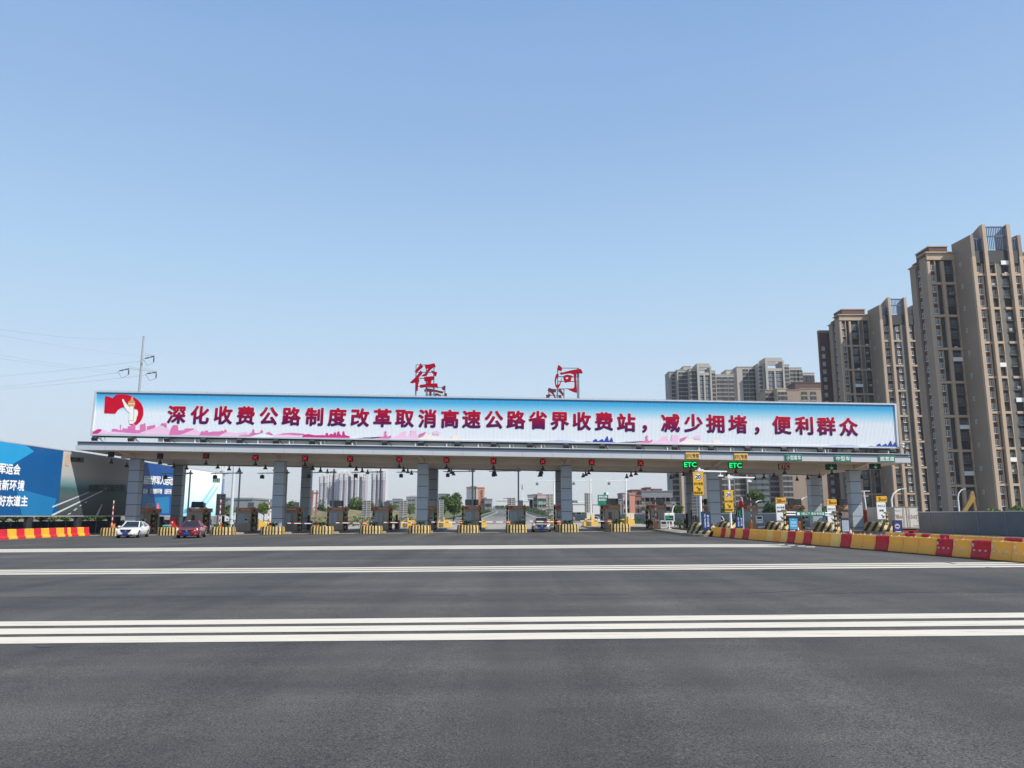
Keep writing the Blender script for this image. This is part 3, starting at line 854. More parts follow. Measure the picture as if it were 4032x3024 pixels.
def cycad(seed, name='cycad', s=1.0):
    rnd = random.Random(seed)
    t = thing(name, '', 'plant', group='cycads in the island planters')
    mb = MB(); mb.lathe([(.09, 0), (.13, .1), (.11, .25), (.05, .32)], n=8); mb.build('trunk', M_bark, t)
    mb = MB()
    for i in range(26):
        a = 2 * PI * i / 26 + rnd.uniform(-.15, .15); L = rnd.uniform(.65, .95) * s; up = rnd.uniform(.25, 1.0)
        prev = None
        d = Vector((math.cos(a), math.sin(a), 0)); sd = Vector((-d.y, d.x, 0))
        for q in range(7):
            f = q / 6.0
            p = d * (L * f * (1 - .15 * f)) + Vector((0, 0, .28 + L * (up * f - 0.95 * f * f * (0.55 + .3 * up))))
            wd = .085 * s * math.sin(PI * min(1, .12 + .88 * f)) + .005
            a_, b_ = p + sd * wd + Vector((0, 0, wd * .5)), p - sd * wd + Vector((0, 0, wd * .5))
            if prev:
                mb.add([prev[0], prev[1], p, a_], [(0, 1, 2, 3)]); mb.add([prev[1], prev[2], b_, p], [(0, 1, 2, 3)])
            prev = (a_, p, b_)
    mb.build('fronds', M_cycad, t)
    return t
pl0, cy0 = planter(), [cycad(11), cycad(12, s=1.15), cycad(13, s=.9)]
used_c = [False] * 3
for k in range(11):
    o = pl0 if k == 0 else dup(pl0)
    o.location = (IX[k], YI - .3, g(IX[k]))
    o['label'] = 'black and yellow striped planter, ' + nth(k, 11) + ' at the island heads'
    if k in (0, 1): continue
    c = cy0[k % 3] if not used_c[k % 3] else dup(cy0[k % 3])
    used_c[k % 3] = True
    c.location = (IX[k] + [.1, -.15, .3][k % 3] * (1 if k < 9 else .3), YI + .55, g(IX[k]) + .66)
    c.rotation_euler.z = k * 1.3
    c['label'] = 'dark cycad with arching fronds in the ' + nth(k, 11) + ' striped planter'

# booths
M_booth = mat('brushed_steel_panel', (0.33, 0.28, 0.23, 1), 0.4, 0.35, var=0.12, scale=1.5)
M_booth2 = mat('booth_blue_panel', (0.34, 0.40, 0.43, 1), 0.5, var=0.06)
M_bsign = mat('booth_sign_orange', (0.42, 0.15, 0.06, 1), 0.5, var=0.12)
M_ac = mat('ac_unit_grey', (0.42, 0.43, 0.42, 1), 0.5, var=0.1)
def booth(style, board, ac):
    t = thing('toll_booth', '', 'toll booth', group='toll booths under the canopy')
    w, d, h = .8, 2.5, 2.2
    mb = MB(); mb.bevbox(-w, w, 0, d, .05, h, .03)
    mb.box(-w - .01, w + .01, -.012, .03, 1.0, 1.03, 1); mb.box(-w + .01, -w + .03, -.006, 0, .1, h, 1); mb.box(.28, .30, -.006, 0, .1, 1.95, 1)
    mb.build('body', [M_booth, M_dark], t)
    mb = MB(); mb.bevbox(-w - .12, w + .12, -.14, d + .14, h, h + .4, .03, 0)
    mb.box(-w + .05, -w + .33, -.155, -.142, h + .07, h + .33, 1)
    for q in range(5): mb.box(-w + .5 + q * .2, -w + .66 + q * .2, -.155, -.142, h + .1, h + .3, 2)
    mb.box(-w - .14, w + .14, -.16, d + .16, h - .04, h - .002, 3)
    mb.build('roof_sign', [M_bsign, M_red, mat('booth_sign_characters', (.5, .36, .24, 1), .6, var=.1), M_booth], t)
    mb = MB()
    if style == 'door':
        mb.box(-.55, .15, -.03, -.002, .1, 1.98, 0); mb.build('door', M_booth, t)
        mb = MB(); rr = [(-.2 + .2 * math.cos(a) + (0.0), 1.42 + (.34 if math.sin(a) > 0 else -.34) + .1 * math.sin(a)) for a in [2*PI*i/16 + .01 for i in range(16)]]
        mb.prism(rr, -.05, -.03); mb.build('door_window', M_glass, t)
    else:
        mb.box(-w + .08, .1, -.05, -.002, .85, 1.95); mb.box(-.38, -.36, -.056, -.05, .87, 1.93, 1); mb.build('shutter', [M_booth2, M_grey], t)
    for sx in (-1, 1):
        mb = MB(); mb.box(sx * w - .012, sx * w + .012, .35, 1.75, 1.0, 1.95); mb.build('window', M_glass, t)
        mb = MB(); mb.box(sx * (w + .01), sx * (w + .28), .5, 1.5, .93, .98); mb.box(sx * (w + .01) , sx * (w + .14), .6, 1.3, .5, .93); mb.build('counter', M_dark, t)
    if board:
        x0, x1 = (-.55, .75) if board == 1 else (-.75, .75)
        mb = MB(); mb.bevbox(x0, x1, .1, .32, h + .45, h + 1.12, .02); mb.box(x0 + .05, x1 - .05, .085, .098, h + .5, h + 1.07, 1)
        for q in range(4): mb.box(x0 + .45 + q * .12, x0 + .48 + q * .12, .078, .084, h + .6, h + 1.0, 2)
        mb.build('display_board', [M_black, M_glass, M_dark], t)
    if ac:
        mb = MB(); mb.bevbox(.15, .75, .6, .95, h + .42, h + 1.0, .03); mb.build('ac_unit', M_ac, t)
    return t
B_A, B_B, B_C = booth('door', 1, True), booth('shutter', 0, True), booth('shutter', 2, False)
protos = {'A': B_A, 'B': B_B, 'C': B_C}; usedp = set()
kinds = 'ABAABCBCCBCCACCA'
kinds = 'BABBCBBCBBAACCCA'
for k in range(NI):
    p = protos[kinds[k]]
    o = p if kinds[k] not in usedp else dup(p)
    usedp.add(kinds[k])
    o.location = (IX[k] + .05, 86.5, g(IX[k]) + .2)
    o['label'] = ('steel toll booth with dark display on its roof' if kinds[k] != 'B' else 'steel toll booth with panelled front') + ', ' + nth(k, NI) + ' in the row'

# hooped guard posts beside each booth
M_pylon = mat('guard_post_yellow', (0.5, 0.33, 0.1, 1), 0.55, var=0.2)
def guard_post():
    t = thing('guard_post', '', 'bollard', group='black and yellow guard posts beside the booths')
    mb = MB()
    z = 0
    k = 0
    while z < 2.7:
        mb.tube((0, 0, z), (0, 0, min(z + .27, 2.75)), .1, n=10, mi=k % 2); z += .27; k += 1
    mb.build('post', [M_stripeblack, M_pylon], t)
    mb = MB(); mb.tube((0, .1, 2.1), (0, .9, 2.1), .05, n=6); mb.tube((0, .1, .7), (0, .9, .7), .05, n=6); mb.tube((0, .9, .0), (0, .9, 2.1), .06, n=6)
    mb.build('rail', M_stripeblack, t)
    return t
gpst = guard_post(); first = True
for k in range(NI):
    for s in (-1, 1):
        o = gpst if first else dup(gpst); first = False
        o.location = (IX[k] + s * .98, 87.2, g(IX[k]) + .2)
        o['label'] = 'striped guard post ' + ('left' if s < 0 else 'right') + ' of the booth on ' + isn(k)

# camera masts: grey near ones, white far ones
def mast(m, h, arm, side, camm, r=.095):
    t = thing('camera_mast', '', 'pole', group='camera masts on the toll islands')
    mb = MB(); mb.tube((0, 0, 0), (0, 0, h), r, r * .9, 10); mb.tube((0, 0, 0), (0, 0, .04), r * 2.2, n=12); mb.tube((0, 0, h), (0, 0, h + .05), r * 1.1, n=10); mb.build('pole', m, t)
    mb = MB(); mb.tube((side * .3, 0, h - .28), (side * -arm, 0, h - .34), .055, .045, 8); mb.cbox((0, 0, h - .28), (.34, .26, .2)); mb.cbox((-side * .35, 0, h - .29), (.1, .2, .2)); mb.build('arm', m, t)
    mb = MB(); mb.tube((-side * (arm - .5), 0, h - .34), (-side * (arm - .5), 0, h - .52), .03, n=6); mb.bevbox(-side * (arm - .5) - .19, -side * (arm - .5) + .19, -.2, .22, h - .92, h - .52, .05); mb.lathe([(.1, 0), (.1, .02)], (-side * (arm - .5), -.2, h - .7), 8); mb.build('camera', camm, t)
    mb = MB(); mb.tube((-side * (arm - 1.1), 0, h - .33), (-side * (arm - 1.1), 0, h + .75), .008, n=4); mb.build('aerial', M_grey, t)
    return t
mg = mast(M_grey, 6.6, 3.2, 1, M_black); first = True
for k in range(1, 9):
    pass
for k in range(1, 10):
    o = mg if first else dup(mg); first = False
    o.location = (IX[k] + (.25 if k not in (3, 6, 9) else .12), 84.0 if k not in (3, 6, 9) else 84.4, g(IX[k]) + .2)
    o['label'] = 'grey camera mast with arm to the left on ' + isn(k)
mw = mast(M_white, 6.7, 2.9, 1, M_grey, .12); first = True
for k in (9, 10, 11):
    o = mw if first else dup(mw); first = False
    o.location = (IX[k] + .3, 112.0, g(IX[k]) + .2)
    o['label'] = 'white camera mast at the far end of ' + isn(k)

# barrier gates
M_boomred = mat('boom_red', (0.5, 0.03, 0.03, 1), .5, var=.05)
def gate(up):
    t = thing('barrier_gate', '', 'barrier gate', group='barrier gates of the toll lanes')
    mb = MB(); mb.bevbox(-.17, .17, -.17, .17, 0, .95, .03); mb.bevbox(-.19, .19, -.19, .19, .952, 1.0, .02); mb.build('housing', M_orange, t)
    mb = MB()
    n = 9
    for q in range(n):
        a, b = q / n, (q + 1) / n
        if up: mb.bar((0, -.22, .8 + 2.6 * a), (0, -.22, .8 + 2.6 * b), .09, .04, q % 2)
        else: mb.bar((.1 - 3.2 * a, -.22, .84 + .05 * a), (.1 - 3.2 * b, -.22, .84 + .05 * b), .04, .09, 1 if q % 3 == 1 else 0)
    mb.build('boom', [M_white, M_boomred], t)
    return t
gu, gd = gate(True), gate(False); fu = fd = True
for k in range(0, 15):
    up = k in (0, 2, 3, 11, 12, 13)
    if k in (1,): continue
    src = gu if up else gd
    if up: o = src if fu else dup(src); fu = False
    else: o = src if fd else dup(src); fd = False
    y = 81.9 if k < 11 else 83.5
    o.location = (IX[k] - .78, y, g(IX[k]) + .2)
    o['label'] = 'orange barrier gate with its boom ' + ('raised' if up else 'lowered') + ' on ' + isn(k)

# high-bay lamps hanging below the canopy and the lane signals on its edge
LANE_U = [436, 629, 810, 1005, 1200, 1378, 1572, 1758, 1943, 2137, 2330, 2523, 2718, 2896, 3088, 3274, 3447]
NL = len(LANE_U)
M_bell = mat('lamp_shade_metal', (0.1, 0.095, 0.09, 1), .4, .5, var=.15)
def bell():
    t = thing('pendant_lamp', '', 'lamp', group='bell lamps hanging under the canopy')
    mb = MB(); mb.lathe([(.24, -.52), (.245, -.5), (.19, -.36), (.13, -.28), (.09, -.25), (.1, -.2), (.1, -.05), (.05, -.01)], n=14); mb.build('shade', M_bell, t)
    mb = MB(); mb.tube((0, 0, -.02), (0, 0, .75), .012, n=5); mb.build('rod', M_dark, t)
    mb = MB(); mb.lathe([(.0, -.5), (.2, -.495), (.2, -.48), (.0, -.48)], n=12); mb.build('diffuser', M_white, t)
    return t
bl0 = bell(); first = True
for k, u in enumerate(LANE_U):
    xs = at(u, 1820, YC).x
    for j, Y in enumerate((83.3, 86.7, 90.2, 93.6)):
        if k < 2 and j == 3: continue
        o = bl0 if first else dup(bl0); first = False
        hang = .12 if j == 0 else .3
        o.location = (xs, Y, ZB + sh(xs) - hang + .08)
        o['label'] = ['front', 'second', 'third', 'back'][j] + ' bell lamp of the row behind the lane signal ' + nth(k, NL)
M_ledred = mat('led_red', (0.3, 0, 0.01, 1), .5, var=0, emit=(1, .01, .025, 1), estr=.78)
M_leddim = mat('led_dim_red', (0.16, 0.01, 0.012, 1), .5, var=0, emit=(.5, .02, .03, 1), estr=.28)
M_ledgrn = mat('led_green', (0, 0.3, 0.1, 1), .5, var=0, emit=(0, 1, .22, 1), estr=.9)
M_ledgrn2 = mat('led_soft_green', (0, 0.2, 0.1, 1), .5, var=0, emit=(0, .55, .25, 1), estr=.75)
M_sigbox = mat('signal_box', (0.018, 0.004, 0.005, 1), .5, var=.1)
def signal(kind):
    t = thing('lane_signal', '', 'lane signal', group='lane signals along the canopy edge')
    w, h = {'etc': (.74, .34), 'etcdim': (.58, .3), 'arrow': (.58, .3)}.get(kind, (.3, .29))
    mb = MB(); mb.bevbox(-w, w, 0, .22, -h, h, .02); mb.build('housing', M_black if kind in ('etc', 'arrow') else M_sigbox, t)
    mb = MB()
    if kind in ('x', 'xdim', 'xoff'):
        mb.bar((-.2, -.012, -.2), (.2, -.012, .2), .008, .05); mb.bar((-.2, -.024, .2), (.2, -.024, -.2), .008, .05)
        mb.build('cross', {'x': M_ledred, 'xdim': M_leddim, 'xoff': mat('led_off', (.07, .012, .015, 1), .5, var=0)}[kind], t)
    elif kind in ('etc', 'etcdim'):
        mb.text('ETC', 0, 0, h * 1.45, -.012, bold=.035, w=w * 1.72, latin=True); mb.build('lettering', M_ledgrn if kind == 'etc' else mat('led_brown', (.25, .12, .1, 1), .5, var=0, emit=(.5, .2, .15, 1), estr=.25), t)
    else:
        mb.bar((0, -.012, -.2), (0, -.012, .2), .008, .06); mb.bar((-.16, -.02, -.04), (.01, -.02, -.22), .008, .06); mb.bar((.16, -.028, -.04), (-.01, -.028, -.22), .008, .06)
        mb.build('arrow', M_ledgrn2, t)
    mb = MB(); mb.tube((-w * .5, .15, h), (-w * .5, .15, h + .14), .02, n=5); mb.tube((w * .5, .15, h), (w * .5, .15, h + .14), .02, n=5); mb.tube((-w*.5, .15, h + .14), (-w*.5, .5, h + .3), .02, n=5); mb.build('hanger', M_grey, t)
    return t
SV = [1788, 1796, 1795, 1802, 1805, 1807.5, 1809.5, 1811.5, 1815, 1817.5, 1821, 1824.5, 1829, 1832.5, 1836.5, 1838.5, 1835.5]
SKIND = ['xoff', 'xoff', 'xdim'] + ['x'] * 9 + ['etc', 'etc', 'etcdim', 'arrow', 'arrow']
SLAB = {'x': 'lit red cross lane signal', 'xoff': 'dark unlit lane signal box', 'xdim': 'dim red cross lane signal', 'etc': 'green lit ETC lane signal', 'etcdim': 'dull brown ETC lane signal', 'arrow': 'green down arrow lane signal'}
sp = {}
for k, u in enumerate(LANE_U):
    p = at(u, SV[k], 81.2)
    if SKIND[k] in sp: o = dup(sp[SKIND[k]])
    else: o = sp[SKIND[k]] = signal(SKIND[k])
    o.location = p
    o['label'] = SLAB[SKIND[k]] + ' on the canopy edge, ' + nth(k, NL)

# signs fixed to the fascia
def plate(name, label, u0, v0, u1, v1, Y, mbg, medge, texts, cat='sign', group=None, depth=.08, edge=.06, round_=None):
    """flat sign between two photograph corners at depth Y; texts = (string, u, v, height px, material, bold, width px or None, latin)"""
    c = at((u0 + u1) / 2, (v0 + v1) / 2, Y)
    t = thing(name, label, cat, c, 0, group)
    a, b = at(u0, v0, Y) - c, at(u1, v1, Y) - c
    mb = MB(); mb.bevbox(a.x, b.x, 0, depth, b.z, a.z, .015); mb.build('frame', medge, t)
    mb = MB(); mb.box(a.x + edge, b.x - edge, -.012, -.001, b.z + edge, a.z - edge); mb.build('panel', mbg, t)
    k = (b.x - a.x) / (u1 - u0)
    byM = {}
    for s, u, v, h, m, bold, w, lat in texts:
        p = at(u, v, Y) - c
        if m.name not in byM: byM[m.name] = (MB(), m)
        if s == '->':        # arrow to the lower right
            q = byM[m.name][0]; L = h * k / 2
            q.bar((p.x - L, -.02, p.z + L * .9), (p.x + L * .8, -.02, p.z - L * .8), .008, .085); q.bar((p.x + L, -.03, p.z - L * 1.05), (p.x + L * .95, -.03, p.z + L * .1), .008, .085); q.bar((p.x + L, -.036, p.z - L), (p.x - L * .1, -.036, p.z - L * .95), .008, .085)
        elif s == 'o':       # ring
            q = byM[m.name][0]; r_ = h * k / 2
            pr = [(p.x + r_ * math.cos(2*PI*i/28), p.z + r_ * math.sin(2*PI*i/28)) for i in range(28)]
            q.poly(pr, -.018)
        else:
            byM[m.name][0].text(s, p.x, p.z, h * k, -.03 if lat else -.026, bold=bold, w=(w * k if w else None), latin=lat)
    for n, (q, m) in byM.items(): q.build('lettering' if n != 'white_disc' else 'disc', m, t)
    return t
M_signyel = mat('sign_yellow', (0.70, 0.42, 0.03, 1), .45, var=.05)
M_signamb = mat('sign_amber', (0.74, 0.47, 0.12, 1), .45, var=.05)
M_brown = mat('brown_lettering', (0.14, 0.05, 0.015, 1), .5, var=0)
for k, (cx, cy) in enumerate(((2727, 1794.8), (2918, 1798.6))):
    plate('fascia_sign', 'yellow ETC sign on the canopy fascia, ' + ('left' if k == 0 else 'right') + ' one of two', cx - 27.5, cy - 12.7, cx + 27.5, cy + 12.7, YF - .1, M_signamb, M_signamb, [('ETC专用', cx, cy, 17.5, M_brown, .025, 48, False)], group='lane signs on the canopy fascia', edge=.03)
for s, u0, u1, v0, v1, lab in (('小型客车', 3091.5, 3158.6, 1789.5, 1815.5, 'green four-character sign on the canopy fascia'), ('中型车', 3286.5, 3351.6, 1793.3, 1818.5, 'green three-character sign on the fascia between its two green neighbours'), ('超宽道', 3459.5, 3525.4, 1794.4, 1819.7, 'green sign on the canopy fascia at its right end')):
    plate('fascia_sign', lab, u0, v0, u1, v1, YF - .1, M_green, mat('sign_edge_green', (.1, .35, .28, 1), .5, var=0), [(s, (u0+u1)/2, (v0+v1)/2, 17.5, M_txtwhite, .02, (u1-u0) * .86, False)], group='lane signs on the canopy fascia', edge=.03)
# dome camera on the right end of the roof
t = thing('roof_camera', 'white dome camera on a short post at the right roof end', 'camera', at(3556, 1786, YF + .5))
mb = MB(); mb.tube((0,0,-.1), (0,0,.9), .04, n=8); mb.build('post', M_white, t)
mb = MB(); mb.lathe([(.0,.55),(.13,.6),(.17,.7),(.17,.82),(.05,.86)], n=12); mb.lathe([(.14,.93),(.22,.95),(.22,1.05),(.1,1.1)], n=12); mb.build('dome', M_white, t)

# yellow crash cushions and display boards at the far ends
M_cush = mat('cushion_yellow', (0.75, 0.52, 0.1, 1), .55, var=.1)
def cushion():
    t = thing('crash_cushion', '', 'crash cushion', group='yellow crash cushions at the far island ends')
    mb = MB(); mb.loft([[(-1.0, 0, 0), (1.0, 0, 0), (1.0, 0, .85), (.55, 0, 1.2), (-.55, 0, 1.2), (-1.0, 0, .85)], [(-.9, 3.4, 0), (.9, 3.4, 0), (.9, 3.4, .8), (.5, 3.4, 1.1), (-.5, 3.4, 1.1), (-.9, 3.4, .8)]]); mb.build('body', M_cush, t)
    mb = MB(); mb.lathe([(.16, 0), (.16, 1.5), (.1, 1.62)], (.0, -.3, 0), 10); mb.build('bollard', M_pylon, t)
    return t
M_backgrey = mat('sign_back_grey', (0.33, 0.32, 0.29, 1), .6, .2, var=.1)
def dispboard(h0, h1):
    t = thing('display_board', '', 'information board', group='backs of lane display boards at the far island ends')
    mb = MB(); mb.bevbox(-.55, .55, 0, .12, h0, h1, .02); mb.build('panel', M_backgrey, t)
    mb = MB()
    n = 7
    for q in range(n + 1):
        z = h0 + .05 + (h1 - h0 - .1) * q / n
        mb.box(-.53, .53, -.07, -.005, z - .035, z + .035)
    mb.box(-.05, .05, -.12, -.075, h0 - .2, h1)
    mb.build('rib', M_alu, t)
    mb = MB(); mb.tube((-.3, .06, 0), (-.3, .06, h0), .06, n=6); mb.tube((.3, .06, 0), (.3, .06, h0), .06, n=6); mb.build('post', M_grey, t)
    return t
c0 = cushion(); first = True
for k in range(1, 12):
    o = c0 if first else dup(c0); first = False
    o.location = (IX[k], 109.0, g(IX[k]) + .2); o.scale = (1, 1, .82)
    o['label'] = 'yellow crash cushion at the far end of ' + isn(k)
dbs = [(866, 94.5, 1.9, 4.5), (1442, 103, 1.6, 3.75), (1587, 104, 1.6, 3.75), (1730, 103, 1.6, 3.75), (2014, 105, 2.2, 4.0), (2165, 114.5, 1.7, 4.7), (2318, 112.6, 1.9, 4.75), (2745, 84, 1.6, 4.0)]
for k, (u, Y, a, b) in enumerate(dbs):
    o = dispboard(a, b)
    x = at(u, 2020, Y).x
    o.location = (x, Y, g(x) + .1)
    o['label'] = 'grey back of a ribbed lane display board, ' + nth(k, len(dbs))
def cabinet(u, v0, v1, Y, label):
    p = at(u, v1, Y)
    t = thing('control_cabinet', label, 'cabinet', (p.x, Y, g(p.x) + .2), 0, 'pale control cabinets')
    z0, z1 = p.z - g(p.x) - .2, at(u, v0, Y).z - g(p.x) - .2
    mb = MB(); mb.bevbox(-.55, .55, 0, .4, z0, z1, .02); mb.build('box', mat('cabinet_cream', (.62, .6, .52, 1), .5, var=.06), t)
    mb = MB(); mb.box(-.01, .01, -.006, -.001, z0 + .05, z1 - .05); mb.box(.03, .05, -.03, -.001, z0 + .4, z0 + .5); mb.box(.03, .05, -.03, -.001, z0 + .15, z0 + .25); mb.build('door_seam', M_grey, t)
    mb = MB(); mb.tube((-.3, .2, 0), (-.3, .2, z0), .05, n=6); mb.tube((.3, .2, 0), (.3, .2, z0), .05, n=6); mb.build('leg', M_white, t)
cabinet(2326, 2020, 2043, 110, 'cream control cabinet on the tenth white mast island')
cabinet(2482, 2020, 2045, 110, 'cream control cabinet right of the white camera mast')

def reader():
    t = thing('card_reader', '', 'machine', group='small card readers beside the booths')
    mb = MB(); mb.tube((0, 0, 0), (0, 0, 1.0), .05, n=8); mb.build('stalk', M_grey, t)
    mb = MB(); mb.bevbox(-.2, .2, -.12, .14, 1.0, 1.5, .03); mb.build('case', M_ac, t)
    mb = MB(); mb.box(-.14, .14, -.135, -.122, 1.22, 1.42); mb.build('screen', M_glass, t)
    return t
def detector():
    t = thing('vehicle_detector', '', 'detector', group='dark vehicle detector posts on the islands')
    mb = MB(); mb.bevbox(-.12, .12, 0, .3, 0, 1.75, .03); mb.build('post', M_dark, t)
    mb = MB(); mb.bevbox(-.3, .3, .5, 1.1, 0, 1.1, .04); mb.build('cabinet', M_booth, t)
    mb = MB(); mb.box(-.2, .2, .48, .495, .5, .9); mb.build('hatch', M_dark, t)
    return t
r0_, d0_ = reader(), detector(); fr = fd_ = True
for k in range(NI):
    if k % 3 != 1:
        o = r0_ if fr else dup(r0_); fr = False
        o.location = (IX[k] + (-.7 if k % 2 else .75), 85.4, g(IX[k]) + .2); o['label'] = 'small grey card reader before the booth on ' + isn(k)
    if k % 4 != 2:
        o = d0_ if fd_ else dup(d0_); fd_ = False
        o.location = (IX[k] + (.55 if k % 2 else -.5), 92.5 + (k % 3), g(IX[k]) + .2); o['label'] = 'dark detector post behind the booth on ' + isn(k)

# ------------------------------------------------------------------ signs, boards and barriers of the entry lanes (right)
M_disc = mat('white_disc', (0.8, 0.8, 0.8, 1), .5, var=0)
M_ring = mat('red_ring', (0.55, 0.03, 0.02, 1), .45, var=0)
def mast_right(u, v_top, Y, arm_u, label):
    p = at(u, v_top, Y); b = g(p.x) + .38
    L = at(arm_u, v_top + 8, Y).x - p.x
    t = thing('gantry_mast', label, 'pole', (p.x, Y, b))
    h = p.z - b
    mb = MB(); mb.tube((0,0,0), (0,0,h), .12, .11, 10); mb.tube((0,0,0), (0,0,.05), .24, n=12); mb.build('pole', M_white, t)
    mb = MB(); mb.tube((-.3,0,h-.28), (L,0,h-.32), .085, .06, 8); mb.cbox((.1,0,h-.26), (.5,.3,.28)); mb.build('arm', M_white, t)
    mb = MB(); mb.bevbox(L-.75, L-.35, -.15, .15, h-.72, h-.58, .02); mb.tube((L-.55,0,h-.58), (L-.55,0,h-.35), .03, n=6); mb.build('antenna', M_white, t)
mast_right(2752, 1842, 63.4, 2862, 'white mast with arm to the right behind the higher yellow speed sign')
mast_right(2868.5, 1868, 74.6, 2971, 'white mast with arm to the right behind the lower yellow speed sign')
def speed_sign(u0, v0, u1, v1, Y, label):
    w, h = u1 - u0, v1 - v0; cu = (u0 + u1) / 2; s = w / 47.0
    return plate('speed_sign', label, u0, v0, u1, v1, Y, M_signyel, M_brown, [('o', cu, v0 + h * .225, w * .63, M_ring, 0, None, False),
        ('ETC专用', cu, v0 + h * .51, w * .25, M_brown, .025, w * .76, False), ('->', cu, v0 + h * .70, w * .3, M_brown, 0, None, False), ('保持车距', cu, v0 + h * .885, w * .24, M_brown, .02, w * .78, False)], group='yellow speed limit signs', edge=.035)
for a, lab in (((2726, 1856, 2774, 1951.5, 63.0), 'higher yellow ETC sign with a red-ringed speed limit 20'), ((2849.5, 1928.5, 2891, 2018, 74.2), 'lower yellow ETC sign with a red-ringed speed limit 20')):
    t = speed_sign(*a, lab)
    k = 1.0 / F * a[4]
    w, h = (a[2] - a[0]) * k, (a[3] - a[1]) * k
    r_ = w * .63 / 2; zc = h / 2 - h * .225
    mb = MB(); mb.poly([(r_ * .82 * math.cos(2*PI*i/28), zc + r_ * .82 * math.sin(2*PI*i/28)) for i in range(28)], -.024); mb.build('disc', M_disc, t)
    mb = MB(); mb.text('20', 0, zc, r_ * .95, -.032, bold=.035, latin=True); mb.build('lettering', M_txtblack, t)
def lane_sign(u0, v0, u1, v1, Y, num, lines, label):
    cu = (u0 + u1) / 2; w = u1 - u0; h = v1 - v0
    vm = v0 + h * .255
    t = plate('lane_sign', label, u0 + 1, vm + 1, u1 - 1, v1, Y, M_white, M_white, [(s, cu, v0 + h * f, w * .22, M_txtblack, .02, w * .74 if len(s) > 2 else None, False) for s, f in lines] + [('->', cu + w * .1, v0 + h * .86, w * .26, M_txtblack, 0, None, False)], group='white lane signs with amber tops', edge=.03)
    c = t.location
    k = Y / F
    a, b = at(u0, v0, Y) - c, at(u1, vm, Y) - c
    mb = MB(); mb.bevbox(a.x, b.x, -.01, .1, b.z, a.z, .02); mb.build('speed_panel', M_signyel if False else mat('sign_orange_yellow', (.72, .38, .03, 1), .45, var=.05), t)
    mb = MB(); mb.text(num, a.x + (b.x - a.x) * .33, (a.z + b.z) / 2, (a.z - b.z) * .58, -.03, bold=.03, latin=True); mb.text('km/h', a.x + (b.x - a.x) * .72, (a.z + b.z) / 2 - .05, (a.z - b.z) * .3, -.03, bold=.02, latin=True); mb.build('lettering', M_brown, t)
    zb = g(c.x) + .3 - c.z
    mb = MB(); mb.tube((0, .12, zb), (0, .12, a.z - .1), .07, n=8); mb.build('post', mat('pale_post', (.45, .5, .5, 1), .5, var=.05), t)
lane_sign(3053, 1960, 3095, 2050.5, 75.2, '20', [('ETC专用', .42), ('保持车距', .59)], 'white lane sign topped with amber 20 km/h panel')
lane_sign(3254, 1966, 3295, 2057.5, 75.4, '5', [('ETC/人工', .42), ('保持车距', .62)], 'white lane sign with amber 5 km/h panel, left of the last column')
lane_sign(3449, 1953.7, 3493, 2044.6, 77.2, '5', [('ETC/人工', .42), ('称重', .62)], 'white lane sign with amber 5 km/h panel, right of the last column')

M_boardblue = mat('notice_blue', S(24, 62, 122), .4, var=.06)
M_cyan = mat('notice_cyan', S(60, 160, 205), .4, var=.08)
M_pale = mat('notice_pale', S(176, 186, 198), .4, var=.06)
M_bframe = mat('board_frame', (0.03, 0.035, 0.05, 1), .4, var=.05)
def notice(u0, v0, u1, v1, Y, base, m, label, cols=(), rows=(), extra=None, band=.12):
    c = at((u0 + u1) / 2, v1, Y)
    a, b = at(u0, v0, Y) - c, at(u1, v1, Y) - c
    t = thing('notice_board', label, 'notice board', c, 0, 'standing notice boards at the entry lanes')
    H = a.z
    mb = MB(); mb.bevbox(a.x, b.x, 0, .14, 0, H, .02); mb.build('frame', M_bframe, t)
    mb = MB(); mb.box(a.x + .06, b.x - .06, -.012, -.001, .08, H - band * H); mb.build('panel', m, t)
    mb = MB(); w = b.x - a.x
    for s, f, hh, z0 in cols:      # vertical text
        n = len(s)
        for i, ch in enumerate(s): mb.text(ch, a.x + w * f, H * (z0 - i * hh * 1.12), H * hh, -.03, bold=.02)
    for f0, f1, z, hh in rows:     # printed lines too small to read
        mb.box(a.x + w * f0, a.x + w * f1, -.018, -.013, H * z, H * (z + hh))
    if mb.v: mb.build('lettering', M_txtwhite if m is not M_pale else mat('notice_print', (.3, .32, .36, 1), .5, var=0), t)
    mb = MB(); mb.bar((a.x + .1, .1, base - c.z), (a.x + .1, .1, .05), .05); mb.bar((b.x - .1, .1, base - c.z), (b.x - .1, .1, .05), .05); mb.build('leg', M_bframe, t)
    if extra:
        mb = MB(); r_ = w * .3; zc = H * .58
        mb.poly([(r_*math.cos(2*PI*i/24), zc + r_*math.sin(2*PI*i/24)) for i in range(24)], -.018, 0)
        mb.poly([(r_*.85*math.cos(2*PI*i/24), zc + r_*.85*math.sin(2*PI*i/24)) for i in range(24)], -.023, 1)
        mb.poly([(-r_*.62, zc - r_*.12), (-r_*.5, zc + r_*.1), (-r_*.2, zc + r_*.28), (r_*.3, zc + r_*.25), (r_*.6, zc - r_*.1), (r_*.55, zc - r_*.25), (-r_*.6, zc - r_*.25)], -.028, 2)
        mb.build('emblem', [M_ring, M_pale, M_txtblack], t)
notice(2761, 2014, 2801, 2088, 61.2, .5, M_boardblue, 'blue notice board with vertical white text on the striped nose', cols=(('电人工车道', .68, .115, .76), ('即时上牌免费通行', .36, .082, .82)))
notice(2896, 2031, 2930, 2083, 72.4, .3, M_boardblue, 'blue notice board partly hidden behind a mirror post', cols=(('电人工道', .7, .14, .78), ('即时上牌通行', .33, .105, .82)))
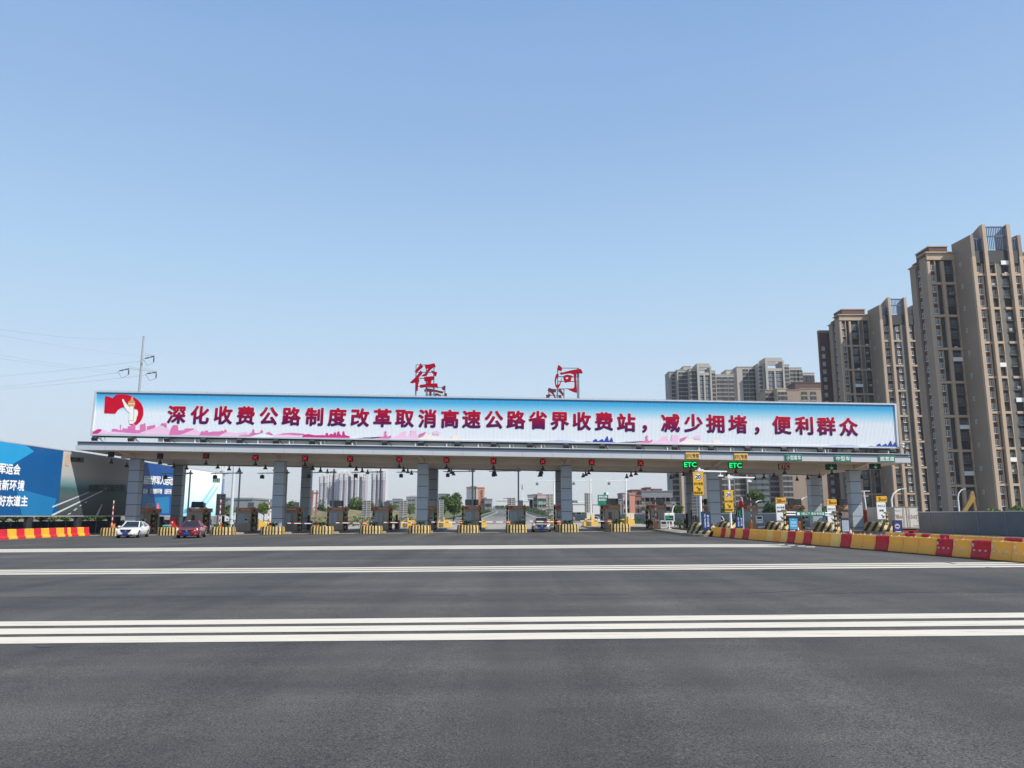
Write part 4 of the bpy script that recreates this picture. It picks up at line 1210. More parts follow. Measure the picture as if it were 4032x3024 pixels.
notice(3104, 2030, 3145, 2088, 66.0, 0.0, M_cyan, 'bright cyan notice board with a dark top', rows=((.42, .5, .72, .05), (.2, .8, .55, .03), (.2, .8, .47, .03), (.15, .85, .33, .025), (.2, .8, .26, .025)), band=.2)
notice(3311, 2039, 3347, 2096, 66.5, 0.0, M_pale, 'pale grey notice board with fine print beside the last column', rows=tuple((.16, .84, .78 - .06 * i, .018) for i in range(11)), band=.17)
notice(3514.5, 2048, 3557, 2106, 66.0, 0.0, M_boardblue, 'blue notice board with a round car emblem', rows=((.2, .8, .2, .04), (.2, .8, .1, .05)), extra=True, band=.1)

# height gate with the green sign
YG = 73.0
def striped_post(u, v0, v1, Y, label, cap=True, r=.11):
    p = at(u, v1, Y); top = at(u, v0, Y).z
    t = thing('striped_post', label, 'post', (p.x, Y, g(p.x) + .02), 0, 'yellow and black round posts')
    h = top - g(p.x) - .02
    mb = MB(); n = 9
    for q in range(n): mb.tube((0,0,h*q/n), (0,0,h*(q+1)/n), r, n=10, mi=q % 2)
    mb.build('pole', [M_pyel, M_stripeblack], t)
    if cap:
        mb = MB(); mb.bevbox(-.22, .22, -.16, .16, h, h + .14, .02); mb.build('cap', mat('cap_brown', (.2, .15, .1, 1), .6, var=.1), t)
striped_post(3092, 2012, 2090, YG, 'striped post carrying the left end of the green height sign')
striped_post(3292, 2018, 2090, YG, 'striped post carrying the right end of the green height sign')
striped_post(3167, 2004, 2090, 86.0, 'striped post standing behind the green height sign')
striped_post(3496, 2022, 2086, 76.5, 'striped post with a flat cap right of the last lane sign')
a, b = at(3096, 2018, YG), at(3289, 2028, YG)
t = thing('height_sign', 'green sign with white characters on two white bars between striped posts', 'sign', ((a.x + b.x) / 2, YG, (a.z + b.z) / 2))
L = (b.x - a.x) / 2
mb = MB(); mb.tube((-L, .06, .14), (L, .06, .05), .07, n=8); mb.tube((-L, .06, -.1), (L, .06, -.16), .07, n=8); mb.build('bar', M_white, t)
g0, g1 = at(3135, 2016, YG).x - t.location.x, at(3249, 2031, YG).x - t.location.x
mb = MB(); mb.bevbox(g0, g1, -.05, .0, -.22, .2, .015); mb.build('panel', M_green, t)
mb = MB(); mb.text('7座以下 客车专用道', (g0 + g1) / 2 + .16, 0, .26, -.075, bold=.02, w=(g1 - g0) * .8); mb.box(g0 + .06, g0 + .3, -.062, -.052, -.13, .13); mb.build('lettering', M_txtwhite, t)
# traffic mirror post at the barrier
p = gp(2930, 2120)
t = thing('mirror_post', 'slim white post with a round mirror turned away beside the barrier', 'post', p)
mb = MB(); mb.tube((0,0,0), (0,0,2.65), .045, n=8); mb.tube((0,0,0), (0,0,.03), .14, n=10); mb.path([(0,0,2.6),(-.02,0,2.85),(-.1,-.05,2.95)], .05, 6); mb.build('pole', M_alu, t)
mb = MB(); mb.lathe([(.0, 0), (.26, .03), (.28, .1), (.0, .14)], n=18); o = mb.build('mirror', M_red, t, (-.14, .0, 2.45)); o.rotation_euler = (0, R(80), R(15))
mb = MB(); mb.bevbox(-.28, .02, .05, .09, 1.55, 2.1, .01); mb.build('plate', M_green, t)
# ETC display on a stalk and small plants on the long island
t = thing('payment_display', 'small white-framed screen on a stalk on the long island', 'display', at(2637, 2083, 72.0))
b0 = t.location.copy()
def pd(u, v): q = at(u, v, 72.0) - b0; return q.x, q.z
mb = MB(); mb.tube((0, .1, 0), (0, .1, pd(0, 2055)[1]), .05, n=8); mb.tube((0, .1, 0), (0, .1, .04), .2, n=10); mb.build('stalk', M_white, t)
x0, z1 = pd(2616, 2020); x1, z0 = pd(2656, 2053)
mb = MB(); mb.bevbox(x0, x1, 0, .2, z0, z1, .03); mb.build('case', M_white, t)
mb = MB(); mb.box(x0 + .08, x1 - .08, -.015, -.002, z0 + .08, z1 - .22); mb.build('screen', M_glass, t)
mb = MB(); mb.box(x0 + .14, x0 + .4, -.022, -.016, z1 - .38, z1 - .34); mb.box(x0 + .14, x1 - .2, -.022, -.016, z1 - .5, z1 - .46); mb.box(-.06, .06, -.012, -.002, z1 - .16, z1 - .06); mb.build('glow_text', M_ledgrn2, t)
for i, (u, v, Y) in enumerate(((2678, 2081, 72.5), (2556, 2073, 84.0))):
    c = cycad(30 + i, s=.9); p = at(u, v, Y); c.location = (p.x, Y, p.z); c['group'] = 'potted cycads on the long island'
    c['label'] = 'small cycad on the long island, ' + ('near the stalk display' if i == 0 else 'beside the dark guard posts')
def machine(u0, v0, u1, v1, Y, m, label):
    c = at((u0+u1)/2, v1, Y); a, b = at(u0, v0, Y) - c, at(u1, v1, Y) - c
    t = thing('ticket_machine', label, 'machine', c)
    mb = MB(); mb.bevbox(a.x, b.x, 0, .6, 0, a.z, .03); mb.build('case', m, t)
    mb = MB(); mb.box(a.x * .7, b.x * .7, -.012, -.001, a.z * .55, a.z * .85); mb.build('screen', M_glass, t)
    mb = MB(); mb.box(a.x * .7, b.x * .7, -.012, -.001, a.z * .3, a.z * .36); mb.build('slot', M_dark, t)
machine(2574, 2046, 2597, 2080, 84.0, M_alu, 'silver ticket machine left of its paler twin')
machine(2600, 2049, 2628, 2081, 82.0, M_ac, 'pale grey ticket machine under the stalk screen')
machine(2976, 2030, 3005, 2060, 84.0, M_alu, 'white ticket machine right of the black-fronted booth')

# water-filled barriers: a row of separate yellow and red units
M_byel = mat('barrier_yellow', (0.85, 0.56, 0.12, 1), .42, var=.12, scale=1.2, transl=.45)
M_bpale = mat('barrier_pale_yellow', (0.85, 0.66, 0.25, 1), .42, var=.14, scale=1.2, transl=.45)
M_bora = mat('barrier_orange_yellow', (0.85, 0.5, 0.1, 1), .42, var=.12, scale=1.2, transl=.45)
M_bred = mat('barrier_red', (0.66, 0.02, 0.035, 1), .4, var=.1, scale=1.2, transl=.35)
M_dirt = mat('barrier_dirt', (0.1, 0.07, 0.03, 1), .9, var=.3)
def unit(L, h, m, knobs):
    t = thing('water_barrier', '', 'barrier')
    prof = [(.26, 0), (.26, .10), (.235, .16), (.17, .36), (.14, .56), (.135, .64), (.10, .70), (0, .715)]
    mb = MB(); rings = []
    ny = 9
    for i in range(ny):
        f = i / (ny - 1); y = -L/2 + .012 + (L - .024) * f
        s = .93 if i in (0, ny - 1) else 1.0
        wav = 1 + .018 * math.cos(f * 2 * PI * 3)
        half = [(x * s * (1 + (.03 if 0 < i < ny - 1 else 0)), z * h / .7 * (wav if z > .6 else 1) * (1.0 if s == 1 else .985)) for x, z in prof]
        rings.append([(x, y, z) for x, z in half] + [(-x, y, z) for x, z in half[-2::-1]])
    mb.loft(rings); mb.build('shell', m, t, smooth=False)
    mb = MB(); mb.box(-.268, .268, -L/2 + .03, L/2 - .03, -.002, .035); mb.build('foot', M_dirt, t)
    if knobs:
        mb = MB()
        for q in range(3): mb.cbox((-.2, -L * .3 + q * L * .3, .33 * h / .7), (.05, .07, .06))
        mb.cbox((-.165, L * .38, .52 * h / .7), (.05, .05, .12)); mb.build('reflector', M_white, t)
    return t
def barrier_row(A, B, us, cols, h, group, lab, dz=0.0):
    A, B = Vector(A), Vector(B); D = B - A
    def par(u):
        kx, ky, _ = ray(u, 2110); kk = kx / ky
        return (A.x - kk * A.y) / (kk * D.y - D.x)
    n = len(us) - 1; cnt = {}
    names = {'Y': 'yellow', 'P': 'pale yellow', 'O': 'orange-yellow', 'R': 'red'}
    tot = {c: cols.count(c) for c in set(cols)}
    for i in range(n):
        s0, s1 = par(us[i]), par(us[i+1])
        p, q = A + D * s0, A + D * s1
        L = (q - p).length
        c = cols[i]; cnt[c] = cnt.get(c, 0) + 1
        o = unit(L, h, {'Y': M_byel, 'P': M_bpale, 'O': M_bora, 'R': M_bred}[c], L > 0 and us[i] > 3690)
        m = (p + q) / 2
        o.location = (m.x, m.y, g(m.x) + dz)
        o.rotation_euler.z = math.atan2(q.y - p.y, q.x - p.x) - PI/2 + PI
        o['label'] = names[c] + ' barrier unit, ' + (ORD[cnt[c]-1] if cnt[c] < 30 else 'last') + ' ' + names[c] + ' one ' + lab
        o['group'] = group
c26 = lambda x: 2600 + x * .31646
c32 = lambda x: 3200 + x * .37613
us = [c26(660), c26(785), c26(840), c26(900), c26(960), c26(1055), c26(1135), c26(1268), c26(1352), c26(1440), c26(1528), c26(1612), c26(1712), c26(1815), c32(20), c32(112), c32(216), c32(322), c32(432), c32(556), c32(685), c32(825), c32(975), c32(1140), c32(1325), c32(1495), c32(1690), c32(1892), c32(2115), c32(2400)]
A = gp(us[0], 2112.5); Bq = gp(4032, 2215)
barrier_row((A.x, A.y, 0), (Bq.x, Bq.y, 0), us, 'YRPRYRYYPOPRYRYYPRYYRYYYRYRYY', .70, 'yellow and red water barriers beside the entry lanes', 'of the near row from its far end')
us2 = [c32(x) for x in (780, 900, 978, 1090, 1160, 1252, 1350, 1450, 1580, 1720, 1900, 2030, 2215, 2420)]
barrier_row((24, 55, 0), (24, 34, 0), us2, 'YYRYRYRYYOYRY', .66, 'yellow and red water barriers of the farther row', 'of the farther row by the wall')

# traffic cones between the two rows
M_cone = mat('cone_orange_red', (0.72, 0.1, 0.04, 1), .45, var=.06)
def cone():
    t = thing('traffic_cone', '', 'traffic cone', group='traffic cones between the barrier rows')
    mb = MB(); mb.bevbox(-.17, .17, -.17, .17, 0, .03, .01); mb.lathe([(.13, .03), (.10, .2)], n=12); mb.lathe([(.078, .34), (.056, .48)], n=12); mb.lathe([(.035, .62), (.022, .7), (0.0, .705)], n=12); mb.build('body', M_cone, t)
    mb = MB(); mb.lathe([(.101, .2), (.079, .34)], n=12); mb.lathe([(.057, .48), (.036, .62)], n=12); mb.build('band', M_white, t)
    return t
cn = cone(); cu = [3128, 3143, 3153, 3196, 3241.6, 3292.6, 3348.7, 3358, 3387, 3403, 3426.7, 3467, 3508, 3537, 3557.8, 3602, 3657, 3719, 3788, 3942.6]
for k, u in enumerate(cu):
    o = cn if k == 0 else dup(cn)
    kx, ky, _ = ray(u, 2090); x = 20.8 + .5 * math.sin(k * 2.1)
    o.location = (x, x * ky / kx, g(x)); o.rotation_euler.z = k
    if k in (1, 6): o.scale = (1.25, 1.25, 1.3)
    o['label'] = 'orange and white cone behind the near barrier row, ' + nth(k, len(cu))

# ------------------------------------------------------------------ left side: painted concrete barrier, billboards, fence
M_pred = mat('barrier_paint_red', S(196, 36, 52), .6, var=.14, scale=1.5)
M_pyell = mat('barrier_paint_yellow', S(232, 168, 50), .6, var=.1, scale=1.5)
cB = lambda x: x * .1808
LBu = [-90, cB(115), cB(310), cB(490), cB(690), cB(850), cB(1025), cB(1180), cB(1350), cB(1425), cB(1500), cB(1645), cB(1785), cB(1900)]
def lbp(u):
    k = ray(u, 2110)
    if u <= cB(1425):
        A, B = Vector((-44.7, 68.0)), Vector((-44.7, 78.0))
    else: A, B = Vector((-44.7, 78.0)), Vector((-44.0, 84.4))
    D = B - A; kk = k[0] / k[1]
    return A + D * ((A.x - kk * A.y) / (kk * D.y - D.x))
t = thing('concrete_barrier', 'concrete barrier painted in red and yellow blocks at the left edge', 'barrier', (0, 0, 0))
jp = [(.34, 0), (.34, .12), (.2, .3), (.13, .84), (.11, .88)]
for i in range(len(LBu) - 1):
    p, q = lbp(LBu[i]), lbp(LBu[i+1])
    if (q - p).length < .05: continue
    d = (q - p).normalized(); nrm = Vector((d.y, -d.x))
    rings = []
    for c in (p, q):
        rings.append([(c.x + nrm.x * x, c.y + nrm.y * x, g(c.x) + z) for x, z in jp] + [(c.x - nrm.x * x, c.y - nrm.y * x, g(c.x) + z) for x, z in jp[::-1]])
    mb = MB(); mb.loft(rings); mb.build('painted_block', M_pred if i % 2 == 0 else M_pyell, t)
# little figure-sized hydrant in front of the lit part
p = gp(213, 2114)
t = thing('hydrant', 'small grey roadside stump in front of the lit red and yellow barrier', 'hydrant', (p.x, p.y, p.z))
mb = MB(); mb.lathe([(.16, 0), (.16, .05), (.11, .06), (.11, .42), (.15, .44), (.15, .5), (.06, .56)], n=12); mb.build('body', M_ac, t)
mb = MB(); mb.tube((-.2, 0, .32), (.2, 0, .32), .05, n=8); mb.build('outlet', M_ac, t)

XBB = -45.6
def zpx(v, Y): return at(100, v, Y).z
BBH0, BBH1 = 1.72, 8.22
def bb_y(u):      # where the line of billboards is crossed by the picture column u
    k = ray(u, 1930); return XBB * k[1] / k[0]
def billboard(label, Y0, Y1, panel_m, group='roadside billboards left of the toll station', legs=2):
    L = Y1 - Y0
    t = thing('billboard', label, 'billboard', (XBB, (Y0 + Y1) / 2, 0), PI / 2, group)
    mb = MB(); mb.bevbox(-L/2, L/2, 0, .5, BBH0, BBH1, .03); mb.build('panel', panel_m, t)
    mb = MB(); mb.box(-L/2 - .03, L/2 + .03, -.03, .53, BBH1 + .003, BBH1 + .1); mb.box(-L/2 - .03, L/2 + .03, -.03, .53, BBH0 - .1, BBH0 - .003); mb.build('frame', M_alu, t)
    for i in range(legs):
        x = -L/2 + L * (i + .5) / legs
        mb = MB(); mb.tube((x, .3, -.6), (x, .3, BBH0 - .1), .38, n=12); mb.build('leg', M_dark, t)
        mb = MB()
        for q in range(7):
            a = PI * (q - 3) / 8
            mb.tube((x, .3, 1.2), (x + .75 * math.sin(a), .3 - .75 * math.cos(a), -.35), .045, n=5)
        mb.build('brace', M_alu, t)
    return t
M_bb1 = mat('billboard_blue', S(4, 84, 142), .35, var=.05, scale=.4)
M_bb1b = mat('billboard_light_blue', S(34, 150, 202), .35, var=.06, scale=.4)
M_bb1c = mat('billboard_mid_blue', S(26, 118, 172), .35, var=.06, scale=.4)
Ya, Yb = 53.5, bb_y(235)
t = billboard('blue billboard with white slogan at the left picture edge', Ya, Yb, M_bb1, legs=3)
Lb = Yb - Ya
def lb(u, v):     # local coordinates on this board
    Y = bb_y(u); return (Y - (Ya + Yb) / 2, at(u, v, Y).z)
mb = MB()
def c0(*p): return [lb(x * .31646, 1700 + y * .31646) for x, y in p]
mb.poly([(-Lb/2 + .02, BBH1 - .03)] + c0((262, 168), (372, 245), (120, 405)) + [(-Lb/2 + .02, 5.0)], -.02, 0)
mb.poly(c0((195, 700), (440, 765)) + [lb(225, 1963)] + [lb(212, 2028)] + c0((300, 1040)), -.02, 1)
mb.build('printed_shape', [M_bb1b, M_bb1c], t)
mb = MB()
def line(s, u_end, v, hpx):
    for i, ch in enumerate(reversed(s)):
        if i > 6: break
        Y = bb_y(u_end[i]); x, z = lb(u_end[i], v[i] if isinstance(v, (list, tuple)) else v)
        mb.text(ch, x, z, hpx * Y / F, -.04, bold=.035, w=hpx * Y / F * .98)
line('迎军运会', [56, 27, -2, -34], [1849, 1847, 1845, 1843], 41)
line('打造新环境', [79, 48, 18, -12, -44], [1912, 1911, 1910, 1909, 1908], 41)
line('当好东道主', [99, 70, 42, 13, -17], [1973, 1973, 1973, 1973, 1973], 41)
mb.build('lettering', M_txtwhite, t)
# second: road picture, mostly in the canopy's shadow
Yc, Yd = Yb + .15, bb_y(560)
M_bb2 = grad_mat('road_picture', [(0, S(62, 68, 72)), (.3, S(82, 92, 96)), (.42, S(60, 96, 98)), (.52, S(116, 146, 152)), (.64, S(172, 173, 172)), (1, S(182, 180, 176))], 'Z', BBH0, BBH1, .4)  # pale part of the print is greyed to deepen the canopy's shade
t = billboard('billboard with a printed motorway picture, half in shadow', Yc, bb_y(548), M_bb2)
yc_ = (Yc + bb_y(548)) / 2
def lb2(u, v): Y = bb_y(u); return (Y - yc_, at(u, v, Y).z)
def c0b(*p): return [lb2(x * .31646, 1700 + y * .31646) for x, y in p]
mb = MB()
mb.poly(c0b((665,1040),(672,1028),(1330,700),(1345,704),(700,1040)), -.02); mb.poly(c0b((672,945),(670,925),(1100,750),(1110,756)), -.021)
for q in ((860,1030,905,1010),(930,980,975,950),(1000,925,1035,905),(1060,885,1085,868)): mb.poly(c0b((q[0],q[1]),(q[0]+26,q[1]),(q[2]+8,q[3]),(q[2]-8,q[3])), -.022)
mb.poly(c0b((1215,1040),(1245,1040),(1290,900),(1280,900)), -.023)
mb.build('printed_lane_line', mat('print_pale', S(190, 200, 204), .5, var=.05), t)
mb = MB(); x, z = lb2(290, 1812); Y = bb_y(290)
for i, ch in enumerate('联投集团'):
    u = 272 + i * 12.5; x, z = lb2(u, 1809 + i * .8); mb.text(ch, x, z, 19 * Y / F, -.04, bold=.03, w=13.5 * bb_y(u)**2 / F / 45.6)
for i, ch in enumerate('构建武汉城市圈'):
    u = 357 + i * 20.5; x, z = lb2(u, 1921); mb.text(ch, x, z, 27 * bb_y(u) / F, -.04, bold=.02, w=20 * bb_y(u)**2 / F / 45.6)
mb.build('lettering', mat('print_dark', S(40, 40, 42), .5, var=0), t)
mb = MB()
for i in range(3):
    x, z = lb2(248 + i * 5, 1810)
    mb.box(x - .06, x + .06, -.035, -.02, z - .5, z + .55)
x0 = lb2(246.5, 1810)[0]; x1 = lb2(259.5, 1810)[0]
mb.box(x0, x1, -.045, -.037, z - .62, z - .48)
mb.build('logo', mat('logo_tan', S(205, 170, 130), .5, var=0), t)
# third: blue with two lines of white text; fourth: pale
Ye, Yf = bb_y(556), bb_y(681)
M_bb3 = mat('billboard_deep_blue', S(8, 72, 138), .35, var=.06, scale=.4)
t = billboard('blue billboard with two white text lines seen between the columns', Ye, Yf, M_bb3)
y3 = (Ye + Yf) / 2
def lb3(u, v): Y = bb_y(u); return (Y - y3, at(u, v, Y).z)
mb = MB()
for i, ch in enumerate('第七届世界军人运动会'):
    u = 536 + i * 16.6
    if u < 560 or u > 676: continue
    x, z = lb3(u, 1889 + i * .6); mb.text(ch, x, z, 33 * bb_y(u) / F, -.04, bold=.03, w=16.5 * bb_y(u)**2 / F / 45.6)
for i, ch in enumerate('迎军运会 打造新环境 当好东道主'):
    u = 548 + i * 9.4
    if u < 560 or u > 677 or ch == ' ': continue
    x, z = lb3(u, 1933 + i * .2); mb.text(ch, x, z, 20 * bb_y(u) / F, -.04, bold=.03, w=9 * bb_y(u)**2 / F / 45.6)
mb.build('lettering', M_txtwhite, t)
mb = MB(); mb.poly([lb3(*q) for q in ((562, 2021), (562, 1930), (600, 1960), (668, 1955), (672, 2021))], -.02); mb.build('printed_shape', M_bb1c, t)
mb = MB()
for u in (583, 626): mb.poly([lb3(*q) for q in ((u - 6, 2008), (u - 5, 1990), (u, 1980), (u + 4, 1990), (u + 6, 2008))], -.03)
mb.build('printed_tower', mat('print_coral', S(232, 110, 120), .5, var=0), t)
Yg, Yh = bb_y(700), bb_y(870)
t = billboard('pale blue-white billboard with green title beyond the canopy', Yg, Yh, grad_mat('billboard_pale', [(0, S(150, 214, 236)), (.35, S(214, 238, 244)), (1, S(244, 247, 248))], 'Z', BBH0, BBH1, .35))
y4 = (Yg + Yh) / 2
def lb4(u, v): Y = bb_y(u); return (Y - y4, at(u, v, Y).z)
mb = MB()
for i, ch in enumerate('联投集团'):
    u = 838 + i * 7.2; x, z = lb4(u, 1891.5); mb.text(ch, x, z, 17 * bb_y(u) / F, -.04, bold=.03, w=7 * bb_y(u)**2 / F / 45.6)
mb.build('lettering', mat('print_green', S(40, 110, 90), .5, var=0), t)
mb = MB()
mb.poly([lb4(*q) for q in ((790, 1985), (795, 1975), (842, 1905), (846, 1908), (802, 1990))], -.02, 0); mb.poly([lb4(*q) for q in ((806, 1988), (856, 1912), (861, 1915), (818, 1990))], -.021, 0)
mb.poly([lb4(*q) for q in ((728, 2021), (732, 2006), (742, 2000), (744, 2021))], -.022, 1); mb.poly([lb4(*q) for q in ((752, 2000), (766, 1972), (776, 1985), (768, 2010))], -.023, 1)
mb.build('printed_ray', [mat('print_sky', S(150, 210, 232), .5, var=0), mat('print_teal', S(80, 165, 190), .5, var=.1)], t)
# dark panel fence and what grows behind it
def panel_fence(name, label, pts, h, m, post_m, cap=None, step=3.0, dz=0.0):
    t = thing(name, label, 'fence', (0, 0, 0))
    mb, mp, mc = MB(), MB(), MB()
    for p, q in zip(pts, pts[1:]):
        p, q = Vector(p), Vector(q); d = q - p; L = d.length; n = max(1, round(L / step)); nrm = Vector((d.y, -d.x)).normalized()
        for i in range(n):
            a, b = p + d * (i / n), p + d * ((i + 1) / n)
            za, zb = g(a.x) + dz, g(b.x) + dz
            mb.loft([[(c.x + nrm.x * s, c.y + nrm.y * s, z_ + zz) for s, zz in ((-.03, 0), (.03, 0), (.03, h), (-.03, h))] for c, z_ in ((a, za), (b, zb))])
            for j in range(1, 8):
                c = p + d * ((i + j / 8) / n); z_ = g(c.x) + dz
                mb.box(c.x + nrm.x * .045 - .02, c.x + nrm.x * .045 + .02, c.y + nrm.y * .045 - .02, c.y + nrm.y * .045 + .02, z_ + .05, z_ + h - .05)
            mp.box(a.x - .06, a.x + .06, a.y - .06, a.y + .06, za, za + h + .06)
            if cap: mc.bar((a.x, a.y, za + h + .04), (b.x, b.y, zb + h + .04), .12, .07)
    mb.build('panel', m, t); mp.build('post', post_m, t)
    if cap: mc.build('coping', cap, t)
    return t
panel_fence('panel_fence', 'dark panel fence below the billboards on the left', [(-50.6, 60), (-50.6, 82), (-50.2, 104), (-50, 130)], 1.5, mat('fence_dark', (.035, .04, .045, 1), .6, var=.2), M_grey)
M_hoard = mat('hoarding_grey', (0.13, 0.155, 0.18, 1), .5, var=.12, scale=.6)
panel_fence('hoarding', 'long grey corrugated hoarding with pale top rail on the right', [(43.5, 44), (43.5, 110), (37, 150), (27, 200), (21, 260)], 2.05, M_hoard, M_grey, M_white, 4.0)
# wheelie bins and the red cabinet at the second and third islands
def bin_(u, v, m, label):
    p = gp(u, v)
    t = thing('wheelie_bin', label, 'bin', p)
    mb = MB(); mb.loft([[(-.24, -.22, .06), (.24, -.22, .06), (.24, .22, .06), (-.24, .22, .06)], [(-.3, -.3, .95), (.3, -.3, .95), (.3, .3, .95), (-.3, .3, .95)]]); mb.box(-.33, .33, -.33, .33, .9, .94); mb.build('body', m, t)
    mb = MB(); mb.loft([[(-.33, -.35, .955), (.33, -.35, .955), (.33, .36, .955), (-.33, .36, .955)], [(-.28, -.3, 1.02), (.28, -.3, 1.02), (.28, .34, 1.06), (-.28, .34, 1.06)]]); mb.tube((-.3, .4, .98), (.3, .4, .98), .025, n=6); mb.build('lid', m, t)
    for s in (-1, 1):
        mb = MB(); mb.tube((s * .2, .24, .1), (s * .26, .24, .1), .1, n=12); mb.build('wheel', M_black, t)
bin_(654, 2106.5, mat('bin_teal', (.13, .36, .31, 1), .5, var=.08), 'pale teal wheelie bin against the second striped planter')
bin_(853.5, 2103.5, mat('bin_green', (.01, .17, .07, 1), .45, var=.1), 'dark green wheelie bin against the third striped planter')
p = at(674, 2078, 83.0)
t = thing('fire_cabinet', 'dark red metal cabinet behind the second striped planter', 'cabinet', (p.x, 83.2, g(p.x) + .2))
mb = MB(); mb.loft([[(-.42, 0, 0), (.62, 0, 0), (.62, .6, 0), (-.42, .6, 0)], [(-.42, 0, .45), (.5, 0, .5), (.5, .6, .5), (-.42, .6, .45)], [(-.3, .05, .9), (.22, .05, .9), (.22, .5, .9), (-.3, .5, .9)], [(-.33, .05, 1.5), (.36, .05, 1.5), (.36, .5, 1.5), (-.33, .5, 1.5)]]); mb.build('body', M_red, t)
mb = MB(); mb.bevbox(-.35, .38, .03, .52, 1.51, 1.58, .02); mb.build('lid', M_red, t)
mb = MB(); mb.box(-.08, .02, .02, .045, 1.0, 1.2); mb.build('handle', M_white, t)

# ------------------------------------------------------------------ vehicles
M_tyre = mat('tyre_rubber', (0.015, 0.015, 0.016, 1), .8, var=.1)
M_rim = mat('alloy_rim', (0.45, 0.46, 0.48, 1), .3, .8, var=.05)
M_plate = mat('number_plate_blue', S(30, 60, 175), .4, var=.05)
M_head = mat('headlamp_lens', (0.85, 0.87, 0.9, 1), .12, .1, var=0, coat=1.0)
M_tail = mat('tail_lamp', (0.4, 0.01, 0.015, 1), .2, var=0)
M_chrome = mat('chrome', (0.7, 0.7, 0.72, 1), .15, 1.0, var=0)
def car(name, label, cat, loc, rz, paint, suv=False, L=4.75, W=1.84, H=1.46, front_plate=True, wide_grille=False):
    t = thing(name, label, cat, loc, rz)
    w = W / 2; k = L / 4.8
    if suv: ST = [(-2.38,.74,.4,.72),(-2.3,.88,.3,.86),(-2.0,.97,.24,.98),(-1.4,1,.22,1.06),(-.9,1,.22,1.1),(.8,1,.22,1.12),(1.8,1,.22,1.14),(2.25,.97,.28,1.14),(2.4,.9,.4,1.08)]
    else: ST = [(-2.42,.66,.3,.68),(-2.36,.82,.24,.76),(-2.15,.93,.2,.82),(-1.6,1,.18,.9),(-1.0,1,.18,.95),(-.2,1,.18,.97),(.8,1,.18,.99),(1.6,1,.18,1.03),(2.0,.97,.2,1.05),(2.3,.9,.28,1.02),(2.4,.8,.38,.9)]
    mb = MB(); rings = []
    for y, s, zb, zt in ST:
        hw = w * s
        half = [(hw * .86, zb), (hw * .985, zb + .1), (hw, zb + (zt - zb) * .5), (hw * .965, zt - .09), (hw * .86, zt - .015), (hw * .5, zt + .02)]
        rings.append([(x, y * k, z) for x, z in half] + [(-x, y * k, z) for x, z in half[::-1]])
    mb.loft(rings); mb.build('body', paint, t, smooth=True)
    if suv: GS = [(-.95,.80,1.08,.72,1.12),(-.1,.86,1.1,.64,H-.02),(.9,.88,1.12,.66,H),(1.9,.86,1.13,.62,H-.06),(2.32,.82,1.12,.7,1.2)]
    else: GS = [(-1.12,.80,.93,.76,.95),(-.32,.86,.96,.61,H-.03),(.35,.88,.98,.60,H),(1.05,.87,1.0,.58,H-.07),(2.02,.80,1.03,.66,1.06)]
    mb = MB(); mb.loft([[(-b*w, y*k, zb), (-c*w, y*k, zt), (c*w, y*k, zt), (b*w, y*k, zb)] for y, b, zb, c, zt in GS]); mb.build('window_glass', M_glass, t)
    mb = MB()
    mid = GS[1:4]
    mb.loft([[(-c*w*1.02, y*k, zt-.03), (-c*w*.9, y*k, zt+.03), (c*w*.9, y*k, zt+.03), (c*w*1.02, y*k, zt-.03)] for y, b, zb, c, zt in mid])
    for s in (-1, 1):
        for a, b in ((0, 1), (3, 4)):
            p, q = GS[a], GS[b]
            p0 = (s*(p[1] if a == 0 else p[3])*w*1.0, p[0]*k, p[2]+.02 if a == 0 else p[4]); q0 = (s*(q[3] if a == 0 else q[1])*w*1.0, q[0]*k, q[4] if a == 0 else q[2]+.02)
            mb.bar(p0, q0, .07, .06)
        m_ = GS[2]; mb.bar((s*m_[1]*w, m_[0]*k, m_[2]), (s*m_[3]*w*1.02, m_[0]*k, m_[4]), .09, .05)
    mb.build('roof', paint, t)
    for s in (-1, 1):
        for y in (-1.45, 1.42):
            mb = MB(); mb.tube((s*(w-.2), y*k, .33), (s*(w+.005), y*k, .33), .36, n=20); mb.build('wheel_arch', M_black, t)
            mb = MB(); mb.tube((s*(w-.2), y*k, .32), (s*(w+.02), y*k, .32), .32, n=20); wh = mb.build('wheel', M_tyre, t)
            mb = MB(); mb.tube((s*(w+.01), y*k, .32), (s*(w+.03), y*k, .32), .22, .2, 14); 
            for q in range(5):
                a = 2*PI*q/5; mb.bar((s*(w+.034), y*k, .32), (s*(w+.034), y*k+.2*math.cos(a), .32+.2*math.sin(a)), .02, .05)
            mb.build('rim', M_rim, wh)
        x = s * w * .70; yf = -2.3 * k
        zf = .82 if suv else .68
        mb = MB(); mb.loft([[(x-.2*1, yf+.10-(.06 if s>0 else -.02), zf), (x+.2, yf+.10+(.06 if s>0 else -.06), zf), (x+.2, yf+.22, zf+.14), (x-.2, yf+.2, zf+.12)], [(x-.2, yf-.02, zf), (x+.2, yf+.06, zf), (x+.2, yf+.2, zf+.15), (x-.2, yf+.12, zf+.13)]]); mb.build('headlight', M_head, t)
        mb = MB(); mb.cbox((s*w*.74, 2.33*k, .86 if not suv else 1.0), (.42, .16, .16)); mb.build('tail_light', M_tail, t)
        mb = MB(); mb.cbox((s*(w+.09), -.82*k, 1.0 if not suv else 1.15), (.2, .1, .13)); mb.build('mirror', paint, t)
        mb = MB(); mb.cbox((s*w*.7, -2.36*k, .36), (.26, .06, .08)); mb.build('fog_light', M_chrome, t)
    mb = MB(); gw = .5 if not wide_grille else .6
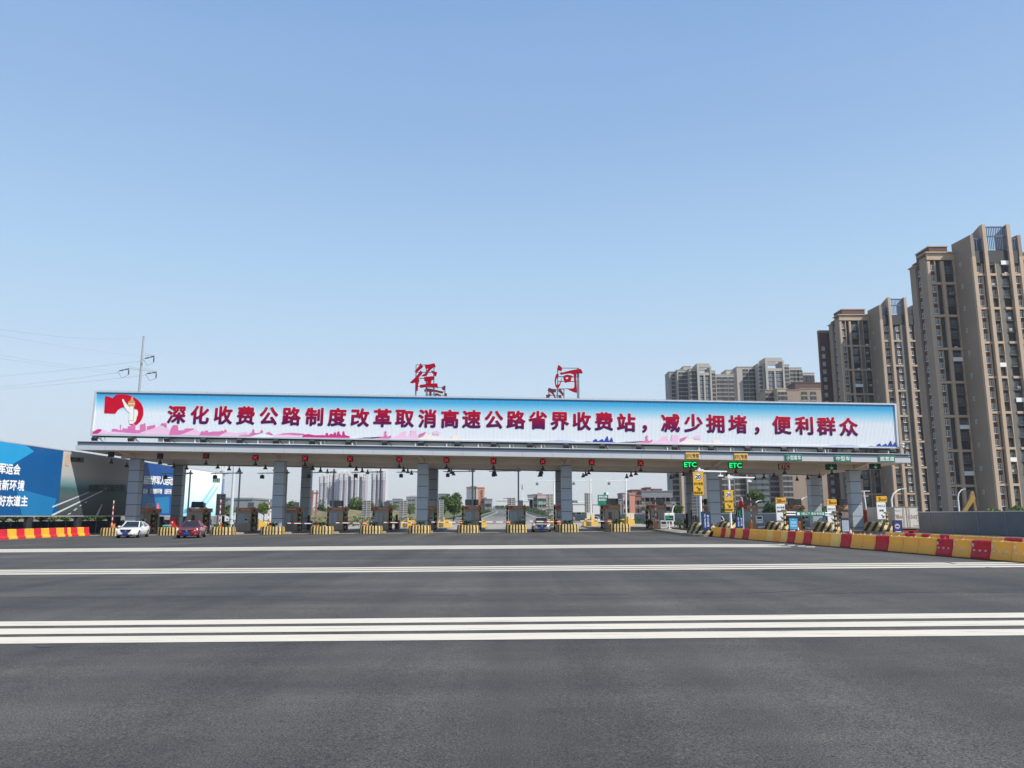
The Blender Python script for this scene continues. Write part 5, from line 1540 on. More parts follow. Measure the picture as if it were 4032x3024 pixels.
    mb.loft([[(-gw, -2.37*k, .74), (gw, -2.37*k, .74), (gw*.66, -2.42*k, .5), (-gw*.66, -2.42*k, .5)][::-1], [(-gw, -2.43*k, .74), (gw, -2.43*k, .74), (gw*.66, -2.46*k, .5), (-gw*.66, -2.46*k, .5)][::-1]])
    mb.cbox((0, -2.41*k, .27), (1.2, .09, .1)); mb.build('grille', M_black, t)
    mb = MB(); mb.bar((-gw, -2.45*k, .755), (gw, -2.45*k, .755), .03, .03); mb.lathe([(.0, 0), (.06, 0), (.06, .015), (.0, .015)], n=12) if False else None; mb.cbox((0, -2.475*k, .63), (.13, .02, .11)); mb.build('grille_trim', M_chrome, t)
    mb = MB(); mb.cbox((0, -2.48*k, .41), (.46, .02, .15)); mb.build('number_plate', M_plate, t)
    mb = MB(); mb.cbox((0, 2.42*k, .78 if not suv else .85), (.46, .03, .15)); mb.build('number_plate', M_plate, t)
    return t
M_cwhite = mat('car_white', (0.85, 0.85, 0.85, 1), .25, var=.02, coat=1.0)
M_cred = mat('car_dark_red', (0.24, 0.006, 0.02, 1), .25, .15, var=.04, coat=1.0)
M_csilver = mat('car_silver', (0.42, 0.44, 0.47, 1), .28, .5, var=.03, coat=1.0)
M_cgrey = mat('car_grey', (0.16, 0.18, 0.19, 1), .3, .4, var=.05, coat=1.0)
def face(u, v, half, ang):      # ground point of the front bumper -> car centre; ang = turn of the heading away from -Y towards +X
    p = gp(u, v); d = Vector((math.sin(ang), -math.cos(ang)))
    return Vector((p.x - d.x * half, p.y - d.y * half, p.z + .008))
car('sedan', 'white saloon car crossing the plaza at the left', 'car', face(493, 2119, 2.4, R(11)), R(11), M_cwhite, L=4.85)
car('sedan', 'dark red saloon car right of the white one', 'car', face(733, 2120, 2.4, R(12)), R(12), M_cred, L=4.7)
p = at(2134, 2091, 80.6)
car('sedan', 'silver saloon coming out of a toll lane at the centre', 'car', (p.x, 83.0, g(p.x) + .012), 0, M_csilver, L=4.85, W=1.86, wide_grille=True)
p = at(2830, 2060, 100.0)
car('suv', 'white sport utility vehicle seen from behind in an entry lane', 'car', (p.x, 102.4, g(p.x) + .012), PI, M_cwhite, suv=True, L=4.6, W=1.86, H=1.68)
p = at(3262, 2070, 88.0)
car('hatchback', 'dark grey car in the entry lane beside the last column', 'car', (p.x, 88.4, g(p.x) + .012), PI, M_cgrey, L=4.6)
t = car('sedan', 'small white car far up the motorway', 'car', (-1.6, 330, 3.37), 0, M_cwhite)
t = car('sedan', 'white car parked beyond the far end of the toll lanes', 'car', (at(2350, 2045, 170).x, 172, .05), R(70), M_cwhite)
# box lorry
xt = at(3522, 2040, 78.0).x; xt1 = at(3617, 2040, 78.0).x
zt1, zt0 = at(3570, 1996, 78.0).z, at(3570, 2081, 78.0).z
t = thing('box_lorry', 'cream box lorry seen from behind beside the hoarding', 'lorry', ((xt + xt1) / 2, 78.0, 0))
hw = (xt1 - xt) / 2
M_lorry = mat('lorry_cream', (0.62, 0.57, 0.5, 1), .5, var=.08, scale=.8)
mb = MB(); mb.bevbox(-hw, hw, .03, 6.0, zt0, zt1, .04); mb.build('cargo_box', M_lorry, t)
for s in (-1, 1):
    mb = MB(); mb.bevbox(min(0, s*hw) + .05, max(0, s*hw) - .05, -.03, .02, zt0 + .1, zt1 - .12, .01); mb.bar((s*.22, -.05, zt0 + .12), (s*.22, -.05, zt1 - .14), .03, .03); mb.bar((s*.34, -.05, zt0 + .12), (s*.34, -.05, zt1 - .14), .03, .03); d = mb.build('door', M_lorry, t)
    mb = MB()
    for q in range(4): mb.cbox((s*(hw-.05), -.04, zt0 + .3 + q * (zt1 - zt0 - .6) / 3), (.12, .05, .08))
    mb.build('hinge', M_grey, d)
mb = MB(); mb.box(-hw - .02, hw + .02, -.04, .06, zt1 - .1, zt1 + .03); mb.box(-hw - .02, hw + .02, -.04, .06, zt0 - .02, zt0 + .08); mb.build('door_frame', mat('lorry_edge', (.25, .24, .22, 1), .5, .3, var=.1), t)
zc = zt0 + (zt1 - zt0) * .55
mb = MB(); mb.text('鄂AA', -hw * .55, zc, .42, -.055, bold=.02, w=.75); mb.text('8242', hw * .52, zc, .34, -.055, bold=.02, w=.95, latin=True); mb.build('lettering', mat('faded_red', (.42, .27, .22, 1), .7, var=.2), t)
mb = MB(); mb.box(-hw * .9, -hw * .4, -.045, -.036, zt1 - .42, zt1 - .36); mb.box(-hw * .9, -hw * .55, -.045, -.036, zt1 - .34, zt1 - .31); mb.box(hw * .5, hw * .9, -.045, -.036, zt0 + .22, zt0 + .36); mb.build('marking', M_ac, t)
mb = MB(); mb.bevbox(-hw * .8, hw * .8, .1, 6, .28, zt0 - .05, .03); mb.build('chassis', M_dark, t)
mb = MB(); mb.bevbox(-hw * .9, hw * .9, 6.1, 7.7, .4, zt1 - .25, .1); mb.build('cab', M_red, t)
for s in (-1, 1):
    for y in (1.3, 6.8):
        mb = MB(); mb.tube((s*(hw-.35), y, .36), (s*(hw-.05), y, .36), .36, n=16); mb.build('wheel', M_tyre, t)
mb = MB(); mb.cbox((0, .02, zt0 - .22), (hw * 1.8, .08, .1)); mb.cbox((hw*.8, -.03, zt0 - .22), (.25, .03, .1)); mb.build('bumper', M_red, t)

# ------------------------------------------------------------------ towers and buildings behind
M_tan = mat('tower_tan', (0.285, 0.222, 0.175, 1), .85, var=.09, scale=.12)  # shade of the left-facing tower walls is put into this tan
M_tan2 = mat('tower_cream', (0.46, 0.35, 0.255, 1), .85, var=.07, scale=.12)  # lighter tone carries sunlight on the tower fronts; also cream frames elsewhere
M_brn = mat('tower_brown', (0.115, 0.065, 0.055, 1), .85, var=.12, scale=.15)
M_dk = mat('tower_recess', (0.03, 0.032, 0.035, 1), .7, var=.15, scale=.2)
M_wing = mat('ac_screen_grey', (0.16, 0.15, 0.13, 1), .8, var=.1, scale=.2)
M_pane = mat('window_pane', (0.09, 0.115, 0.135, 1), .12, var=.35, scale=.07, spec=.8)
M_louv = mat('louvre_blue', (0.06, 0.11, 0.2, 1), .5, var=.1)
_wm = {}
def win_mesh(w, h, sill=True):
    k = (w, h, sill)
    if k not in _wm:
        mb = MB(); e = min(.09, w * .08)
        mb.box(-w/2, w/2, -.02, .05, 0, h, 1)
        mb.box(-w/2, -w/2+e, -.07, -.02, 0, h); mb.box(w/2-e, w/2, -.07, -.02, 0, h); mb.box(-w/2+e, w/2-e, -.07, -.02, 0, e); mb.box(-w/2+e, w/2-e, -.07, -.02, h-e, h); mb.box(-e*.45, e*.45, -.065, -.02, e, h-e)
        mb.box(-w*.47, -e*.5, -.055, -.02, h*.62, h*.62+e*.7)
        if sill: mb.box(-w/2-.08, w/2+.08, -.22, .0, -.12, -.005)
        me = bpy.data.meshes.new('window'); me.from_pydata(mb.v, [], mb.f); me.materials.append(M_white); me.materials.append(M_pane)
        me.polygons.foreach_set('material_index', mb.m); me.update(); _wm[k] = me
    return _wm[k]
def win_plain(w, h):
    k = ('p', w, h)
    if k not in _wm:
        mb = MB(); mb.box(-w/2, w/2, -.06, .05, 0, h, 0); mb.box(-w*.04, w*.04, -.1, -.062, 0, h, 1); mb.box(-w*.54, w*.54, -.12, -.062, -.95, -.05, 2)
        me = bpy.data.meshes.new('window'); me.from_pydata(mb.v, [], mb.f); me.materials.append(M_dk); me.materials.append(M_wing); me.materials.append(M_beige2); me.polygons.foreach_set('material_index', mb.m); me.update(); _wm[k] = me
    return _wm[k]
def win(parent, mesh, x, y, z, rz=0.0, name='window'):
    o = bpy.data.objects.new(name, mesh); COL.objects.link(o); o.parent = parent; o.location = (x, y, z)
    if rz: o.rotation_euler.z = rz
    return o
def slab_mesh(w, d, kind):
    k = ('b', w, d, kind)
    if k not in _wm:
        mb = MB()
        mb.box(-w/2, w/2, 0, d, -.15, 0)
        if kind == 1: mb.box(-w/2 + .03, w/2 - .03, .0, .08, 0, .95)
        else:
            mb.box(-w/2 + .03, w/2 - .03, .02, .06, .9, .96)
            for q in range(9): xx = -w/2 + .06 + (w - .12) * q / 8; mb.box(xx - .02, xx + .02, .02, .05, 0, .9)
        mb.box(-w/2 + .1, w/2 - .1, d - .06, d - .02, .05, 2.3, 1)
        for xx in (-w*.3, -w*.05, w*.22): mb.box(xx - .05, xx + .05, d - .1, d - .065, .05, 2.3, 2)
        mb.box(-w/2 + .1, w/2 - .1, d - .11, d - .07, 1.72, 1.82, 2); mb.box(w*.28, w*.45, d - .3, d - .12, .1, 1.9, 2 if kind else 3)
        me = bpy.data.meshes.new('balcony'); me.from_pydata(mb.v, [], mb.f); me.materials.append(M_white if kind == 1 else M_wing); me.materials.append(M_pane); me.materials.append(M_wing); me.materials.append(M_brn)
        me.polygons.foreach_set('material_index', mb.m); me.update(); _wm[k] = me
    return _wm[k]
def tower(label, u, v, Y, N, bays, blk, seed, rear):
    """stepped tan tower: left wing with its corner at picture column u, projecting core with tall fins"""
    rnd = random.Random(seed)
    P = at(u, v, Y); H = P.z
    t = thing('apartment_tower', label, 'apartment tower', (P.x, Y, 0), 0, 'tan apartment towers on the right')
    fh = (H - 3.0) / N
    wl = bays[-1][1]; D = 8.0
    wall, cream, brown, dark = MB(), MB(), MB(), MB()
    # left wing
    brown.box(.75, wl, .8, 9.4, 0, H - .6)
    wall.box(.03, .7, .83, 4.2, 0, H - 1.0); wall.box(-.02, .7, 6.6, 9.5, 0, H - 2.0)
    wall.box(4.0, wl, 9.4, 12, 0, H - 1.2)
    cream.box(-.01, wl, .0, .5, H - 2.2, H - .3)
    cream.box(-.5, wl + .3, -.5, 4.6, H - .3, H)
    cream.box(-.4, 1, 6.4, 9.8, H - 2.0, H - 1.7)
    rows = []
    def facade(bs, x0, y, zt, mirror=False, w_tot=0):
        wincols = []; balc = []
        for a, b, k in bs:
            if mirror: a, b = w_tot - b, w_tot - a
            a += x0; b += x0
            if k == 'P': cream.box(a + .01, b, y + .0, y + .81, 0, zt - 2.6)
            elif k == 'T': cream.box(a, b, y + .25, y + .81, 0, zt - 2.2)
            elif k == 'W': wincols.append(((a + b) / 2, b - a))
            elif k == 'D': dark.box(a, b, y + .72, y + .79, 0, zt - 2.3)
            elif k == 'G': dark.add([], []); wingm.box(a, b, y + .3, y + .79, 0, zt - 2.3)
            elif k == 'B': dark.box(a, b, y + .74, y + .79, 0, zt - 2.3); balc.append(((a + b) / 2, b - a))
        return wincols, balc
    wingm = MB()
    W1, B1 = facade(bays, 0, 0, H)
    for f in range(0, N, 3):
        z = f * fh
        cream.box(.72, wl - .05, .06, .78, z - .12, z + .55)
    # core
    x0 = wl; cw = blk[-1][1]
    zc = H - 3.4
    brown.box(x0 + .5, x0 + cw - .5, -D + .8, 12, 0, zc)
    wall.box(x0 + .05, x0 + .5, -D + .83, .9, 0, H - 5.9)
    W2, B2 = facade(blk, x0, -D, zc + 2)
    for f in range(0, N, 3):
        z = f * fh
        for a, b, k in blk:
            if k in 'WDB': cream.box(x0 + a, x0 + b, -D + .08, -D + .74, z - .12, z + .5)
    # sloping side fins of the core and the two tall ones
    zs, ze, zf_ = at(u + 181, v - 68, Y - D).z, at(u + 113, v - 34, Y).z, at(u + 225, v - 107, Y - D).z
    if rear: zs, ze, zf_ = at(3432, 1201, Y - D).z, at(3399, 1222, Y).z, at(3470, 1172, Y - D).z
    for xa, xb in ((x0 + .02, x0 + .9), (x0 + cw - .9, x0 + cw - .02)):
        wall.loft([[(xa, .88, H - 6), (xa, -D + .02, H - 6), (xa, -D + .02, zs), (xa, .88, ze)], [(xb, .88, H - 6), (xb, -D + .02, H - 6), (xb, -D + .02, zs), (xb, .88, ze)]])
    fins = [(x0 + a, x0 + b) for a, b, k in blk if k == 'F']
    for xa, xb in fins:
        cream.box(xa, xb, -D - .5, -D + 1.0, 0, zf_)
        wall.loft([[(xa + .02, -D + 1.02, H - 6), (xa + .02, -D + 5, H - 6), (xa + .02, -D + 5, zf_ - 1.2), (xa + .02, -D + 1.02, zf_ - .1)], [(xb - .02, -D + 1.02, H - 6), (xb - .02, -D + 5, H - 6), (xb - .02, -D + 5, zf_ - 1.2), (xb - .02, -D + 1.02, zf_ - .1)]])
    dark.box(x0 + .92, x0 + cw - .92, -D + .23, -D + .93, zc - 2.4, zc + 1.2)
    # right wing
    xr = x0 + cw
    brown.box(xr, xr + wl, .8, 15, 0, H - .6); wall.box(xr + wl - .7, xr + wl, .02, 15, 0, H - 1)
    cream.box(xr - .01, xr + wl + .01, 0, .5, H - 2.2, H - .3); cream.box(xr - .3, xr + wl + .5, -.5, 4.6, H - .3, H)
    W3, B3 = facade(bays, xr, 0, H, True, wl)
    for f in range(0, N, 3): cream.box(xr + .05, xr + wl - .72, .06, .78, f * fh - .12, f * fh + .55)
    # rear left block
    if rear: brown.box(-2.9, 4.5, 12.05, 13.5, 0, H - 4); wall.box(-3.0, 4.5, 12.05, 13.5, H - 4, H - 3)
    # penthouse on the roof
    brown.box(2.5, wl, 3, 10, H, H + 2.6); cream.box(2.3, wl + .2, 2.8, 10.2, H + 2.6, H + 2.9)
    wall.build('wall', M_tan, t); cream.build('pilaster', M_tan2, t); brown.build('brown_wall', M_brn, t); dark.build('recess', M_dk, t)
    if wingm.v: wingm.build('ac_screen', M_wing, t)
    # louvres between the fins
    for i in range(len(fins) - 1):
        a, b = fins[i][1], fins[i + 1][0]
        mb = MB(); n = max(6, int((b - a) / .45))
        for q in range(n): xx = a + (b - a) * (q + .5) / n; mb.box(xx - .07, xx + .07, -D + .1, -D + .3, zc + 1.4, zf_ - .7)
        mb.box(a, b, -D + .04, -D + .4, zf_ - .7, zf_ - .35); mb.box(a, b, -D + .05, -D + .41, zc + (zf_ - zc) * .6, zc + (zf_ - zc) * .6 + .3)
        mb.build('louvre', M_louv, t)
    for a, b in ((x0 + .9, fins[0][0]), (fins[-1][1], x0 + cw - .9)):
        mb = MB(); n = max(3, int((b - a) / .5))
        for q in range(n): xx = a + (b - a) * (q + .5) / n; mb.box(xx - .07, xx + .07, -D + .3, -D + .5, zc + 1.4, zs - 1.2)
        mb.box(a, b, -D + .2, -D + .6, zs - 1.2, zs - .9); mb.build('louvre', M_louv, t)
    for f in range(N):
        z = f * fh + .95
        for xc, w in W1: win(t, win_mesh(1.35, 1.65), xc, .78, z)
        for xc, w in W2: win(t, win_mesh(1.35, 1.65), xc, -D + .78, z)
        win(t, win_mesh(1.6, 1.6), .73, 5.4, z, -PI/2)
        if f % 2 == 0 and rnd.random() < .97: win(t, win_mesh(.8, 1.2, False), x0 - .02, -2.6, z, -PI/2)
        for xc, w in B1 + B2:
            if f and f % 3: win(t, slab_mesh(round(w - .05, 2), .7, 1 if rnd.random() < (.32 if xc > x0 else .05) else 0), xc, (.04 if xc < x0 else -D + .04), z - .95, 0, 'balcony')
    rest = MB()
    for f in range(N):
        z = f * fh + .95
        for xc, w in W3: rest.box(xc - .67, xc + .67, .70, .79, z, z + 1.65)
        if rear and f < N - 2: rest.box(-2.2, -1.0, 11.9, 12.04, z, z + 1.6)
    o = rest.build('rear_windows', mat('pale_pane', (.34, .38, .4, 1), .3, var=.3, scale=.2), t); o['kind'] = 'stuff'
    # a few washing lines and air conditioners
    for q in range(10):
        f = rnd.randrange(4, N - 1); xc, w = rnd.choice(B1 + B2); y = .0 if xc < x0 else -D
        mb = MB(); mb.bevbox(-.4, .4, -.05, .3, 0, .6, .03); mb.build('ac_unit', M_white, t, (xc + rnd.uniform(-.4, .4), y + .3, f * fh + .3))
    return t
bays1 = [(0, .75, 'P'), (.85, 2.2, 'W'), (2.2, 2.35, 'T'), (2.35, 3.7, 'D'), (3.7, 4.6, 'P'), (4.6, 7.3, 'B'), (7.3, 7.7, 'T')]
blk1 = [(0, .95, 'P'), (1.0, 2.5, 'W'), (2.5, 2.65, 'T'), (2.65, 3.2, 'D'), (3.2, 4.1, 'F'), (4.2, 6.1, 'B'), (6.1, 6.3, 'T'), (6.3, 7.6, 'G'), (7.6, 9.8, 'B'), (9.8, 10.8, 'F'), (10.8, 11.2, 'D'), (11.2, 12.7, 'W'), (12.7, 13.7, 'P')]
tower('tan apartment tower cut by the right edge of the picture, nearest of the towers', 3647, 993, 206.0, 23, bays1, blk1, 1, False)
bays2 = [(0, .75, 'P'), (.8, 2.2, 'W'), (2.2, 2.4, 'T'), (2.4, 3.4, 'D'), (3.4, 4.1, 'P'), (4.1, 6.9, 'B'), (6.9, 7.2, 'T'), (7.2, 8.4, 'G'), (8.4, 8.6, 'T'), (8.6, 10.6, 'B'), (10.6, 10.9, 'T')]
blk2 = [(0, 1.0, 'P'), (1.0, 1.5, 'D'), (1.5, 3.1, 'W'), (3.1, 4.0, 'F'), (4.1, 5.6, 'D'), (5.6, 7.0, 'W'), (7.0, 8.8, 'G'), (8.8, 9.7, 'F'), (9.7, 11.3, 'W'), (11.3, 12.0, 'D'), (12.0, 12.9, 'P')]
tower('tan apartment tower with tall roof fins, second from the right edge', 3303, 1238, 272.0, 24, bays2, blk2, 2, True)

def block(name, label, cat, parts, Y, m, m_win, group=None, fh=3.0, frames=None, depth=14.0, vis=lambda f, n: True, cap=True):
    """building from picture-plane boxes: (u0, u1, v_top, setback, [window columns as fractions], window width m, material or None)"""
    c = at((parts[0][0] + parts[-1][1]) / 2, 2030, Y)
    t = thing(name, label, cat, (c.x, Y, 0), 0, group)
    rest = MB(); count = 0
    for k, (u0, u1, v, sb, colsf, ww, mm) in enumerate(parts):
        a, b = at(u0, v, Y + sb), at(u1, v, Y + sb)
        x0, x1, H = a.x - c.x, b.x - c.x, a.z
        mb = MB(); mb.box(x0, x1, sb, sb + depth, 0, H)
        if cap: mb.box(x0 - .2, x1 + .2, sb - .25, sb + depth + .2, H + .002, H + .45)
        mb.build('wall', mm or m, t)
        if cat == 'apartment tower' and colsf:
            mr = MB()
            for q in colsf: mr.box(x0 + (x1 - x0) * q - ww * .58, x0 + (x1 - x0) * q + ww * .58, sb - .02, sb + .01, 0, H - 2.4)
            mr.build('window_bay', M_dk, t)
        n = int((H - 1.5) / fh)
        for f in range(n):
            z = H - 1.2 - (f + 1) * fh + .9
            for q in colsf:
                x = x0 + (x1 - x0) * q
                if vis(n - 1 - f, n) and count < 100:
                    win(t, win_plain(ww, 1.7), x, sb - .03, z); count += 1
                else: rest.box(x - ww/2, x + ww/2, sb - .05, sb + .02, z, z + 1.7)
    if rest.v: o = rest.build('other_windows', m_win, t); o['kind'] = 'stuff'
    return t
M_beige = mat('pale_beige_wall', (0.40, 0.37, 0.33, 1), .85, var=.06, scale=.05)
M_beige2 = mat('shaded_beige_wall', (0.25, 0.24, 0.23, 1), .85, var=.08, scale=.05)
c3 = lambda x: 2400 + .5425 * x
v3 = lambda y: 1350 + .5425 * y
visf = lambda f, n: f > n - 9 or f < 6
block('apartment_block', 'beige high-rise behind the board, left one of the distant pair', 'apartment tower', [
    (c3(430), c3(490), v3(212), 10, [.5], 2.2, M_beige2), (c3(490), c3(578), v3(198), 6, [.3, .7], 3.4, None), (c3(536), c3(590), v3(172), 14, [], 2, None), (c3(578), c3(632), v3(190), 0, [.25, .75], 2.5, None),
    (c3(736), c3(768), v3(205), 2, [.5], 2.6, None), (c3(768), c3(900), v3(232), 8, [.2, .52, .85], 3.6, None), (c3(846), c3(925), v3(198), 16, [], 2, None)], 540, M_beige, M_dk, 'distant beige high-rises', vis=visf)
block('apartment_block', 'beige high-rise behind the board, right one of the distant pair', 'apartment tower', [
    (c3(922), c3(1078), v3(176), 8, [.4, .7, .88], 3.8, None), (c3(1078), c3(1126), v3(152), 0, [.3], 2.4, None), (c3(1262), c3(1304), v3(160), 4, [.5], 3, None), (c3(1304), c3(1392), v3(182), 8, [.2, .55, .85], 3.6, None), (c3(1396), c3(1486), v3(220), 18, [.2, .5, .8], 3.2, None)], 545, M_beige, M_dk, 'distant beige high-rises', vis=visf)
# the glazed shafts with open frames at their tops
def shaft(u0, u1, v0, v1, Y, label):
    a, b = at(u0, v0, Y), at(u1, v0, Y); zl = at(u0, v1, Y).z
    t = thing('lift_shaft_tower', label, 'apartment tower', ((a.x + b.x) / 2, Y, 0), 0, 'glazed shafts of the distant high-rises')
    w = (b.x - a.x) / 2
    mb = MB(); mb.box(-w, w, .6, 14, 0, zl); mb.build('core', M_dk, t)
    mb = MB(); mb.box(-w, -w + 1.6, -.6, 14, 0, a.z); mb.box(w - 1.2, w, -.6, 14, 0, a.z - 2); mb.box(-w + 1.6, w - 1.2, -.6, 1.2, a.z - 3, a.z - .01); mb.box(-w + 1.6, w - 1.2, 12, 14, a.z - 3, a.z - .01)
    mb.box(-.6, .4, -.4, .55, 0, zl - 2); mb.box(-w + 1.6, w - 1.2, -.2, .55, zl - 2, zl)
    mb.build('frame', M_beige, t)
    n = int(zl / 3)
    for f in range(n):
        if not visf(f, n): continue
        for x, ww in ((-w * .42, w * .6), (w * .4, w * .62)): win(t, win_mesh(round(ww, 2), 1.9, False), x, .52, f * 3 + .8)
shaft(c3(632), c3(736), v3(150), v3(215), 538, 'glazed shaft with open roof frame on the left distant high-rise')
shaft(c3(1126), c3(1262), v3(108), v3(185), 543, 'glazed shaft with taller open roof frame on the right distant high-rise')
block('apartment_block', 'brown lower tower with framed windows behind the entry lanes', 'apartment tower', [
    (3012, 3060, v3(345), 6, [.25, .75], 3.0, None), (3060, 3098, v3(335), 0, [.3, .75], 2.6, M_tan2), (3098, 3148, v3(345), 0, [], 2, None), (3130, 3232, v3(292), 12, [], 2, M_brn), (3148, 3232, v3(335), 5, [.2, .62], 3.2, None)], 430, M_tan, M_pane, None, vis=lambda f, n: True)
# towers seen under the canopy between columns
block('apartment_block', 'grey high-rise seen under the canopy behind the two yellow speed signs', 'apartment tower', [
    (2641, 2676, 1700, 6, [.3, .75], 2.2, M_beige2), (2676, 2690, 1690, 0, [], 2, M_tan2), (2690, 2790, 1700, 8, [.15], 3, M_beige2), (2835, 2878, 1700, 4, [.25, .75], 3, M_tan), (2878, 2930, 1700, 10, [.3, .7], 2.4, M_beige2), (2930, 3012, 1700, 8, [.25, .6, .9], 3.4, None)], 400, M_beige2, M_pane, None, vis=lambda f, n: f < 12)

# far white high-rises in the haze
M_fw = mat('far_white_wall', (0.58, 0.55, 0.56, 1), .8, var=.05, scale=.02)
M_fp = mat('far_pink_wall', (0.42, 0.36, 0.38, 1), .8, var=.08, scale=.02)
M_fb = mat('far_blue_recess', (0.17, 0.20, 0.28, 1), .8, var=.08, scale=.02)
cf = lambda x: 1240 + x * .1447
vf = lambda y: 1820 + y * .1447
def far_tower(label, xs, vt, Y):
    a = at(cf(xs[0]), vf(vt), Y); b = at(cf(xs[-1]), vf(vt), Y)
    t = thing('far_high_rise', label, 'apartment tower', ((a.x + b.x) / 2, Y, 0), 0, 'pale high-rises on the horizon')
    cx = (a.x + b.x) / 2; H = a.z
    n = len(xs) - 1
    for i in range(n):
        p, q = at(cf(xs[i]), vf(vt), Y).x - cx, at(cf(xs[i+1]), vf(vt), Y).x - cx
        kind = i % 3
        sb = (6, 0, 14)[kind]
        mb = MB(); mb.box(p, q, sb, 30, 0, H - (4 if kind == 1 else 9 if kind == 0 else 14)); mb.build('wall', (M_fp, M_fw, M_fb)[kind], t)
        if kind != 2:
            # floor lines and window columns as openings of one bay
            mb = MB(); w = q - p
            for f in range(int(H / 3.2) - 5):
                mb.box(p + w * .18, p + w * .42, sb - .3, sb, f * 3.2 + 1, f * 3.2 + 2.7); mb.box(p + w * .58, p + w * .82, sb - .3, sb, f * 3.2 + 1, f * 3.2 + 2.7)
            o = mb.build('windows', M_fb, t); o['kind'] = 'stuff'
        mb = MB(); e = .9
        for xx in (p, (p + q) / 2, q): mb.box(xx - e/2, xx + e/2, sb - 1, sb - .2, H - 22, H)
        for z in (H - 1.2, H - 8, H - 15, H - 22): mb.box(p, q, sb - .9, sb - .25, z, z + 1.1)
        if kind != 2: mb.build('crown', M_white, t)
far_tower('pale far high-rise, leftmost of the group under the canopy', (110, 165, 220, 235, 290, 362), 275, 1590)
far_tower('pale far high-rise, second from left of the group under the canopy', (372, 420, 470, 485, 545, 628), 250, 1600)
far_tower('pale far high-rise, broadest in the middle of the group', (640, 695, 760, 770, 830, 900, 985, 1000, 1050, 1105, 1110, 1190, 1290, 1380), 195, 1570)
far_tower('pale far high-rise standing apart at the right of the group', (1535, 1600, 1655, 1690, 1740, 1780, 1800, 1870, 1940), 185, 1610)

# lower buildings along the motorway
M_bwhite = mat('white_render', (0.62, 0.63, 0.63, 1), .8, var=.06, scale=.1)
M_bgrey = mat('grey_render', (0.2, 0.215, 0.235, 1), .8, var=.08, scale=.1)
M_salmon = mat('salmon_wall', (0.55, 0.25, 0.18, 1), .8, var=.06, scale=.1)
M_pinkish = mat('pinkish_wall', (0.5, 0.38, 0.36, 1), .8, var=.08, scale=.1)
M_redbr = mat('red_brown_wall', (0.25, 0.12, 0.1, 1), .85, var=.1, scale=.1)
def low(label, parts, Y, m, fh=3.6, depth=14, **k): return block('building', label, 'building', parts, Y, m, M_dk, 'lower buildings beyond the toll station', fh=fh, depth=depth, **k)
t = low('salmon tower block with a dark side and vertical writing', [(1837, 1876, 1920, 0, [], 2, M_bgrey), (1852, 1873, 1916, 6, [], 2, M_salmon), (1876, 1880, 1917, -.5, [], 2, M_bwhite), (1880, 1905, 1921, -.5, [], 2, M_salmon)], 420, M_salmon)
mb = MB(); c_ = t.location
for i, ch in enumerate('联合科技园'):
    p = at(1897.5, 1934 + i * 10.6, 419) - c_; mb.text(ch, p.x, p.z, 1.15, -1.0, bold=.03)
mb.build('lettering', M_txtblack, t)
low('dark grey low block right of the salmon tower', [(1907, 1936, 1967, 0, [.25, .5, .75], 1.4, None), (1907, 1913, 1962, 3, [], 2, None)], 415, M_bgrey)
t = low('white factory building with a dark roof sign at the centre', [(1952, 2016, 1972, 0, [.1, .4, .7], 2.4, None), (1968, 2030, 1968, 6, [], 3, None), (2030, 2084, 1974, 0, [.55, .75, .95], 2.2, None), (2060, 2098, 1966, 10, [], 3, None)], 470, M_bwhite, 4.2)
mb = MB(); a = at(1981, 1961, 470) - t.location; b = at(2019, 1966.5, 470) - t.location
for i in range(6): mb.box(a.x + (b.x - a.x) * (i + .06) / 6, a.x + (b.x - a.x) * (i + .86) / 6, 5.8, 6.2, b.z, a.z)
mb.build('roof_sign', M_dark, t)
low('pinkish block with grey overhang behind the white factory', [(2079, 2100, 1950, 0, [], 2, M_bgrey), (2097, 2124, 1948, 2, [.4, .8], 1.6, M_bgrey), (2116, 2152, 1948.5, 0, [.2, .5, .8], 1.8, None), (2120, 2134, 1943, 4, [], 2, None)], 480, M_pinkish)
low('white two-storey building behind the hoarding, centre right', [(2254, 2304, 1985, 0, [.28, .7], 4.2, None), (2258, 2271, 1974, 4, [.5], 1.6, M_bgrey), (2276, 2300, 1978, 6, [], 2, None), (2334, 2362, 1986, 0, [.4], 4, None)], 300, M_bwhite, 4.5)
low('brown flat-roofed house beside the green road sign', [(2408, 2448, 1969, 4, [.3], 2, M_bgrey), (2420, 2436, 1978, 0, [.5], 1.6, M_redbr)], 310, M_bgrey)
low('pale five-storey house with a brown top floor', [(2452, 2482, 1952, 0, [.35, .8], 1.6, None), (2449, 2500, 1944, .5, [.4], 1.8, M_bgrey), (2478, 2500, 1948, -1, [], 1.6, M_salmon), (2498, 2524, 1952, 2, [.3, .75], 1.7, M_redbr)], 330, M_pinkish, 3.4)
low('dark slate office block with red-brown parapet', [(2488, 2526, 1931, 6, [.3, .7], 2.4, M_redbr), (2526, 2648, 1935.5, 0, [.1, .26, .42, .6, .76, .92], 4.4, None), (2546, 2563, 1922, 4, [], 2, M_redbr), (2572, 2606, 1928, 5, [], 2, M_redbr)], 340, M_bgrey, 4.0)
low('grey warehouse with low roof behind the left toll lanes', [(846, 900, 1966, 0, [], 3, None), (900, 994, 1967, 2, [.25, .6], 5, None)], 190, M_bgrey, 4)
low('dark long shed right of the grey warehouse', [(994, 1066, 1971, 0, [.3, .7], 3, None)], 210, M_bgrey, 4)
low('white low gatehouse behind the left toll lanes', [(872, 960, 2012, 0, [.2, .5, .8], 1.8, None), (1010, 1064, 2013, 0, [.5], 2.5, None)], 160, M_bwhite, 3.2, 6)
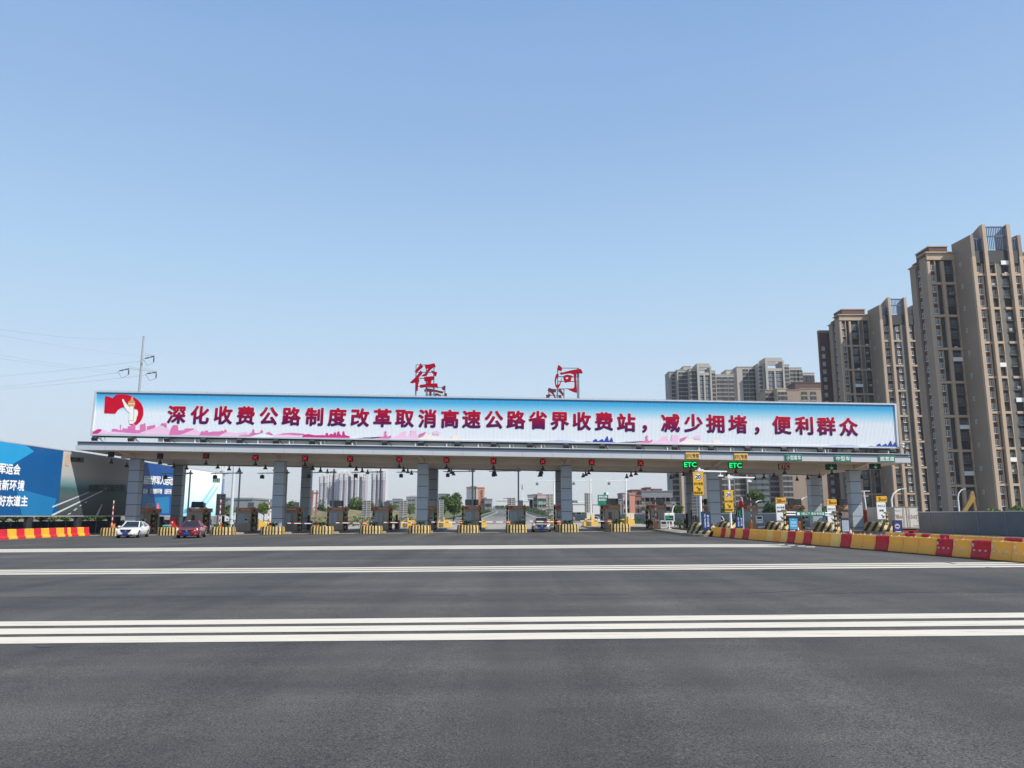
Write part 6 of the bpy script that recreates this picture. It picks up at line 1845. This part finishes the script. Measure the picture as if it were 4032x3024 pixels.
low('distant grey terrace between the far high-rises and the third column', [(1521, 1545, 1972, 0, [.5], 3, None), (1545, 1578, 1965, 4, [.3, .7], 3, None), (1600, 1640, 1957, 0, [.3, .7], 3, None), (1612, 1640, 1952, 8, [], 3, M_bwhite)], 700, M_bgrey)
low('distant grey block left of the big tree', [(1722, 1734, 1948, 2, [], 3, M_bwhite), (1728, 1766, 1946, 0, [.2, .5, .8], 2.5, None)], 520, M_bgrey)
low('row of distant pale houses left of the first mast', [(1064, 1120, 1990, 0, [.2, .5, .8], 2, None), (1290, 1330, 1990, 0, [.4], 2, None), (1640, 1724, 1986, 4, [.2, .4, .6, .8], 2.4, M_pinkish)], 600, M_bwhite)

# ------------------------------------------------------------------ trees and greenery
def crown_mesh(rx, ry, rz, n, leaf, seed, blobs=13):
    rnd = np.random.RandomState(seed)
    cs = []
    while len(cs) < blobs:
        p = rnd.uniform(-1, 1, 3)
        if (p**2).sum() < 1: cs.append(p * .68)
    cs = np.array(cs); rad = rnd.uniform(.26, .56, blobs)
    idx = rnd.randint(0, blobs, n)
    d = rnd.normal(size=(n, 3)); d /= np.linalg.norm(d, axis=1)[:, None]
    rr = rad[idx] * rnd.uniform(.55, 1.06, n)
    P = (cs[idx] + d * rr[:, None]) * np.array([rx, ry, rz])
    a = rnd.normal(size=(n, 3)); a /= np.linalg.norm(a, axis=1)[:, None]
    nn = d + rnd.normal(size=(n, 3)) * .6
    b = np.cross(nn, a); b /= np.linalg.norm(b, axis=1)[:, None] + 1e-6
    s = leaf * rnd.uniform(.6, 1.4, n)[:, None]
    V = np.concatenate([P - a*s, P + b*s*.6, P + a*s, P - b*s*.6], 1).reshape(-1, 3)
    return V, [(4*i, 4*i+1, 4*i+2, 4*i+3) for i in range(n)]
def tree(label, u, v_top, v_bot, wpx, Y, m, seed, n=1500, group='trees beyond the toll station', zbase=0.0, name='tree', cat='tree', dens=None):
    top = at(u, v_top, Y); w = wpx * Y / F; H = top.z - zbase
    t = thing(name, label, cat, (top.x, Y, zbase), 0, group)
    rnd = random.Random(seed)
    low_ = max(.25, at(u, v_bot, Y).z - zbase)
    rz_ = (H - low_) / 2; zc_ = low_ + rz_
    V, Fc = crown_mesh(w/2, w/2 * .85, rz_, n, max(.16, w * .035), seed)
    me = bpy.data.meshes.new('crown'); me.from_pydata([(x, y, z + zc_) for x, y, z in V], [], Fc); me.materials.append(m); me.update()
    o = bpy.data.objects.new('crown', me); COL.objects.link(o); o.parent = t
    mb = MB(); r0 = max(.1, H * .022)
    mb.path([(0, 0, -.1), (.05 * w, 0, zc_ * .5), (0, .02 * w, zc_ + rz_ * .4)], [r0, r0 * .75, r0 * .3], 8)
    for q in range(6):
        a_ = 2*PI*q/6 + rnd.uniform(-.4, .4); z0 = zc_ * rnd.uniform(.5, .95)
        mb.path([(0.02*w, 0, z0), (math.cos(a_)*w*.18, math.sin(a_)*w*.16, z0 + rz_ * .35), (math.cos(a_)*w*.32, math.sin(a_)*w*.3, z0 + rz_ * .75)], [r0*.5, r0*.35, r0*.12], 5)
    mb.build('trunk', M_bark, t)
    return t
tree('big rounded green tree left of the salmon tower', 1785, 1938, 2034, 112, 205, M_leaf, 1, 3600)
tree('round green tree in front of the middle far high-rise', 1408, 1950, 2034, 104, 230, M_leaf, 2, 2600)
tree('low spreading tree left of the first far high-rise', 1150, 1958, 2034, 82, 190, M_leaf, 3, 1600)
tree('pale green low tree below the leftmost far high-rise', 1262, 1966, 2034, 70, 240, M_leaf2, 4, 1400)
tree('dark tree between two camera masts', 1322, 1955, 2034, 40, 260, M_leaf2, 5, 1000)
tree('yellow-green tree right of the lone far high-rise', 1540, 1977, 2034, 74, 235, M_leaf3, 6, 1600)
tree('olive tree left of the third column', 1612, 1982, 2034, 62, 225, M_leaf3, 7, 1300)
tree('dark narrow tree at the foot of the lone far high-rise', 1500, 1960, 2034, 36, 250, M_leaf2, 8, 900)
tree('leafy tree half hidden by the third front column', 1692, 1968, 2034, 66, 215, M_leaf, 21, 1700)
tree('broad dark tree just right of the second front column', 1092, 1970, 2034, 60, 200, M_leaf2, 22, 1400)
tree('green tree standing in front of the middle far high-rise, beside the round one', 1462, 1972, 2034, 64, 222, M_leaf3, 23, 1600)
tree('bushy tree at the left foot of the big rounded tree', 1738, 1975, 2034, 56, 200, M_leaf, 24, 1400)
tree('olive shrub-like tree behind the left booths', 905, 1984, 2034, 60, 140, M_leaf3, 9, 1200)
tree('small tree with bare-looking top left of the second column', 1040, 1968, 2034, 52, 150, M_leaf3, 10, 1000)
tree('flat-topped feathery tree behind the entry lanes', 2968, 1930, 1990, 76, 140, M_leaf, 11, 2400, 'trees along the entry road')
tree('small tree above the hoarding right of the slate block', 2668, 1986, 2022, 62, 165, M_leaf, 12, 1400, 'trees along the entry road')
tree('dark bushy tree below the feathery tree', 3030, 1976, 2030, 70, 135, M_leaf2, 13, 1500, 'trees along the entry road')
tree('light green sapling left of the last column', 3236, 1990, 2025, 30, 120, M_leaf3, 14, 700, 'trees along the entry road')
tree('pale young tree right of the fifth column', 2848, 1990, 2024, 40, 150, M_leaf3, 15, 900, 'trees along the entry road')
tree('bushy treetop above the hoarding near the right edge, left of its twin', 3908, 1994, 2034, 70, 110, M_leaf3, 16, 1100, 'trees behind the hoarding')
tree('bushy treetop above the hoarding at the right edge', 4005, 1990, 2034, 80, 112, M_leaf3, 17, 1300, 'trees behind the hoarding')
tree('dark tree behind the second mast of the entry lanes', 2560, 2000, 2030, 44, 190, M_leaf2, 18, 800, 'trees along the entry road')
for i, u in enumerate((20, 72, 118, 170, 214, 262, 310, 352, 398, 440)):
    tree('yellow-green bush below the left billboards, ' + nth(i, 10).replace('from the left', 'from left'), u, 2022, 2052, 58, 96 + 4 * (i % 3), M_leaf3 if i % 3 else M_leaf2, 40 + i, 420, 'bushes behind the dark panel fence', g(-55), 'bush', 'bush')
# hedges and guard rails beside the motorway
def hedge(pts, w, h, m, seed):
    rnd = np.random.RandomState(seed); vs = []; n = 0
    for p, q in zip(pts, pts[1:]):
        L = math.dist(p[:2], q[:2]); k = int(L * 26)
        f = rnd.uniform(0, 1, k)
        base = np.array(p)[None] + (np.array(q) - np.array(p))[None] * f[:, None]
        P = base + np.stack([rnd.uniform(-w/2, w/2, k), rnd.uniform(-.3, .3, k), h * rnd.uniform(.02, 1, k) * (1 + .25 * np.sin(f * L * .9))], 1)
        a = rnd.normal(size=(k, 3)); a /= np.linalg.norm(a, axis=1)[:, None]; b = rnd.normal(size=(k, 3)); b /= np.linalg.norm(b, axis=1)[:, None]
        vs.append(np.concatenate([P - a*.22, P + b*.15, P + a*.22, P - b*.15], 1).reshape(-1, 3)); n += k
    me = bpy.data.meshes.new('hedge'); me.from_pydata(np.concatenate(vs).tolist(), [], [(4*i, 4*i+1, 4*i+2, 4*i+3) for i in range(n)]); me.materials.append(m)
    o = bpy.data.objects.new('hedge', me); COL.objects.link(o); return o
def edge(side, off, y0, y1, step=10):
    out = []
    y = y0
    while y <= y1:
        r_ = rz(y); out.append(((r_[1] - off) if side < 0 else (r_[2] + off), y, r_[3] - .1 * off)); y += step
    return out
tag(hedge(edge(1, 2.6, 200, 470), 2.2, 1.7, M_leaf2, 5), 'dark hedge along the right side of the motorway', 'hedge', None, 'stuff')
tag(hedge(edge(-1, 2.4, 205, 300) , 2.4, 1.5, M_leaf2, 6), 'dark hedge along the left side of the motorway', 'hedge', None, 'stuff')
tag(hedge([(-46, 128, -.3), (-30, 140, -.2), (-22, 172, 0)], 3, 1.4, M_leaf2, 7), 'low scrub beyond the left toll lanes', 'scrub', None, 'stuff')
tag(hedge([(17, 172, 0), (26, 168, 0), (36, 130, 0)], 2.0, 1.0, M_leaf2, 8), 'low scrub along the hoarding', 'scrub', None, 'stuff')
for side, lab, y0 in ((1, 'right', 184), (-1, 'left', 190)):
    t = thing('guard_rail', 'grey steel guard rail along the ' + lab + ' edge of the motorway', 'guard rail')
    pts = edge(side, .5, y0, 540, 6)
    mb = MB(); mb.loft([[(x, y, z + .5), (x + .06, y, z + .62), (x, y, z + .72), (x + .06, y, z + .82)] for x, y, z in pts], closed=False); mb.build('beam', M_grey, t)
    mb = MB()
    for x, y, z in pts: mb.box(x - .05, x + .05, y - .05, y + .05, z - .3, z + .75)
    o = mb.build('post', M_grey, t)

# ------------------------------------------------------------------ masts, wires, lamps, signs far behind
Yp = 120.0
pt = at(566, 1326, Yp); pb = at(555, 1990, Yp)
t = thing('power_pole', 'tall grey steel power pole with crossarms rising behind the slogan board', 'power pole', (pt.x, Yp, -.4))
hh = pt.z + .4
mb = MB(); mb.tube((0, 0, 0), (0, 0, hh), .3, .14, 12); mb.tube((0, 0, hh), (0, 0, hh + .1), .17, n=12); mb.build('pole', mat('pylon_grey', (.33, .35, .37, 1), .5, .2, var=.08), t)
def pl(u, v): q = at(u, v, Yp) - Vector((pt.x, Yp, -.4)); return q
arms = [((569, 1398), (610, 1402)), ((505, 1450), (567, 1458)), ((567, 1458), (618, 1464))]
for a, b in arms:
    a, b = pl(*a), pl(*b); mb = MB(); mb.bar((a.x, 0, a.z), (b.x, 0, b.z), .12, .14); mb.bar((a.x, 0, a.z + .35), (b.x, 0, b.z + .05), .07); mb.build('crossarm', M_alu, t)
for a, b in (((607, 1403), (571, 1417)), ((508, 1452), (471, 1465)), ((616, 1466), (579, 1475))):
    a, b = pl(*a), pl(*b); d = (b - a); mb = MB()
    for q in range(2): mb.tube((a.x + d.x*(q*.45), -.3*q, a.z + d.z*(q*.45)), (a.x + d.x*(q*.45+.4), -.3*q - .3, a.z + d.z*(q*.45+.4)),   .12, .09, 8)
    mb.path([(b.x, -.6, b.z), (b.x + (a.x-b.x)*.4, -.3, b.z - 1.0), (a.x, 0, a.z - 1.0), (a.x, 0, a.z)], .03, 5); mb.tube((a.x - .02, 0, a.z - .9), (a.x, 0, a.z - .2), .1, n=8)
    mb.build('insulator', mat('insulator_grey', (.07, .08, .09, 1), .4, var=.1), t)
M_wire = mat('cable', (0.25, 0.28, 0.32, 1), .6, var=0)
Q = [((566, 1328), (-300, 1250), 40, 8), ((571, 1420), (-300, 1500), 200, 6), ((471, 1466), (-300, 1545), 200, 6), ((579, 1477), (-300, 1548), 200, 6), ((556, 1404), (-300, 1262), 60, 3), ((480, 1462), (-300, 1344), 60, 3), ((560, 1478), (-300, 1362), 60, 3)]
for i, (a, b, Y2, sag) in enumerate(Q):
    A_, B_ = at(*a, Yp), at(*b, Y2)
    mb = MB(); pts = []
    for q in range(25):
        f = q / 24; p = A_.lerp(B_, f); p.z -= sag * .35 * 4 * f * (1 - f) * (.25 if sag > 5 else .3); pts.append(p)
    mb.path(pts, .014 if Y2 > 100 else .009, 4)
    o = mb.build('power_line', M_wire); tag(o, 'thin overhead power line in the left sky, ' + nth(i, len(Q)).replace('leftmost', 'topmost').replace('rightmost', 'lowest').replace('from the left', 'of the bundle'), 'power line', 'overhead power lines')
Yt = 300.0
b = at(884, 1835, Yt)
t = thing('telecom_mast', 'slim blue-white telecom mast with ring of antennas seen under the canopy', 'mast', (b.x, Yt, 0))
mb = MB(); mb.tube((0,0,0), (0,0,at(884,1885,Yt).z), .55, .4, 10, 0); mb.tube((0,0,at(884,1885,Yt).z), (0,0,b.z), .38, .25, 10, 1); mb.build('pole', [mat('mast_blue', (.16, .24, .5, 1), .5, var=.05), M_alu], t)
z_ = at(884, 1866, Yt).z
mb = MB(); mb.lathe([(1.5, 0), (1.6, .1), (1.6, 1.2), (1.5, 1.2)], (0, 0, z_), 12); mb.build('platform', M_alu, t)
for q in range(8):
    a_ = 2*PI*q/8; mb = MB(); mb.box(-.22, .22, -.15, .15, 0, 2.2); o = mb.build('antenna', M_white, t, (1.7*math.cos(a_), 1.7*math.sin(a_), z_ + 1.2 + (3 if q % 2 else 0)))
b = at(931, 1700, 130.0)
t = thing('light_mast', 'tall pale tapered light mast behind the second pair of columns', 'mast', (b.x, 130, -.3))
mb = MB(); mb.tube((0,0,0), (0,0,b.z), .3, .17, 10); mb.build('pole', mat('mast_pale_blue', (.45, .52, .58, 1), .5, var=.05), t)
mb = MB(); mb.lathe([(.7, 0), (.8, .1), (.8, .4)], (0, 0, b.z), 10); mb.build('lamp_ring', M_alu, t)
b = at(2058, 1911, 260.0)
t = thing('far_mast', 'thin white mast rising left of the white camera masts', 'mast', (b.x, 260, 0))
mb = MB(); mb.tube((0,0,0), (0,0,b.z), .2, .1, 8); mb.build('pole', M_white, t)
mb = MB(); mb.lathe([(.3,0),(.35,.3),(.3,1.6)], (0,0,b.z - 1.4), 8); mb.build('lamp_head', M_ac, t)
def street_lamp(u, v0, u1, v1, Y, label):
    p = at(u, v0, Y); q = at(u1, v1, Y)
    t = thing('street_lamp', label, 'street lamp', (p.x, Y, g(p.x)), 0, 'curved white street lamps on the right')
    dx, z0, z1 = q.x - p.x, p.z, q.z
    mb = MB(); mb.path([(0, 0, 0), (0, 0, z0 * .8), (0, 0, z0), (dx * .15, 0, z0 + (z1 - z0) * .5), (dx * .5, 0, z0 + (z1 - z0) * .85), (dx * .9, 0, z1)], [.13, .11, .1, .09, .08, .06], 8); mb.build('pole', M_white, t)
    mb = MB(); mb.bar((dx * .75, 0, z1 - (z1 - z0) * .04), (dx * 1.1, 0, z1 + .05), .22, .1); mb.build('lamp_head', M_alu, t)
street_lamp(2972, 1986, 2996, 1971, 118, 'curved white street lamp behind the black-fronted booth')
street_lamp(3148, 1986, 3175, 1958, 118, 'curved white street lamp above the second black booth screen')
street_lamp(3510, 1966, 3562, 1924, 96, 'large curved white street lamp above the cream lorry')
street_lamp(2647, 2016, 2661, 1988, 130, 'small curved street lamp in front of the slate office block')
street_lamp(3772, 1960, 3798, 1926, 125, 'slim street lamp in front of the nearest tan tower')
street_lamp(2784, 2010, 2798, 1984, 130, 'small curved street lamp between the two yellow speed signs')
mb = MB(); p0 = at(3410, 1932, 100); t = thing('ladder_post', 'white ladder-like post leaning left of the cream lorry', 'post', (p0.x, 100, 0))
q0 = at(3392, 2021, 100) - Vector((p0.x, 100, 0))
mb = MB(); mb.tube((0, 0, 0), (-.3, 0, p0.z), .1, .08, 8); mb.bar((-.6, 0, p0.z - .05), (.5, 0, p0.z - .05), .08); mb.bar((-.7, 0, 2.0), (.7, 0, 2.0), .08); mb.bar((-.5, 0, 4.2), (.3, 0, 4.2), .06); mb.build('frame', M_white, t)
def road_sign(u0, v0, u1, v1, Y, lines, label, tab=None):
    c = at((u0+u1)/2, v1, Y); a, b = at(u0, v0, Y) - c, at(u1, v1, Y) - c
    t = thing('road_sign', label, 'road sign', (c.x, Y, 0), 0, 'green motorway signs')
    z0, z1 = c.z, c.z + a.z
    mb = MB(); mb.bevbox(a.x, b.x, 0, .15, z0, z1, .03); mb.build('panel', M_green, t)
    mb = MB()
    for s, f, h in lines: mb.text(s, 0, z0 + (z1 - z0) * f, (z1 - z0) * h, -.03, bold=.02, w=(b.x - a.x) * .78)
    mb.build('lettering', M_txtwhite, t)
    if tab:
        p, q = at(tab[0], tab[1], Y), at(tab[2], v0, Y)
        mb = MB(); mb.bevbox(p.x - c.x, q.x - c.x, 0, .15, z1 + .02, p.z, .03); mb.build('tab', M_green, t)
        mb = MB(); mb.lathe([(.0, 0), (.28, 0), (.28, .03), (.0, .03)], n=16); o = mb.build('tab_disc', M_txtwhite, t, ((p.x + q.x) / 2 - c.x + .3, -.02, (z1 + p.z) / 2)); o.rotation_euler.x = PI/2
    for s in (-.5, .5):
        mb = MB(); mb.tube((a.x * abs(s) * (1 if s < 0 else -1), .3, -.5), (a.x * abs(s) * (1 if s < 0 else -1), .3, z1 - .2), .12, n=8); mb.build('post', M_grey, t)
road_sign(2353, 1948, 2396, 1992, 165, [('硚孝公路', .82, .2), ('临空港大道', .55, .2)], 'green motorway sign with two lines and a tab, behind the eleventh booth', (2377, 1939, 2395))
road_sign(2118, 1972, 2139, 1989, 300, [('径河大道', .68, .3), ('出口', .3, .28)], 'small green motorway sign far ahead right of the centre')
# brown gantry behind the second column pair
t = thing('sign_gantry', 'rust-brown two-post frame with a red box behind the second rear column', 'gantry', at(1237, 2010, 150))
o_ = t.location.copy()
def sg(u, v): q = at(u, v, 150) - o_; return q.x, q.z
mb = MB()
for u0, u1 in ((1226, 1232), (1244, 1248)): a, b = sg(u0, 2010), sg(u1, 1931); mb.bar((a[0], 0, -1), (b[0], 0, b[1]), .3)
a, b = sg(1220, 1942), sg(1254, 1942); mb.bar((a[0], .02, a[1]), (b[0], .02, b[1]), .28, .3); mb.build('frame', M_redbr, t)
a, b = sg(1220, 1946), sg(1229, 1972); mb = MB(); mb.bevbox(a[0], b[0], -.4, -.16, b[1], a[1], .05); mb.build('box', M_red, t)
# yellow excavator behind the hoarding
t = thing('excavator', 'yellow excavator arm raised behind the hoarding at the right', 'excavator', at(3800, 2040, 100))
o_ = t.location.copy()
def ex(u, v): q = at(u, v, 100) - o_; return q.x, q.z
M_exc = mat('machine_yellow', (.3, .18, .04, 1), .5, var=.15)
mb = MB(); a, b = ex(3792, 2018), ex(3826, 1934); mb.loft([[(a[0]-.25,-.2,a[1]),(a[0]+.25,-.2,a[1]),(a[0]+.25,.2,a[1]),(a[0]-.25,.2,a[1])],[(b[0]-.45,-.2,b[1]-1),(b[0]+.3,-.2,b[1]-1),(b[0]+.3,.2,b[1]-1),(b[0]-.45,.2,b[1]-1)],[(b[0]-.1,-.15,b[1]),(b[0]+.15,-.15,b[1]),(b[0]+.15,.15,b[1]),(b[0]-.1,.15,b[1])]]); mb.build('boom', M_exc, t)
mb = MB(); c_ = ex(3842, 2018); mb.bar((b[0], 0, b[1] - .3), (c_[0], 0, c_[1]), .35, .3); mb.build('stick', mat('machine_brown', (.2, .12, .05, 1), .6, var=.15), t)
mb = MB(); mb.bevbox(a[0] - 1.2, a[0] + 1.4, -.8, 1.6, -1.6, .3, .1); mb.build('cab', M_exc, t)

# ------------------------------------------------------------------ haze: one closed box of thin air round everything
mb = MB(); mb.box(-2600, 2600, -320, 2300, -2.0, 165.0)
hm = bpy.data.materials.new('haze_air'); hm.use_nodes = True
nt = hm.node_tree
for n in list(nt.nodes):
    if n.type == 'BSDF_PRINCIPLED': nt.nodes.remove(n)
pv_ = nt.nodes.new('ShaderNodeVolumePrincipled')
pv_.inputs['Color'].default_value = (.9, .93, .97, 1)
pv_.inputs['Density'].default_value = 0.00014
pv_.inputs['Anisotropy'].default_value = 0.2
nt.links.new(pv_.outputs[0], nt.nodes['Material Output'].inputs['Volume'])
hz = mb.build('haze', hm); hz['kind'] = 'stuff'; hz['label'] = 'thin pale haze over the plaza and the city'; hz['category'] = 'haze'
